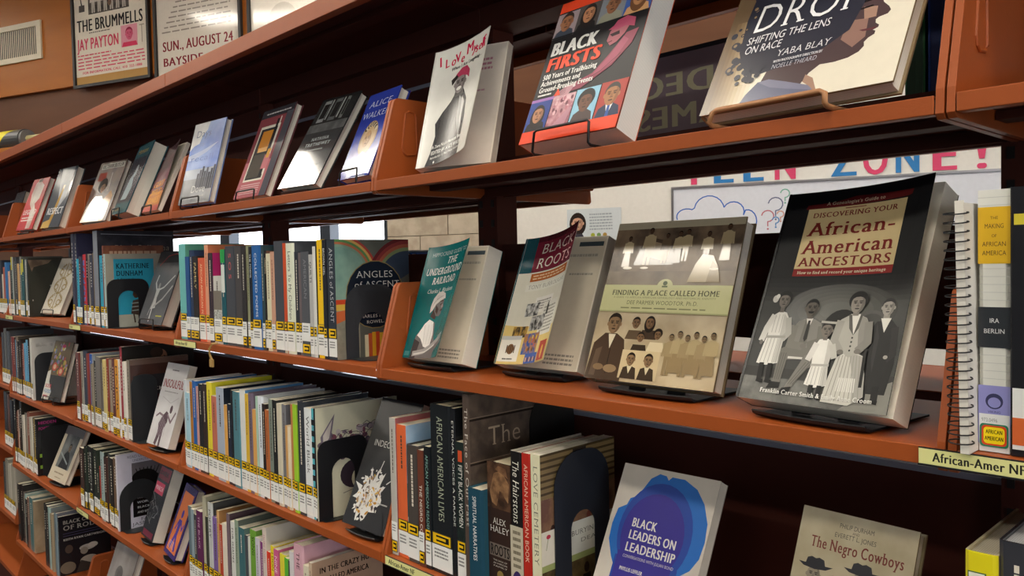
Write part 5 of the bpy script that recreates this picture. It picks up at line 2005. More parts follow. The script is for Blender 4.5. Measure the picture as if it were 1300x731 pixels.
def art_home(w, h):
    A = Art(w, h)
    A.rect(0, 0, 1, 1, PH('8c775c', 'b09a7a', 14))
    A.rect(0, 0.592, 1, 0.965, PH('3e3228', '7a6650', 16))
    A.rect(0, 0.955, 1, 1, 'a09680')
    A.rect(0.0, 0.592, 1, 0.68, PH('5c4c3a', '7c6a52', 20))
    # upper plantation group
    A.poly([(0.20, 0.72), (0.24, 0.86), (0.30, 0.90), (0.50, 0.86), (0.52, 0.72)], '4a3c30')
    A.poly([(0.27, 0.78), (0.34, 0.87), (0.48, 0.84), (0.46, 0.74)], '8c7a62')
    for (a, b, H, k) in ((0.13, 0.71, 0.20, 'woman'), (0.30, 0.72, 0.24, 'man'), (0.44, 0.73, 0.19, 'man'), (0.54, 0.73, 0.20, 'woman'), (0.60, 0.74, 0.20, 'man'), (0.76, 0.72, 0.20, 'man'), (0.90, 0.74, 0.22, 'woman')):
        figure(A, a, b, H, '4a3628', ('a08e6e', 'b09e7c', '5c4c3a')[int(a * 100) % 3], ('8c7a60', '4a3c2e', '5a4a38')[int(a * 70) % 3], k)
    A.poly([(0.66, 0.61), (0.70, 0.72), (0.74, 0.78), (0.82, 0.77), (0.87, 0.70), (0.90, 0.61)], 'b8a684')
    A.poly([(0.80, 0.61), (0.82, 0.74), (0.87, 0.70), (0.90, 0.61)], '9c8a6a')
    for (a, b, c) in ((0.16, 0.70, 0.035), (0.30, 0.70, 0.03), (0.84, 0.69, 0.03)):
        A.ell(a, b, c, c * 0.25, 'cbbc9e', 12)
    # title band
    A.rect(0, 0.42, 1, 0.592, 'c6c492')
    A.rect(0, 0.42, 1, 0.428, 'a8a878')
    A.ell(0.50, 0.585, 0.055, 0.045, 'c6c492')
    A.ell(0.50, 0.603, 0.016, 0.014, '4c5a38', 12)
    A.rect(0.478, 0.578, 0.522, 0.588, '4c5a38')
    A.text('FINDING A PLACE CALLED HOME', 0.5, 0.527, 0.032, '4a4a34', 'serifb', 'C', 0.84)
    A.text('A GUIDE TO AFRICAN AMERICAN GENEALOGY AND HISTORICAL IDENTITY', 0.5, 0.508, 0.011, '6c6c50', 'serif', 'C', 0.80)
    A.text('DEE PARMER WOODTOR, Ph.D.', 0.5, 0.470, 0.024, '4a4a34', 'serif', 'C', 0.56)
    A.ticks(0.18, 0.440, 0.84, 0.455, 1, '84845f', 5)
    # lower portraits
    A.rect(0, 0, 1, 0.415, PH('94805f', 'b8a684', 10))
    A.poly([(0.0, 0.0), (0.02, 0.22), (0.10, 0.285), (0.20, 0.285), (0.27, 0.25), (0.30, 0.14), (0.30, 0.0)], '453528')
    A.poly([(0.03, 0.02), (0.05, 0.18), (0.10, 0.20), (0.08, 0.02)], '5a4838')
    A.line([(0.17, 0.19), (0.17, 0.04)], 0.006, '2c2018')
    A.poly([(0.13, 0.28), (0.19, 0.28), (0.16, 0.19)], 'd2c6a8')
    A.head(0.16, 0.345, 0.062, '84694c', '241a12', 'short', '1c140e')
    A.ell(0.20, 0.07, 0.05, 0.025, '8a7254', 12)
    A.ell(0.10, 0.075, 0.04, 0.02, '7c6448', 12)
    for (a, b, r, st, cl) in ((0.34, 0.355, 0.035, 'short', '5a4936'), (0.45, 0.36, 0.038, 'long', '3e3024'), (0.53, 0.29, 0.03, 'big', 'cbbb98'), (0.40, 0.27, 0.03, 'short', '3a2e22')):
        A.poly([(a - 0.07, b - 0.10), (a - 0.05, b - 0.045), (a + 0.05, b - 0.045), (a + 0.07, b - 0.10)], cl)
        A.head(a, b, r, '75593f', '20170f', st, '17110b')
    A.rect(0.28, 0.02, 0.58, 0.19, 'c2ae88')
    for a in (0.36, 0.50):
        A.poly([(a - 0.065, 0.02), (a - 0.05, 0.085), (a, 0.10), (a + 0.05, 0.085), (a + 0.065, 0.02)], '3c3024')
        A.poly([(a - 0.02, 0.095), (a + 0.02, 0.095), (a, 0.05)], 'cdbf9c')
        A.head(a, 0.135, 0.038, '80664a', '241a12', 'short', '1c140e')
    for k in range(6):
        figure(A, 0.64 + 0.06 * k, 0.06 + 0.02 * (k % 2), 0.24, '7c674c', ('96835f', 'a8966f')[k % 2], '8a7654', 'woman' if k % 2 else 'man')
    return A


def art_ancestors(w, h):
    A = Art(w, h)
    A.fin = 'h'
    A.rect(0, 0, 1, 1, '111215')
    # studio backdrop, brightest behind the seated woman
    for k, c in enumerate(('17181a', '1d1e1f', '242525', '2c2d2c', '343533', '3c3d3b')):
        A.rect(0, 0, 1, 0.57 - 0.022 * k, c)
    for k, c in enumerate(('41423f', '464744', '4c4d49', '52534e', '585953', '5d5e58')):
        A.ell(0.56, 0.42, 0.27 - 0.036 * k, 0.120 - 0.016 * k, PH(c, mixhex(c, 'ffffff', 0.06), 9, 'g', 2), 26)
    A.rect(0, 0, 1, 0.15, '343432')
    A.rect(0, 0, 1, 0.105, PH('4c4c48', '686862', 40))
    A.poly([(0.70, 0.0), (0.86, 0.09), (1, 0.13), (1, 0)], '7c7b73')
    # title panel
    A.poly([(0.178, 0.905), (0.155, 0.915), (0.165, 0.933), (0.35, 0.938), (0.5, 0.958), (0.66, 0.952), (0.88, 0.948), (0.875, 0.925), (0.85, 0.920)], '5e1416')
    A.rect(0.178, 0.605, 0.850, 0.912, 'ccb788')
    A.rect(0.178, 0.580, 0.850, 0.616, '861a18')
    R = '74150f'
    A.text("A Genealogist's Guide to", 0.5, 0.925, 0.016, 'd8ccb0', 'serif', 'C', 0.40)
    A.line([(0.44, 0.903), (0.58, 0.903)], 0.004, R)
    A.text('DISCOVERING YOUR', 0.51, 0.866, 0.024, R, 'serifb', 'C', 0.58)
    A.text('African-', 0.215, 0.776, 0.064, R, 'serifb', 'L', 0.60)
    A.text('American', 0.205, 0.688, 0.064, R, 'serifb', 'L', 0.62)
    A.text('ANCESTORS', 0.515, 0.627, 0.042, R, 'serifb', 'C', 0.63)
    A.text('How to find and record your unique heritage', 0.51, 0.590, 0.014, 'dcd0b4', 'serifb', 'C', 0.60)
    W, L, K, S = 'd2d0c8', 'b2b0a8', '1d1e1d', '6e6a64'
    # chair backs
    A.ell(0.60, 0.34, 0.085, 0.085, '181918')
    A.ell(0.79, 0.34, 0.080, 0.080, '4c4c49')
    A.ell(0.79, 0.34, 0.066, 0.066, '3c3c3a')
    # standing boy in a dark suit
    A.poly([(0.775, 0.075), (0.79, 0.20), (0.79, 0.33), (0.83, 0.372), (0.92, 0.378), (0.965, 0.345), (0.985, 0.20), (0.965, 0.075)], '1b1b1b')
    A.poly([(0.83, 0.37), (0.84, 0.22), (0.86, 0.16), (0.865, 0.30)], '2a2a2a')
    A.line([(0.95, 0.34), (0.965, 0.24), (0.935, 0.22)], 0.03, '242424')
    A.ell(0.925, 0.225, 0.010, 0.008, '9a968e', 10)
    for x in (0.83, 0.905):
        A.line([(x, 0.10), (x + 0.003, 0.055)], 0.030, '151515')
        A.line([(x - 0.012, 0.046), (x + 0.02, 0.043)], 0.016, '0e0e0e')
    A.poly([(0.85, 0.385), (0.915, 0.385), (0.885, 0.325)], W)
    A.rect(0.862, 0.385, 0.902, 0.405, '8c8880')
    A.head(0.882, 0.430, 0.036, '97928a', '191919', 'short', '161616')
    # seated man in a grey suit, legs crossed, striped tie
    A.poly([(0.26, 0.22), (0.27, 0.32), (0.315, 0.368), (0.36, 0.38), (0.42, 0.378), (0.47, 0.362), (0.505, 0.31), (0.49, 0.22), (0.40, 0.20)], '7b7972')
    A.poly([(0.36, 0.378), (0.40, 0.378), (0.40, 0.22), (0.345, 0.24)], '68665f')
    A.poly([(0.235, 0.085), (0.285, 0.085), (0.295, 0.19), (0.44, 0.20), (0.45, 0.245), (0.30, 0.262), (0.24, 0.24), (0.228, 0.20)], '6d6b64')
    A.poly([(0.32, 0.062), (0.375, 0.075), (0.44, 0.155), (0.52, 0.19), (0.50, 0.235), (0.41, 0.215)], '76746d')
    for k in range(3):
        A.line([(0.245 + 0.014 * k, 0.10), (0.25 + 0.016 * k, 0.22)], 0.004, '5a5852')
        A.line([(0.345 + 0.016 * k, 0.085), (0.43 + 0.02 * k, 0.185)], 0.004, '5f5d57')
    A.poly([(0.22, 0.088), (0.29, 0.088), (0.29, 0.062), (0.20, 0.055)], '141413')
    A.poly([(0.31, 0.066), (0.37, 0.074), (0.36, 0.045), (0.28, 0.03)], '141413')
    A.poly([(0.362, 0.382), (0.408, 0.382), (0.388, 0.33)], W)
    A.poly([(0.378, 0.372), (0.394, 0.372), (0.398, 0.29), (0.384, 0.275), (0.372, 0.29)], '22221f')
    A.rect(0.366, 0.38, 0.402, 0.400, '5e5851')
    A.head(0.383, 0.428, 0.040, '625c54', '141414', 'short', '121212')
    A.poly([(0.362, 0.414), (0.404, 0.414), (0.398, 0.405), (0.368, 0.405)], '121212')
    A.line([(0.295, 0.34), (0.29, 0.26), (0.37, 0.255)], 0.034, '737169')
    A.line([(0.48, 0.34), (0.49, 0.28), (0.42, 0.262)], 0.034, '6c6a63')
    A.ell(0.385, 0.256, 0.016, 0.011, S, 10)
    A.rect(0.30, 0.196, 0.40, 0.206, 'c2c0b8')
    # girl standing left in a white dress with puffed sleeves
    A.poly([(0.088, 0.165), (0.105, 0.25), (0.118, 0.30), (0.112, 0.35), (0.135, 0.395), (0.17, 0.412), (0.215, 0.405), (0.248, 0.37), (0.245, 0.30), (0.235, 0.25), (0.238, 0.172), (0.16, 0.158)], 'd6d4cc')
    A.poly([(0.20, 0.40), (0.245, 0.37), (0.24, 0.29), (0.236, 0.175), (0.20, 0.17), (0.205, 0.29)], 'b6b4ac')
    A.line([(0.130, 0.385), (0.10, 0.33), (0.085, 0.275)], 0.030, 'cac8c0')
    A.line([(0.24, 0.375), (0.262, 0.31), (0.235, 0.285)], 0.028, 'a8a69e')
    A.ell(0.085, 0.262, 0.009, 0.012, S, 10)
    A.line([(0.115, 0.288), (0.243, 0.292)], 0.012, '9a9890')
    for k in range(5):
        A.line([(0.128 + 0.024 * k, 0.282), (0.112 + 0.028 * k, 0.172)], 0.003, '9c9a92')
    for k in range(3):
        A.line([(0.145 + 0.024 * k, 0.395), (0.142 + 0.026 * k, 0.31)], 0.003, 'a4a29a')
    for x in (0.13, 0.19):
        A.line([(x, 0.162), (x + 0.006, 0.095)], 0.024, '151514')
        A.line([(x - 0.006, 0.088), (x + 0.03, 0.085)], 0.016, '0f0f0f')
    A.rect(0.163, 0.405, 0.192, 0.43, '6c665f')
    A.head(0.178, 0.462, 0.036, '787169', '1d1d1c', 'big', '151515')
    A.ell(0.112, 0.468, 0.015, 0.018, 'c6c4bc', 12)
    A.ell(0.125, 0.480, 0.010, 0.012, 'dad8d0', 10)
    # seated woman in a pale tailored jacket and long skirt
    A.poly([(0.585, 0.025), (0.60, 0.13), (0.625, 0.215), (0.70, 0.25), (0.79, 0.225), (0.825, 0.15), (0.845, 0.06), (0.76, 0.02)], 'c0beb4')
    A.poly([(0.70, 0.24), (0.79, 0.222), (0.825, 0.15), (0.845, 0.06), (0.78, 0.03), (0.76, 0.12)], 'a2a098')
    for k in range(8):
        A.line([(0.645 + 0.018 * k, 0.225), (0.61 + 0.03 * k, 0.035)], 0.0035, '908e86')
    for k in range(9):
        A.line([(0.675 + 0.012 * k, 0.13), (0.668 + 0.014 * k, 0.075)], 0.004, 'd8d6ce')
    A.poly([(0.585, 0.25), (0.572, 0.34), (0.60, 0.378), (0.65, 0.398), (0.72, 0.398), (0.765, 0.385), (0.80, 0.345), (0.79, 0.25), (0.74, 0.235), (0.70, 0.215), (0.66, 0.235)], 'a3a198')
    A.poly([(0.72, 0.396), (0.765, 0.384), (0.80, 0.345), (0.79, 0.25), (0.75, 0.24), (0.73, 0.32)], '83817a')
    A.poly([(0.655, 0.402), (0.72, 0.402), (0.70, 0.315)], W)
    A.poly([(0.645, 0.40), (0.665, 0.40), (0.70, 0.31), (0.665, 0.34)], '55544f')
    A.poly([(0.72, 0.40), (0.735, 0.395), (0.725, 0.34), (0.70, 0.31)], '4a4944')
    A.line([(0.60, 0.365), (0.585, 0.285), (0.63, 0.245)], 0.036, '97958d')
    A.line([(0.785, 0.36), (0.80, 0.285), (0.755, 0.25)], 0.036, '7c7a73')
    for k in range(4):
        A.ell(0.698, 0.300 - 0.018 * k, 0.0045, 0.0045, '3c3b37', 8)
    A.ell(0.64, 0.238, 0.016, 0.011, S, 10)
    A.ell(0.75, 0.243, 0.016, 0.011, S, 10)
    A.rect(0.668, 0.395, 0.706, 0.42, '7d776f')
    A.head(0.687, 0.448, 0.043, '8d867d', '191919', 'big', '151515')
    A.line([(0.80, 0.25), (0.815, 0.10)], 0.014, '1c1c1b')
    # little girl in front in a smocked white dress
    A.poly([(0.455, 0.090), (0.475, 0.17), (0.465, 0.255), (0.49, 0.288), (0.55, 0.292), (0.595, 0.26), (0.585, 0.175), (0.605, 0.092), (0.53, 0.078)], 'dcdad2')
    A.poly([(0.55, 0.29), (0.595, 0.26), (0.585, 0.175), (0.604, 0.094), (0.56, 0.084), (0.555, 0.19)], 'bab8b0')
    A.line([(0.475, 0.265), (0.445, 0.20)], 0.028, 'cecbc4')
    A.line([(0.585, 0.262), (0.61, 0.215)], 0.028, 'b4b2aa')
    A.line([(0.472, 0.175), (0.587, 0.178)], 0.010, 'a8a69e')
    for k in range(5):
        A.line([(0.485 + 0.022 * k, 0.168), (0.475 + 0.026 * k, 0.092)], 0.003, 'a4a29a')
    for x in (0.505, 0.56):
        A.line([(x, 0.084), (x, 0.045)], 0.022, '131312')
        A.line([(x - 0.008, 0.038), (x + 0.016, 0.037)], 0.014, '0d0d0d')
    A.rect(0.512, 0.285, 0.54, 0.305, '6c665f')
    A.head(0.525, 0.330, 0.034, '726b63', '1b1b1a', 'short', '141414')
    A.line([(0.478, 0.366), (0.575, 0.362)], 0.010, 'a6a49c')
    A.text('Franklin Carter Smith & Emily Anne Croom', 0.54, 0.036, 0.019, 'dadad4', 'serifb', 'C', 0.74)
    return A


def art_leaders(w, h):
    A = Art(w, h)
    A.fin = 'h'
    A.rect(0, 0, 1, 1, 'c4bcb0')
    B1, B2, P = '1466b8', '173f98', '2e2488'
    A.poly([(0.12, 0.40), (0.05, 0.50), (0.04, 0.60), (0.06, 0.70), (0.14, 0.735), (0.16, 0.78), (0.22, 0.80), (0.27, 0.86), (0.32, 0.93), (0.40, 0.97), (0.47, 0.965), (0.50, 0.94), (0.53, 0.965), (0.66, 0.965), (0.80, 0.92), (0.90, 0.84), (0.97, 0.73),
            (0.985, 0.62), (0.97, 0.52), (0.91, 0.44), (0.82, 0.39), (0.78, 0.31), (0.80, 0.22), (0.92, 0.0), (0.03, 0.0), (0.02, 0.10), (0.05, 0.24), (0.18, 0.25), (0.19, 0.33)], B1)
    A.ell(0.49, 0.60, 0.265, 0.315, B2, 30)
    A.rect(0.16, 0, 0.80, 0.42, B2)
    A.ell(0.475, 0.58, 0.225, 0.265, P, 30)
    A.rect(0.18, 0, 0.74, 0.45, P)
    A.poly([(0.18, 0.2), (0.1, 0.1), (0.05, 0.0), (0.3, 0.0)], P)
    A.text('BLACK', 0.245, 0.610, 0.055, 'dad6d2', 'bold', 'L', 0.26)
    A.text('LEADERS ON', 0.243, 0.533, 0.055, 'dad6d2', 'bold', 'L', 0.49)
    A.text('LEADERSHIP', 0.241, 0.455, 0.055, 'dad6d2', 'bold', 'L', 0.51)
    A.text('CONVERSATIONS WITH JULIAN BOND', 0.24, 0.415, 0.018, 'c4bcc8', 'sans', 'L', 0.52)
    A.text('PHYLLIS LEFFLER', 0.24, 0.335, 0.022, 'dad6d2', 'bold', 'L', 0.24)
    return A


def art_cowboys(w, h):
    A = Art(w, h)
    A.rect(0, 0, 1, 1, PH('a39678', 'b4a88c', 18))
    A.text('PHILIP DURHAM', 0.50, 0.925, 0.024, '4c4840', 'sans', 'C', 0.30)
    A.text('AND', 0.50, 0.903, 0.014, '4c4840', 'sans', 'C', 0.06)
    A.text('EVERETT L. JONES', 0.50, 0.873, 0.024, '4c4840', 'sans', 'C', 0.36)
    A.text('The Negro Cowboys', 0.525, 0.795, 0.058, '6a2820', 'serifb', 'C', 0.80)
    K = '26262c'
    for a, b, s in ((0.20, 0.64, 1.0), (0.40, 0.60, 0.7), (0.60, 0.67, 1.0)):
        f = lambda dx, dy: (a + dx * s, b + dy * s)
        A.head(*f(0, 0.01), 0.050 * s, '8f8472', K, 'none', '1c1c20')
        A.poly([f(-0.15, 0.062), f(-0.10, 0.044), f(0.0, 0.038), f(0.10, 0.046), f(0.16, 0.068), f(0.09, 0.066), f(0.075, 0.095), f(0.03, 0.103), f(0.0, 0.096), f(-0.04, 0.102), f(-0.075, 0.092), f(-0.085, 0.062)], K)
        A.poly([f(-0.14, -0.22), f(-0.11, -0.06), f(-0.03, -0.03), f(0.03, -0.03), f(0.11, -0.06), f(0.14, -0.22)], K)
        A.poly([f(-0.03, -0.03), f(0.03, -0.03), f(0, -0.10)], 'a8a090')
        for k in range(4):
            A.line([f(-0.08 + 0.05 * k, -0.08), f(-0.09 + 0.05 * k, -0.20)], 0.004, '6c685e')
    A.rect(0, 0, 1, 0.32, PH('5a5448', '8c8470', 20))
    return A


def art_damask(w, h):
    A = Art(w, h)
    A.rect(0, 0, 1, 1, 'd8d2c2')
    G = 'a8946c'
    rn = random.Random(9)
    for sgn in (-1, 1):
        for k in range(30):
            t = k / 30
            a = 0.5 + sgn * (0.06 + 0.30 * abs(math.sin(t * 9.4))) * (0.95 - 0.25 * t)
            b = 0.10 + 0.80 * t
            A.ell(a, b, 0.03, 0.022, G, 10, rot=k * 37)
            if k % 3 == 0:
                A.ell(a, b, 0.014, 0.009, 'd8d2c2', 8)
        for k in range(3):
            A.ell(0.5 + sgn * 0.2, 0.2 + 0.27 * k, 0.075, 0.055, G, 16)
            A.ell(0.5 + sgn * 0.2, 0.2 + 0.27 * k, 0.05, 0.034, 'd8d2c2', 14)
    A.line([(0.5, 0.1), (0.5, 0.9)], 0.03, G)
    return A


def art_dancer(w, h):
    A = Art(w, h)
    A.rect(0, 0, 1, 1, PH('4c4d50', '5c5d60', 8))
    A.rect(0, 0.84, 1, 1, '26252a')
    A.line([(0.15, 0.80), (0.4, 0.93), (0.7, 0.96), (0.98, 0.93)], 0.012, '9c3434')
    Wt = 'b4b4b2'
    A.ell(0.42, 0.52, 0.032, 0.04, '8c8a88', 12)
    A.poly([(0.34, 0.48), (0.50, 0.49), (0.46, 0.36), (0.52, 0.22), (0.34, 0.20), (0.36, 0.36)], Wt)
    A.line([(0.36, 0.46), (0.24, 0.56), (0.27, 0.66)], 0.03, Wt)
    A.line([(0.48, 0.47), (0.62, 0.50), (0.92, 0.66)], 0.024, Wt)
    A.line([(0.44, 0.24), (0.70, 0.34), (0.95, 0.52)], 0.03, '9c9c9a')
    A.line([(0.40, 0.22), (0.42, 0.04)], 0.03, Wt)
    A.line([(0.36, 0.30), (0.30, 0.12)], 0.02, '8c8c8a')
    A.ticks(0.66, 0.10, 0.90, 0.13, 1, 'b8b43c', 4)
    return A


def art_colour(w, h):
    A = Art(w, h)
    A.rect(0, 0, 1, 1, '3c3a38')
    A.rect(0, 0.42, 1, 1, '6a5a44')
    rn = random.Random(14)
    for k in range(44):
        A.ell(rn.uniform(0.06, 0.95), rn.uniform(0.46, 0.97), rn.uniform(0.02, 0.06), rn.uniform(0.02, 0.045), rn.choice(('a8623c', 'b8a04a', '7c8a4a', 'a84a4a', '8c7a98', 'c08a5c', '5a7a84', 'b0a890')), 10, rot=rn.uniform(0, 90))
    for a, b in ((0.30, 0.56), (0.66, 0.50)):
        A.ell(a, b, 0.10, 0.075, 'c25a4c', 16)
        A.ell(a, b, 0.06, 0.042, 'd8ac88', 14)
    A.ell(0.55, 0.92, 0.08, 0.03, 'b83c5c', 12)
    A.poly([(0, 0), (0, 0.46), (0.16, 0.5), (0.2, 0.3), (0.42, 0.14), (0.36, 0.0)], 'c9c6bc')
    A.text('SOUL', 0.04, 0.20, 0.06, 'b8444a', 'bold', 'L', 0.34)
    A.text('FOOD', 0.04, 0.11, 0.06, '3a78b0', 'bold', 'L', 0.36)
    A.rect(0.04, 0.04, 0.30, 0.07, 'b8444a')
    return A


def art_figure(w, h):
    A = Art(w, h)
    A.rect(0, 0, 1, 1, 'c9c6c6')
    A.rect(0, 0, 1, 0.6, PH('bdbaba', 'd4d2d2', 6))
    A.ticks(0.3, 0.90, 0.6, 0.93, 1, '6a6468', 3)
    A.text('INSOULFUL', 0.05, 0.70, 0.10, '8a3438', 'bold', 'L', 0.92)
    A.ticks(0.2, 0.64, 0.8, 0.66, 1, '8c8688', 5)
    D, E = '5c4a50', '7c6a70'
    A.poly([(0.30, 0.02), (0.36, 0.16), (0.30, 0.26), (0.40, 0.36), (0.52, 0.42), (0.62, 0.40), (0.66, 0.30), (0.56, 0.20), (0.58, 0.0), (0.5, 0.0), (0.48, 0.14), (0.40, 0.0)], D)
    A.ell(0.70, 0.45, 0.035, 0.05, D, 12)
    A.line([(0.60, 0.38), (0.80, 0.30), (0.92, 0.42)], 0.03, E)
    A.line([(0.42, 0.36), (0.24, 0.38), (0.12, 0.34)], 0.025, E)
    for k in range(6):
        A.line([(0.36 + 0.05 * k, 0.38 - 0.02 * k), (0.34 + 0.06 * k, 0.12)], 0.006, 'a89aa0')
    A.line([(0.2, 0.58), (0.6, 0.52), (0.9, 0.6)], 0.006, 'a8a4a6')
    return A


def art_d3(w, h):
    A = Art(w, h)
    A.rect(0, 0, 1, 1, 'c2b6a0')
    A.rect(0, 0.84, 1, 1, '5c5a5c')
    A.rect(0.16, 0.24, 0.86, 0.86, PH('4a4c4c', '7c7e7c', 10))
    A.poly([(0.3, 0.24), (0.4, 0.5), (0.55, 0.6), (0.7, 0.45), (0.8, 0.24)], '2a2826')
    A.head(0.56, 0.62, 0.08, '6c5c4c', '2a2622', 'short')
    A.line([(0.2, 0.5), (0.7, 0.34)], 0.03, '9aa0a0')
    A.ticks(0.24, 0.12, 0.76, 0.17, 1, '8a7c68', 2)
    A.ticks(0.34, 0.05, 0.66, 0.08, 1, '8a7c68', 3)
    return A


def art_pink(w, h):
    A = Art(w, h)
    A.rect(0, 0, 1, 1, '201f22')
    A.rect(0.06, 0.80, 0.94, 0.97, '7c2434')
    A.rect(0.04, 0.60, 0.74, 0.76, 'b83a56')
    A.text('DARK', 0.1, 0.86, 0.06, '26161a', 'bold', 'L', 0.7)
    A.text('MARCH', 0.08, 0.65, 0.06, 'dca8b4', 'bold', 'L', 0.6)
    rn = random.Random(8)
    for k in range(22):
        a, b = rn.uniform(0.05, 0.85), rn.uniform(0.16, 0.56)
        A.line([(a, b), (a + rn.uniform(-0.3, 0.3), b + rn.uniform(-0.12, 0.12))], 0.006, '8c8c8c')
    A.rect(0.1, 0.02, 0.9, 0.10, '6c2234')
    return A


def art_purple(w, h):
    A = Art(w, h)
    A.rect(0, 0, 1, 1, '33246a')
    A.rect(0.12, 0.06, 0.90, 0.90, 'd0713a')
    P = '4a3690'
    A.ell(0.52, 0.60, 0.05, 0.06, P, 14)
    A.poly([(0.40, 0.52), (0.64, 0.52), (0.60, 0.30), (0.76, 0.10), (0.64, 0.08), (0.50, 0.26), (0.36, 0.08), (0.24, 0.12), (0.42, 0.32)], P)
    A.line([(0.60, 0.5), (0.78, 0.40), (0.84, 0.48)], 0.035, P)
    A.line([(0.42, 0.5), (0.28, 0.36)], 0.035, P)
    for k in range(5):
        A.line([(0.2 + 0.1 * k, 0.10), (0.24 + 0.08 * k, 0.2)], 0.012, 'c8b8d8')
    return A


def art_inde(w, h):
    A = Art(w, h)
    A.rect(0, 0, 1, 1, '2c2c2e')
    A.text('INDECENCY', 0.16, 0.62, 0.048, 'bcbcb8', 'sans', 'L', 0.74)
    rn = random.Random(21)
    cx, cy = 0.42, 0.24
    pts = []
    for k in range(40):
        t = 2 * math.pi * k / 40
        r = rn.uniform(0.13, 0.18) if k % 3 else rn.uniform(0.18, 0.26)
        pts.append((cx + r * math.cos(t) * h / w * 0.85, cy + r * math.sin(t)))
    pts = [(min(max(a, 0.01), 0.99), min(max(b, 0.01), 0.55)) for a, b in pts]
    A.poly(pts, 'd2d0cc')
    for k in range(70):
        t = rn.uniform(0, 6.28)
        r = rn.uniform(0.10, 0.21)
        A.ell(min(max(cx + r * math.cos(t) * h / w * 0.8, .04), .95), max(0.03, cy + r * math.sin(t)), rn.uniform(0.006, 0.022), rn.uniform(0.006, 0.016), 'd2d0cc', 9, rot=rn.uniform(0, 90))
    for k in range(90):
        t = rn.uniform(0, 6.28)
        r = 0.16 * rn.random() ** 0.7
        a, b = cx + r * math.cos(t) * h / w * 0.8, max(0.03, cy + r * math.sin(t))
        A.ell(min(max(a, .04), .94), b, rn.uniform(0.006, 0.026), rn.uniform(0.003, 0.012), rn.choice(('5c5048', '8c8078', 'c8a050', '3c3634', 'b8b0a8', 'e0ddd8', 'a87a3a', 'e0ddd8')), 8, rot=rn.uniform(0, 180))
    A.line([(0.5, 0.42), (0.54, 0.52)], 0.008, 'd2d0cc')
    A.line([(0.75, 0.36), (0.9, 0.42)], 0.008, 'd2d0cc')
    A.poly([(0.42, 0.0), (0.54, 0.13), (0.86, 0.15), (0.98, 0.02), (0.98, 0.0)], '2c2c2e')
    A.ticks(0.68, 0.20, 0.92, 0.22, 1, 'b0b0ac', 2)
    return A


def art_egrey(w, h):
    A = Art(w, h)
    A.rect(0, 0, 1, 1, PH('8c8480', 'a8a09c', 8))
    A.ell(0.45, 0.60, 0.13, 0.12, PH('6c6664', '8c8684', 12))
    A.text('MERCY', 0.2, 0.36, 0.08, '6c6462', 'serif', 'L', 0.6)
    A.poly([(0.3, 0.18), (0.36, 0.24), (0.42, 0.18)], '4a4442')
    return A


def wire_easel(root_loc, yaw, lean, w, t, label, h=0.2, col='141416', loop=0.024, span=0.5, r=0.0019, dz=0.016):
    """black wire stand: lip loop in front, runners on the deck, leaning back rest; origin on the deck under the lip centre"""
    e = thing('book_stand', label, 'book stand', root_loc, (0, 0, yaw), group='wire book stands')
    m = M(col, 'k')
    s = w * span / 2
    mb = MB()
    zc = r + 0.0003
    dep = 0.085 + t
    pts = [(-s, dep, zc), (-s, 0.012, zc), (-s, -0.006, zc + 0.001), (-s, -0.010, zc + 0.004), (-s * 0.98, -0.007, loop), (-s * 0.9, -0.006, loop + 0.003),
           (s * 0.9, -0.006, loop + 0.003), (s * 0.98, -0.007, loop), (s, -0.010, zc + 0.004), (s, -0.006, zc + 0.001), (s, 0.012, zc), (s, dep, zc)]
    mb.tube(pts, r, m, 7)
    mb.build('lip_wire', e, smooth=True)
    mb = MB()
    y0 = t / math.cos(lean) - dz * math.tan(lean) + r / math.cos(lean) + 0.0025
    top = h * 0.62
    yt = y0 + top * math.tan(lean)
    mb.tube([(-s, y0 + 0.001 + (zc * 3 + 0.001) * math.tan(lean), zc * 3 + 0.001), (-s * 0.8, yt, top), (-s * 0.6, yt + 0.002, top + 0.004), (s * 0.6, yt + 0.002, top + 0.004), (s * 0.8, yt, top), (s, y0 + 0.001 + (zc * 3 + 0.001) * math.tan(lean), zc * 3 + 0.001)], r, m, 7)
    mb.build('back_wire', e, smooth=True)
    return e


def tray_stand(root_loc, yaw, lean, w, t, label, h=0.2, dz=0.016):
    """low black plastic stand: curved tray under the book and a slotted back rest"""
    e = thing('book_stand', label, 'book stand', root_loc, (0, 0, yaw), group='black tray book stands')
    s = w * 0.36
    mb = MB()
    prof = [(-0.011, 0.0075), (-0.0095, 0.0085), (-0.007, 0.0055), (0.004, 0.0025), (0.09 + t, 0.0025), (0.09 + t, 0.0004), (-0.002, 0.0004), (-0.009, 0.004)]
    n = 8
    for i in range(n):                                            # tray dips towards its ends
        xa, xb = -s + 2 * s * i / n, -s + 2 * s * (i + 1) / n
        da, db = 0.006 * (abs(xa) / s) ** 2, 0.006 * (abs(xb) / s) ** 2
        mb.prism(prof, lambda p: (xa, p[0] + da, p[1]), lambda p: (xb, p[0] + db, p[1]), BLACK)
    mb.build('tray', e)
    mb = MB()
    y0 = t / math.cos(lean) - dz * math.tan(lean) + 0.003
    yt = y0 + 0.13 * math.tan(lean)
    for a, b in ((-s * 0.6, -s * 0.25), (s * 0.25, s * 0.6)):
        mb.solid([(a, y0, 0.003), (b, y0, 0.003), (b, y0 + 0.003, 0.003), (a, y0 + 0.003, 0.003), (a, yt, 0.13), (b, yt, 0.13), (b, yt + 0.003, 0.13), (a, yt + 0.003, 0.13)],
                 [(0, 3, 2, 1), (4, 5, 6, 7), (0, 1, 5, 4), (1, 2, 6, 5), (2, 3, 7, 6), (3, 0, 4, 7)], BLACK)
    mb.build('back_rest', e)
    return e


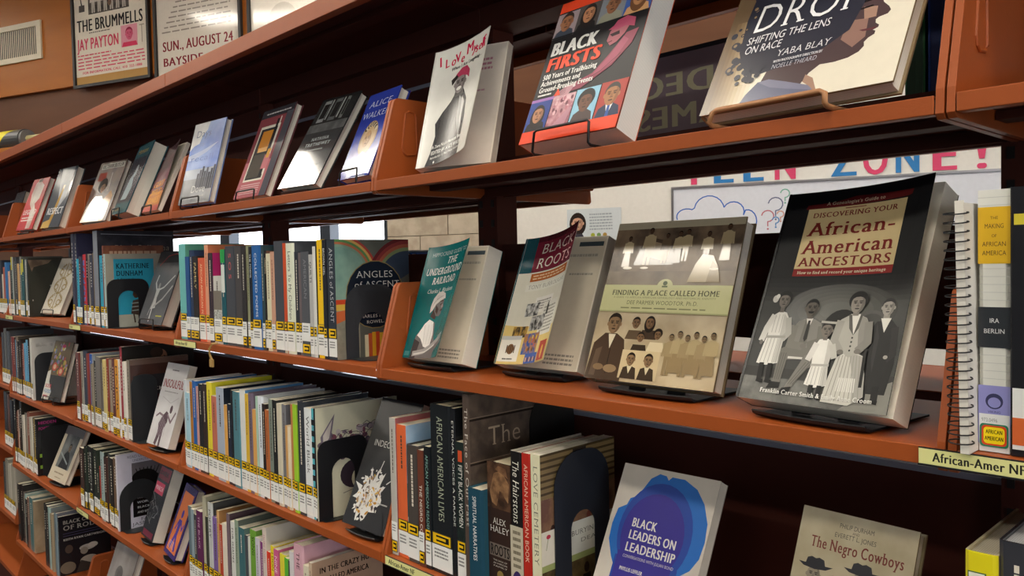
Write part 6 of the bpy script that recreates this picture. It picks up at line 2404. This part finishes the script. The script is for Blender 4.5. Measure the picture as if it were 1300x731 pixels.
# key: (shelf, x, y, dz, yaw, lean, w, h, t, art, spine, back/board, hard, stand, label, where)
DISPLAY = {
    'love': ('A', 0.077, 0.033, 0.0155, 18, 18.9, 0.146, 0.221, 0.017, art_love, 'd8d4ca', False, 'tray', 'white paperback with hand-drawn pink title, its front cover curling open', 'stand under the white paperback with pink hand-drawn title'),
    'firsts': ('A', 0.348, 0.014, 0.0155, -3.5, 23.3, 0.185, 0.235, 0.040, art_firsts, 'c2441e', False, 'wire', 'very thick black and orange paperback with rows of portraits, on top display shelf', 'wire stand hooked over the thick black and orange paperback'),
    'drop': ('A', 0.649, 0.010, 0.0155, -3.9, 30.0, 0.222, 0.262, 0.022, art_drop, '8c7a5c', True, 'copper', 'large hardback with a curly-haired woman in profile, at the top right', 'tan-coated wire stand under the large hardback with profile portrait'),
    'alice': ('A', -0.182, 0.042, 0.018, -6, 24.0, 0.122, 0.186, 0.022, art_alice, '2f3f9c', True, 'wire', 'bright blue book partly hidden by the rust shelf end panel', 'wire stand holding the bright blue book'),
    'natasha': ('A', -0.383, 0.021, 0.017, 2.6, 31, 0.140, 0.232, 0.020, art_natasha, '2a2b2c', True, 'tray', 'dark grey jacketed book with street photograph above a spaced two-line name', 'stand under the dark grey book with street photograph'),
    'frame': ('A', -0.631, 0.038, 0.013, -0.4, 22, 0.158, 0.229, 0.018, art_frame, '6c3a40', True, 'wire', 'maroon book with a painted picture frame on its cover', 'wire stand holding the maroon picture-frame book'),
    'sky': ('A', -0.8970, 0.014, 0.016, 4, 14.9, 0.160, 0.216, 0.018, art_sky, '6c80b0', True, 'wire', 'book with blue sky and city skyline on a glossy jacket', 'wire stand holding the blue sky book'),
    'orange': ('A', -1.221, 0.036, 0.016, -3.4, 24, 0.151, 0.208, 0.012, art_orange, '5a3238', False, 'wire', 'plum and orange paperback splayed slightly open, left of the blue sky book', 'wire stand holding the plum and orange paperback'),
    'teal': ('A', -1.440, 0.025, 0.016, -4.9, 22.6, 0.161, 0.232, 0.042, art_teal, '22505a', True, 'wire', 'thick teal book showing its pale fore-edge, left of plum and orange paperback', 'wire stand holding the thick teal book'),
    'lady': ('A', -1.782, 0.030, 0.015, 9, 22, 0.176, 0.221, 0.018, art_lady, '4c403c', True, 'tray', 'brown jacketed book with a woman in white, right of a rust end panel', 'stand under the brown book with woman in white'),
    'respect': ('A', -2.238, 0.021, 0.016, 7.2, 19.1, 0.161, 0.240, 0.028, art_respect, '4c5056', True, 'tray', 'grey jacketed book with big white capitals over a tan stripe', 'stand under the grey book with white capitals'),
    'red': ('A', -2.543, 0.007, 0.020, 6.3, 20.2, 0.165, 0.221, 0.022, art_red, 'a83838', True, 'tray', 'red book with a white figure, leftmost full cover on top display shelf', 'stand under the red book'),
    'railroad': ('B', 0.0135, 0.041, 0.0155, 1.0, 19.1, 0.160, 0.204, 0.034, art_railroad, '00696a', False, 'tray', 'teal-green paperback with woman in headscarf, cover curled open over thick pages', 'black stand under the teal-green curled paperback'),
    'roots': ('B', 0.221, 0.070, 0.018, 2.2, 22.7, 0.172, 0.216, 0.026, art_roots, '184a54', False, 'tray', 'cream paperback with maroon title block and family snapshots, cover curled open', 'black stand under the cream and maroon curled paperback'),
    'home': ('B', 0.432, 0.049, 0.017, 0.4, 21.7, 0.205, 0.231, 0.026, art_home, '6a5a44', True, 'tray', 'sepia hardback in plastic jacket with pale green title band across photographs', 'black stand under the sepia hardback with green band'),
    'ancestors': ('B', 0.677, 0.033, 0.0175, -6.4, 25.4, 0.186, 0.262, 0.034, art_ancestors, '131417', False, 'tray', 'large black paperback with cream title panel over old family portrait', 'black stand under the large black family-portrait paperback'),
    'leaders': ('C', 0.438, 0.028, 0.0155, 2.1, 29, 0.157, 0.220, 0.020, art_leaders, 'b4aca0', False, 'wire', 'purple and blue head-silhouette paperback with white capitals, bottom centre', 'wire stand under the purple and blue paperback'),
    'cowboys': ('C', 0.717, 0.027, 0.0155, -3.9, 22.9, 0.134, 0.212, 0.020, art_cowboys, '8c8064', True, 'wire', 'worn tan book with maroon title over men in hats, bottom right', 'wire stand under the worn tan book'),
    'damask': ('B', -2.411, 0.051, 0.015, 9, 22.7, 0.165, 0.233, 0.022, art_damask, 'c8c0ac', True, 'wire', 'cream book with gold damask pattern on a wire stand', 'wire stand holding the gold damask book'),
    'dancer': ('B', -1.362, 0.062, 0.018, 1.4, 20.3, 0.176, 0.228, 0.034, art_dancer, '4a4a4c', True, 'wire', 'grey book with a leaping dancer under a thin red arc', 'wire stand holding the leaping dancer book'),
    'colour': ('C', -2.333, 0.024, 0.0155, 5.5, 15.3, 0.179, 0.227, 0.020, art_colour, '3c3a38', True, 'wire', 'dark book with a colourful flower collage, tilted right of the charcoal bookend plate', 'wire stand under the flower collage book'),
    'figure': ('C', -1.190, 0.016, 0.0155, 3.3, 17.7, 0.138, 0.232, 0.022, art_figure, 'b8b4b4', False, 'tray', 'pale paperback with a brown dancing figure under red capitals', 'stand under the pale dancing-figure paperback'),
    'd3': ('D', -2.278, 0.020, 0.0155, 3.7, 23.7, 0.184, 0.204, 0.018, art_d3, 'c2b6a0', True, 'tray', 'cream-bordered book with a dark portrait, tilted beside the magenta-lettered black book', 'stand under the cream-bordered portrait book'),
    'pink': ('D', -1.323, 0.036, 0.0155, -3.8, 18.6, 0.110, 0.211, 0.034, art_pink, '201f22', False, 'tray', 'thick black paperback with pink and red title boxes, pages facing right', 'stand under the thick black and pink paperback'),
    'purple': ('D', -1.126, 0.029, 0.0155, -7.3, 20.9, 0.112, 0.192, 0.024, art_purple, '33246a', True, 'tray', 'purple hardback with an orange panel and purple dancer', 'stand under the purple and orange hardback'),
    'inde': ('C', -0.165, 0.019, 0.0155, 1.4, 24.6, 0.130, 0.248, 0.018, art_inde, '2c2c2e', False, 'tray', 'black paperback with a white and gold splash, left of the orange-spined book', 'stand under the white splash paperback'),
    'egrey': ('E', -1.688, 0.009, 0.0155, 2.1, 19.5, 0.182, 0.221, 0.024, art_egrey, '8c8480', True, 'tray', 'grey jacketed book below the afro silhouette row, beside a rust end panel', 'stand under the grey jacketed book at bottom left'),
}
CURL = {'love': (0.060, 0.048, 1.5), 'railroad': (0.050, 0.040, 1.6), 'roots': (0.062, 0.060, 1.7), 'ancestors': (0.012, 0.020, 2.4), 'orange': (0.003, 0.020, 1.5)}
PAGEART = {'love': art_pinkpage, 'railroad': lambda w, h: art_page(w, h, 3), 'roots': lambda w, h: art_page(w, h, 8)}
for key, (lv, x, y, dz, yaw, lean, w, h, t, fn, sp, hard, stand, label, slabel) in DISPLAY.items():
    z = LV[lv]
    yw, ln = RAD(yaw), RAD(lean)
    dz = max(dz, t * math.sin(ln) + {'tray': 0.0045, 'wire': 0.0052, 'copper': 0.0078}[stand])
    root = thing('book', label, 'book', (x, y, z + dz + 0.0), (-ln, 0, yw), group='books displayed face out')
    Art.FIN = 'c' if key in ('natasha', 'alice', 'lady', 'respect', 'home', 'sky', 'frame') else 'g'     # clear plastic jackets
    A = fn(w - 0.0006 if key in CURL else w, h)
    Art.FIN = 'g'
    book(root, t, w, h, sp, sp if key not in ('love', 'roots') else 'd4d0c6', face=True, hard=hard, art=A, curl=CURL.get(key),
         page_art=PAGEART[key](w - 0.003, h - 0.002) if key in PAGEART else None, pages='e4ddcd' if key != 'firsts' else 'e8e5de')
    cx = x + math.cos(yw) * w * 0.5
    cy = y + math.sin(yw) * w * 0.5
    if stand == 'tray':
        tray_stand((cx, cy, z + 0.0002), yw, ln, w, t, slabel, h, dz)
    else:
        if stand == 'copper':
            wire_easel((cx - 0.02, cy, z + 0.0002), yw, ln, w, t, slabel, h, 'a8764e', 0.017, 0.62, r=0.003, dz=dz)
        else:
            wire_easel((cx, cy, z + 0.0002), yw, ln, w, t, slabel, h, loop=dz + 0.012, span=0.58, dz=dz)


# ------------------------------------------------------------------ spiral notebook at the end of the right-hand bay
nb = thing('spiral_notebook', 'thick white notebook bound with a black wire coil, beside the shelf end panel', 'notebook', (0.9264, -0.0115, LV['B'] + 0.0004), (0, RAD(-1.1), 0))
mb = MB()
mb.box(0.0042, 0.004, 0.001, 0.0092, 0.165, 0.222, PAGES('e2ddd2', 'X'))
mb.build('page_block', nb)
mb = MB()
mb.box(0.0030, 0.001, 0.0, 0.0041, 0.168, 0.224, M('d8d4cc', 'm'))
mb.box(0.0093, 0.001, 0.0, 0.0104, 0.168, 0.224, M('d8d4cc', 'm'))
mb.box(0.0030, 0.0005, 0.0, 0.0104, 0.0014, 0.226, M('dcd7cc', 'm'))
mb.build('cover', nb)
mb = MB()
for k in range(26):
    zc = 0.010 + k * 0.0082
    pts = [(0.0030 + 0.0105 * math.cos(t), 0.0035 + 0.0065 * math.sin(t), zc + 0.0012 * math.sin(t)) for t in [2 * math.pi * q / 14 for q in range(14)]]
    mb.tube(pts, 0.0007, BLACK, 5, closed=True)
mb.build('wire_coil', nb, smooth=True)

# ------------------------------------------------------------------ shelf-edge label holders
for (x0, z, txt, lab, full) in ((0.8905, LV['B'] - 0.0090, 'African-Amer NF', 'large yellow shelf label under the spiral notebook, its lettering sharp', 0.17),
                                (0.0085, LV['C'] - 0.0085, 'African-Amer NF', 'yellow shelf label under the orange-spined book', 0.135),
                                (-0.912, LV['B'] - 0.0085, 'African-Amer NF', 'yellow shelf label at the start of the navy medallion row', 0.135),
                                (-1.826, LV['C'] - 0.0085 + (LV['B'] - LV['C']), 'Fiction', 'small yellow shelf label under the tall navy book', 0.12),
                                (-2.735, LV['B'] - 0.0085, 'Biography', 'faint yellow shelf label at the far left end of the middle shelf', 0.12),
                                (-1.826, LV['D'] - 0.0085, 'African-Amer', 'yellow shelf label above the dark rodeo book', 0.125)):
    t = thing('shelf_label', lab, 'label', (x0, -0.0006, z), group='yellow shelf-edge labels')
    mb = MB()
    mb.box(0.0, -0.0012, -0.0085, full, 0.0002, 0.0085, BLACK)
    mb.box(0.0, -0.0030, -0.0085, full, -0.0012, -0.0070, BLACK)
    mb.build('holder', t)
    A = Art(full - 0.001, 0.0140)
    A.fin = 'm'
    A.rect(0, 0, 1, 1, 'd9d792')
    A.text(txt, 0.07, 0.22, 0.60, '14140e', 'bold', 'L', xs=0.78)
    mb = MB()
    mb.box(0.0005, -0.0020, -0.0068, full - 0.0005, -0.0013, 0.0072, M('d9d792', 'm'))
    A.build(mb, lambda u, v, o: (0.0005 + u, -0.0020 - o, -0.0068 + v))
    mb.build('card', t, recalc=False)

# loose tag string and hook under the navy medallion row
mb = MB()
mb.tube([(-0.665, 0.006, LV['B'] + 0.0035), (-0.672, -0.006, LV['B'] + 0.0025), (-0.680, -0.010, LV['B'] - 0.010), (-0.682, -0.008, LV['B'] - 0.024), (-0.676, -0.006, LV['B'] - 0.036)], 0.0026, M('b08c52', 'm'), 7)
mb.box(-0.684, -0.009, LV['B'] - 0.052, -0.668, -0.0045, LV['B'] - 0.034, M('b08c52', 'm'))
o = mb.build('cord_tag', None, smooth=False)
tag(o, 'short tan cord hanging over the shelf lip under orange and red spines', 'cord')

# ------------------------------------------------------------------ books of the far aisle seen over and under the panels
rn = random.Random(33)
REAR = [('C', -0.62, 12, ('c2ae2a', '8c8a3a', '5a4a3a', '3a4a8a', 'b8c4d8', 'd8d8d8', '7a3a3a'), 0.196, 'under the navy medallion shelf'),
        ('B', -0.86, 15, ('2a4a8c', '3c4c5c', '1c1c22', 'b8b8b4', '3a5a7a', '5a2a2a', '24344c'), 0.206, 'behind the navy medallion row')]
for lv, x0, n, cols, hh, ph in REAR:
    x = x0
    for i in range(n):
        T = rn.uniform(0.022, 0.042)
        h = hh + rn.uniform(-0.004, 0.010)
        c = cols[i % len(cols)]
        t = thing('book', '%s far-aisle book, %s in its line, %s' % (colour_name(c), ORD[i], ph), 'book',
                  (x + T, 0.577 - 0.012, LV[lv] + 0.0004), (0, 0, math.pi), group='far aisle books ' + ph)
        book(t, T, 0.16, h, c, hard=True)
        x += T + 0.001
for i, (x, c, T, h) in enumerate(((0.742, '1f5a34', 0.026, 0.200), (0.772, '23408c', 0.028, 0.205))):
    t = thing('book', ('dark green' if i == 0 else 'deep blue') + ' book on the far side at top right, beside the shelf end panel', 'book', (x + T, 0.565, LV['A'] + 0.0294), (0, 0, math.pi), group='far aisle books at top right')
    book(t, T, 0.19, h, c, hard=True, pages='2c4a3a' if i == 0 else '2a3a6a', over=0.0005)

# clear-backed sign of the far aisle, read from behind
t = thing('tabletop_sign', 'grey sign with reversed lettering, behind and between the two biggest top books', 'sign', (0.275, 0.345, LV['A'] + 0.0296))
mb = MB()
A = Art(0.27, 0.165)
A.fin = 'h'
A.rect(0, 0, 1, 1, '8a7c88')  # board and letters lightened in place of light shining through the sign
A.text('VIDEO', 0.04, 0.60, 0.22, 'c4c4a4', 'bold', 'L', 0.86)
A.text('GAMES', 0.04, 0.28, 0.22, 'c4c4a4', 'bold', 'L', 0.86)
A.text('Games are behind here', 0.14, 0.14, 0.07, 'c0bcc4', 'sans', 'L', 0.7)
A.poly([(0.5, 0.0), (0.62, 0.10), (0.78, 0.10), (0.9, 0.0)], 'a8a8b8')
mb.box(0, 0.0, 0, 0.27, 0.004, 0.165, M('8a7c88', 'h'))
A.build(mb, lambda u, v, o: (0.27 - u, -o, v))
mb.build('panel', t, recalc=False)
mb = MB()
mb.box(-0.002, -0.002, 0.165, 0.272, 0.006, 0.172, M('1a1620', 'k'))
mb.build('top_edge', t)
mb = MB()
mb.box(-0.002, -0.02, -0.0004, 0.272, 0.035, 0.0, M('1a1620', 'k'))
mb.build('foot', t)

# ------------------------------------------------------------------ far-left bay
for lv, lst in (('B', (('3a6ca0', .030, .22), ('a8543c', .03, .20), ('c8c0b0', .025, .17), ('2a2c34', .04, .23), ('7a4a3a', .04, .21))),
                ('C', (('4a4c50', .05, .23), ('5a5a58', .05, .24), ('3c3c40', .045, .22))),
                ('D', (('26262a', .05, .21), ('5a3a30', .04, .23), ('2a2a2c', .06, .235))),
                ('E', (('a8a294', .06, .22), ('b8b2a4', .05, .215), ('8c887c', .05, .23), ('4a4a4a', .04, .21)))):
    x = -2.760 if lv != 'E' else -2.775
    for i, (c, T, h) in enumerate(lst):
        x -= T + 0.0008
        shn = {'B': 'middle shelf', 'C': 'shelf under the middle one', 'D': 'fourth display shelf', 'E': 'lowest filled shelf'}[lv]
        t = thing('book', '%s book at the far left edge, %s from the upright, %s' % (colour_name(c), ORD[i], shn), 'book', (x, 0.012, LVW[lv] + 0.0004), group='books at the far left edge')
        A = None
        if lv == 'C' and i == 1:
            A = Art(0.17, h)
            A.rect(0, 0, 1, 1, '2c2624')
            A.text('BLUES', 0.25, 0.84, 0.06, 'b89c68', 'serif', 'L', 0.6)
        book(t, T, 0.17, h, c, hard=True, art=A)
        spine_labels(t, T, h, 1)
for key, lv, x, y, w, h, t_, c, lab in (('a', 'A', -2.80, 0.045, 0.15, 0.20, 0.035, '2e2a2c', 'dark book with pale pages at the far left edge of the top display shelf'),
                                       ('b', 'A', -2.705, 0.155, 0.13, 0.215, 0.02, 'b8b4aa', 'pale book with dark portrait half hidden behind the far-left end panel'),
                                       ('c', 'A', -1.968, 0.155, 0.12, 0.235, 0.03, 'c8c2b4', 'white book half hidden behind the end panel left of the woman in white')):
    z = LVW[lv] if x < -2.742 else LV[lv]
    r = thing('book', lab, 'book', (x - (w if key == 'a' else 0), y, z + 0.0145), (RAD(-18), 0, 0), group='books displayed face out')
    A = Art(w, h)
    A.rect(0, 0, 1, 1, c)
    if key == 'b':
        A.head(0.5, 0.6, 0.14, '4a3a34', '241c1a', 'big')
    elif key == 'a':
        A.head(0.5, 0.55, 0.16, '6c4c3c', '181414', 'short')
    book(r, t_, w, h, c, face=True, hard=True, art=A)

# ------------------------------------------------------------------ things on the wall behind
def poster(s0, z0, s1, z1, label, fn):
    t = thing('framed_poster', label, 'poster', wl(s0, z0, 0.032), (0, 0, WROT), group='framed concert posters')
    w, h = s1 - s0, z1 - z0
    mb = MB()
    fw = 0.018
    K = M('1c1a1a', 'k')
    for a in ((0, 0, w, fw), (0, h - fw, w, h), (0, fw, fw, h - fw), (w - fw, fw, w, h - fw)):
        mb.box(a[0], -0.022, a[1], a[2], 0.0, a[3], K)
    mb.build('frame', t)
    A = Art(w - 2 * fw, h - 2 * fw)
    fn(A)
    mb = MB()
    mb.box(fw, -0.006, fw, w - fw, -0.001, h - fw, M('c8c2b2', 'm'))
    A.build(mb, lambda u, v, o: (fw + u, -0.0062 - o, fw + v))
    mb.build('print', t, recalc=False)
    return t


def p_brummells(A):
    A.fin = 'r'
    A.rect(0, 0, 1, 1, 'cfc9ba')
    A.rect(0, 0, 1, 0.075, 'a8844e')
    R, K = 'c23a5a', '1c1c1e'
    A.text('A SHOW & DANCE', 0.5, 0.915, 0.055, '8a3a44', 'serifb', 'C', 0.82)
    A.ticks(0.1, 0.885, 0.9, 0.905, 1, '8a3a44', 2)
    A.rect(0.20, 0.625, 0.76, 0.875, PH('3a3634', '5c5652', 30))
    for k in range(6):
        figure(A, 0.27 + 0.085 * k, 0.635, 0.21, '6c5648', 'bab4aa', 'a8a298')
    A.head(0.50, 0.70, 0.03, '6c5648', K, 'short')
    A.rect(0.07, 0.66, 0.15, 0.72, '4a4644')
    A.line([(0.11, 0.72), (0.08, 0.84)], 0.014, '4a4644')
    A.line([(0.11, 0.84), (0.17, 0.86)], 0.02, '4a4644')
    A.line([(0.82, 0.84), (0.90, 0.70)], 0.022, '4a4644')
    A.ell(0.91, 0.69, 0.025, 0.03, '4a4644', 14)
    A.text('THE BRUMMELLS', 0.03, 0.480, 0.105, K, 'bold', 'L', 0.91)
    A.ticks(0.2, 0.452, 0.5, 0.468, 1, '5a5450', 4)
    A.text('JAY PAYTON', 0.03, 0.315, 0.10, R, 'bold', 'L', 0.58)
    A.rect(0.64, 0.28, 0.86, 0.47, 'c98a98')
    A.head(0.75, 0.39, 0.055, 'c05a74', '8c2a44', 'short', '8c2a44')
    A.poly([(0.65, 0.28), (0.67, 0.32), (0.84, 0.32), (0.86, 0.28)], R)
    A.line([(0.92, 0.45), (0.92, 0.30)], 0.008, '8a8478')
    A.line([(0.89, 0.45), (0.95, 0.45)], 0.008, '8a8478')
    for k in range(5):
        A.ticks(0.03, 0.135 + 0.03 * k, 0.95 if k < 4 else 0.5, 0.155 + 0.03 * k, 1, R, 10 + k)
    A.text('FOR INFORMATION, CALL (410) 222-1888', 0.5, 0.095, 0.022, R, 'bold', 'C', 0.82)


def p_august(A):
    A.fin = 'c'
    A.rect(0, 0, 1, 1, 'cbc6ba')
    G, R = '8a847c', '7c2a34'
    A.ell(0.52, 0.93, 0.17, 0.05, '6c6660', 26)
    A.ell(0.52, 0.93, 0.16, 0.044, 'cbc6ba', 26)
    A.text('SOUL', 0.52, 0.915, 0.03, '3c3836', 'bold', 'C', 0.22)
    for a in (0.06, 0.26):
        A.rect(a, 0.76, a + 0.15, 0.89, 'b0aaa0')
        A.head(a + 0.075, 0.83, 0.045, '8a7c70', '5a524c', 'short', '4c4440')
    A.ticks(0.46, 0.78, 0.66, 0.84, 2, G, 3)
    A.ticks(0.74, 0.80, 0.94, 0.86, 2, G, 5)
    for k in range(7):
        A.ticks(0.06 + 0.03 * k, 0.47 + 0.035 * k, 0.9, 0.49 + 0.035 * k, 1, G, 20 + k)
    A.text('SUN., AUGUST 24', 0.06, 0.34, 0.07, R, 'bold', 'L', 0.86)
    A.text('BAYSIDE', 0.06, 0.23, 0.06, R, 'bold', 'L', 0.5)
    A.ticks(0.06, 0.1, 0.9, 0.18, 2, R, 6)


def p_yellow(A):
    A.fin = 'c'
    A.rect(0, 0, 1, 1, 'cfcbc0')
    A.rect(0, 0.62, 1, 1, 'c2a63c')
    A.text('Barrett', 0.25, 0.80, 0.06, '4c3c24', 'serif', 'L', 0.5)
    A.text('Campbell', 0.1, 0.68, 0.06, '4c3c24', 'serif', 'L', 0.6)
    A.ell(0.35, 0.40, 0.14, 0.16, 'b8b4aa')
    A.ticks(0.1, 0.1, 0.9, 0.3, 4, '8a847c', 8)


poster(-4.42, 2.815, -3.735, 3.56, 'framed red and black concert poster with a band photograph, upper left', p_brummells)
poster(-3.695, 2.66, -3.005, 3.52, 'framed poster with maroon date lettering, partly hidden by the bookcase top', p_august)
poster(-2.955, 2.66, -2.27, 3.50, 'framed poster with a yellow upper part, only a corner showing', p_yellow)

t = thing('air_vent', 'beige wall air vent with vertical slats, upper left corner', 'air vent', wl(-5.33, 3.055, 0.0305), (0, 0, WROT))
mb = MB()
w, h = 0.60, 0.255
CR = M('cfc6ae', 'm')
for a in ((0, 0, w, 0.035), (0, h - 0.035, w, h), (0, 0.035, 0.035, h - 0.035), (w - 0.045, 0.035, w, h - 0.035)):
    mb.box(a[0], -0.012, a[1], a[2], 0, a[3], CR)
mb.build('frame', t)
mb = MB()
mb.box(0.035, -0.002, 0.035, w - 0.045, 0, h - 0.035, M('1c1814', 'k'))
for k in range(26):
    x = 0.042 + k * 0.0202
    mb.box(x, -0.0045, 0.035, x + 0.0065, -0.002, h - 0.035, CR)
mb.build('grille', t)

# ledge with a taped tube, above the far end of the bookcase
mb = MB()
wall_box(mb, -7.0, 2.36, -4.45, 2.452, 0.0, 0.20, WOOD('b8742e', '94602c', 0, 4))
struct(mb, 'trim_2')
t = thing('taped_tube', 'black tube with yellow tape triangles and a pale rod lying on the wall ledge', 'tube', wl(-5.40, 2.5195, 0.09), (0, 0, WROT))
mb = MB()


def ring_x(x0, x1, r, m, n=22):
    vs = [(x0, r * math.cos(2 * math.pi * k / n), r * math.sin(2 * math.pi * k / n)) for k in range(n)] + [(x1, r * math.cos(2 * math.pi * k / n), r * math.sin(2 * math.pi * k / n)) for k in range(n)]
    mb.solid(vs, [(k, (k + 1) % n, n + (k + 1) % n, n + k) for k in range(n)] + [tuple(range(n))[::-1], tuple(range(n, 2 * n))], m)


ring_x(-0.5, 0.555, 0.066, M('3c3e40', 'k'))
ring_x(0.555, 0.575, 0.060, M('6c6c6c', 'k'))
mb.build('tube', t, smooth=False)
mb = MB()
n = 12
YT = M('d8cc1c', 'm')
for k in range(n):                                   # triangle of tape wrapped over the front half
    a0, a1 = RAD(80 + 140 * k / n), RAD(80 + 140 * (k + 1) / n)
    f0, f1 = 1 - k / n, 1 - (k + 1) / n
    r = 0.0664
    mb.face([(0.34, r * math.cos(a0), r * math.sin(a0)), (0.34 + 0.16 * f0 + 0.01, r * math.cos(a0), r * math.sin(a0)),
             (0.34 + 0.16 * f1 + 0.01, r * math.cos(a1), r * math.sin(a1)), (0.34, r * math.cos(a1), r * math.sin(a1))], YT)
mb.build('tape', t)
mb = MB()
ring_x(0.575, 0.92, 0.022, M('b0a878', 'm'))
mb.build('rod', t)

# whiteboard with doodles
t = thing('whiteboard', 'wall whiteboard with a blue cloud and coloured question marks drawn on it', 'whiteboard', wl(-0.50, 1.30, 0.001), (0, 0, WROT))
mb = MB()
w, h = 1.35, 0.645
A = Art(w, h)
A.fin = 'c'
A.rect(0, 0, 1, 1, 'd8dce6')
Bl = '3f6ac0'
pts = []
for (a, b, ra, rb, t0, t1) in ((0.045, 0.80, 0.035, 0.055, 200, 60), (0.12, 0.84, 0.05, 0.10, 170, 20), (0.20, 0.82, 0.035, 0.07, 150, -20), (0.245, 0.75, 0.03, 0.08, 100, -60)):
    for k in range(9):
        q = RAD(t0 + (t1 - t0) * k / 8)
        pts.append((a + ra * math.cos(q), b + rb * math.sin(q)))
A.line(pts, 0.008, Bl)


def qmark(a, b, s, c):
    p = [(a + s * 0.35 * math.cos(RAD(q)), b + s * 0.7 * math.sin(RAD(q))) for q in range(170, -91, -26)]
    A.line(p + [(a, b - s * 1.25)], 0.008, c)
    A.ell(a, b - s * 1.6, 0.007, 0.007, c, 8)


qmark(0.335, 0.86, 0.065, '6a7090')
qmark(0.31, 0.78, 0.055, 'b8707c')
qmark(0.335, 0.75, 0.03, '5a8ac0')
qmark(0.35, 0.79, 0.03, 'c89a8c')
qmark(0.365, 0.93, 0.04, '7ab0a0')
mb.box(0, -0.010, 0, w, 0, h, M('d8dce6', 'm'))
A.build(mb, lambda u, v, o: (u, -0.0102 - o, v))
mb.build('panel', t, recalc=False)
mb = MB()
AL = M('a8a8ac', 's')
for a in ((0, -0.01, w, 0.0), (0, h, w, h + 0.010), (-0.01, -0.01, 0, h + 0.01), (w, -0.01, w + 0.01, h + 0.01)):
    mb.box(a[0], -0.016, a[1], a[2], 0, a[3], AL)
mb.build('frame', t)

# cut-out letters above the whiteboard
for i, (c, s, col) in enumerate((('T', -0.46, 'd2426c'), ('E', -0.33, '2a78b8'), ('E', -0.20, '2a78b8'), ('N', -0.06, 'd2426c'), ('Z', 0.178, '2a78b8'), ('O', 0.302, 'd2426c'), ('N', 0.424, '2a78b8'), ('E', 0.556, 'd2426c'), ('!', 0.715, 'd2426c'))):
    mb = MB()
    polys, wd = text_polys(c, 'bold')
    S = 0.125
    m = M(col, 'm')
    z0 = 1.962
    wx = 0.105 if c != '!' else 0.06
    sc = wx / (wd or 1)
    for p, j in polys:
        mb.prism([(x * sc, y * S) for x, y in p], lambda q: (q[0], -0.003 - 0.0002 * j, q[1]), lambda q: (q[0], 0, q[1]), m)
    o = mb.build('wall_letter', None)
    o.location = wl(s, z0, 0.0012)
    o.rotation_euler = (0, 0, WROT)
    tag(o, '%s cut-out letter %s above the whiteboard, %s in line' % ('pink' if col[0] == 'd' else 'blue', c if c != '!' else 'exclamation mark', ORD[i]), 'letter', 'cut-out letters above the whiteboard')

# flyer with a portrait
t = thing('wall_flyer', 'pale flyer with a dark-haired woman portrait on the wall above the cream and maroon book', 'flyer', wl(-1.03, 1.66, 0.0012), (0, 0, WROT))
mb = MB()
w, h = 0.275, 0.215
A = Art(w, h)
A.rect(0, 0, 1, 1, 'c8d0d4')
A.ell(0.20, 0.66, 0.20, 0.26, '2c2422')
A.head(0.20, 0.68, 0.17, 'c89c84', '2c2422', 'short')
A.poly([(0.06, 0.30), (0.12, 0.44), (0.28, 0.44), (0.34, 0.30)], '3a3a44')
A.ticks(0.42, 0.50, 0.84, 0.90, 6, '9aa2a8', 4)
for k, c in enumerate(('9aa43c', '6c8a54', 'a88a4a')):
    A.ell(0.48 + 0.11 * k, 0.40, 0.05, 0.05, c, 12)
A.rect(0.78, 0.02, 1, 0.25, '5a9cd0')
mb.box(0, -0.002, 0, w, 0, h, M('c8d0d4', 'm'))
A.build(mb, lambda u, v, o: (u, -0.0021 - o, v))
mb.build('sheet', t, recalc=False)
t = thing('wall_notice', 'narrow grey notice at the right end of the whiteboard', 'notice', wl(0.90, 1.62, 0.0012), (0, 0, WROT))
mb = MB()
A = Art(0.2, 0.3)
A.rect(0, 0, 1, 1, '8c8a8c')
A.ticks(0.1, 0.3, 0.9, 0.9, 7, '5c5a5c', 4)
mb.box(0, -0.002, 0, 0.2, 0, 0.3, M('8c8a8c', 'm'))
A.build(mb, lambda u, v, o: (u, -0.0021 - o, v))
mb.build('sheet', t, recalc=False)
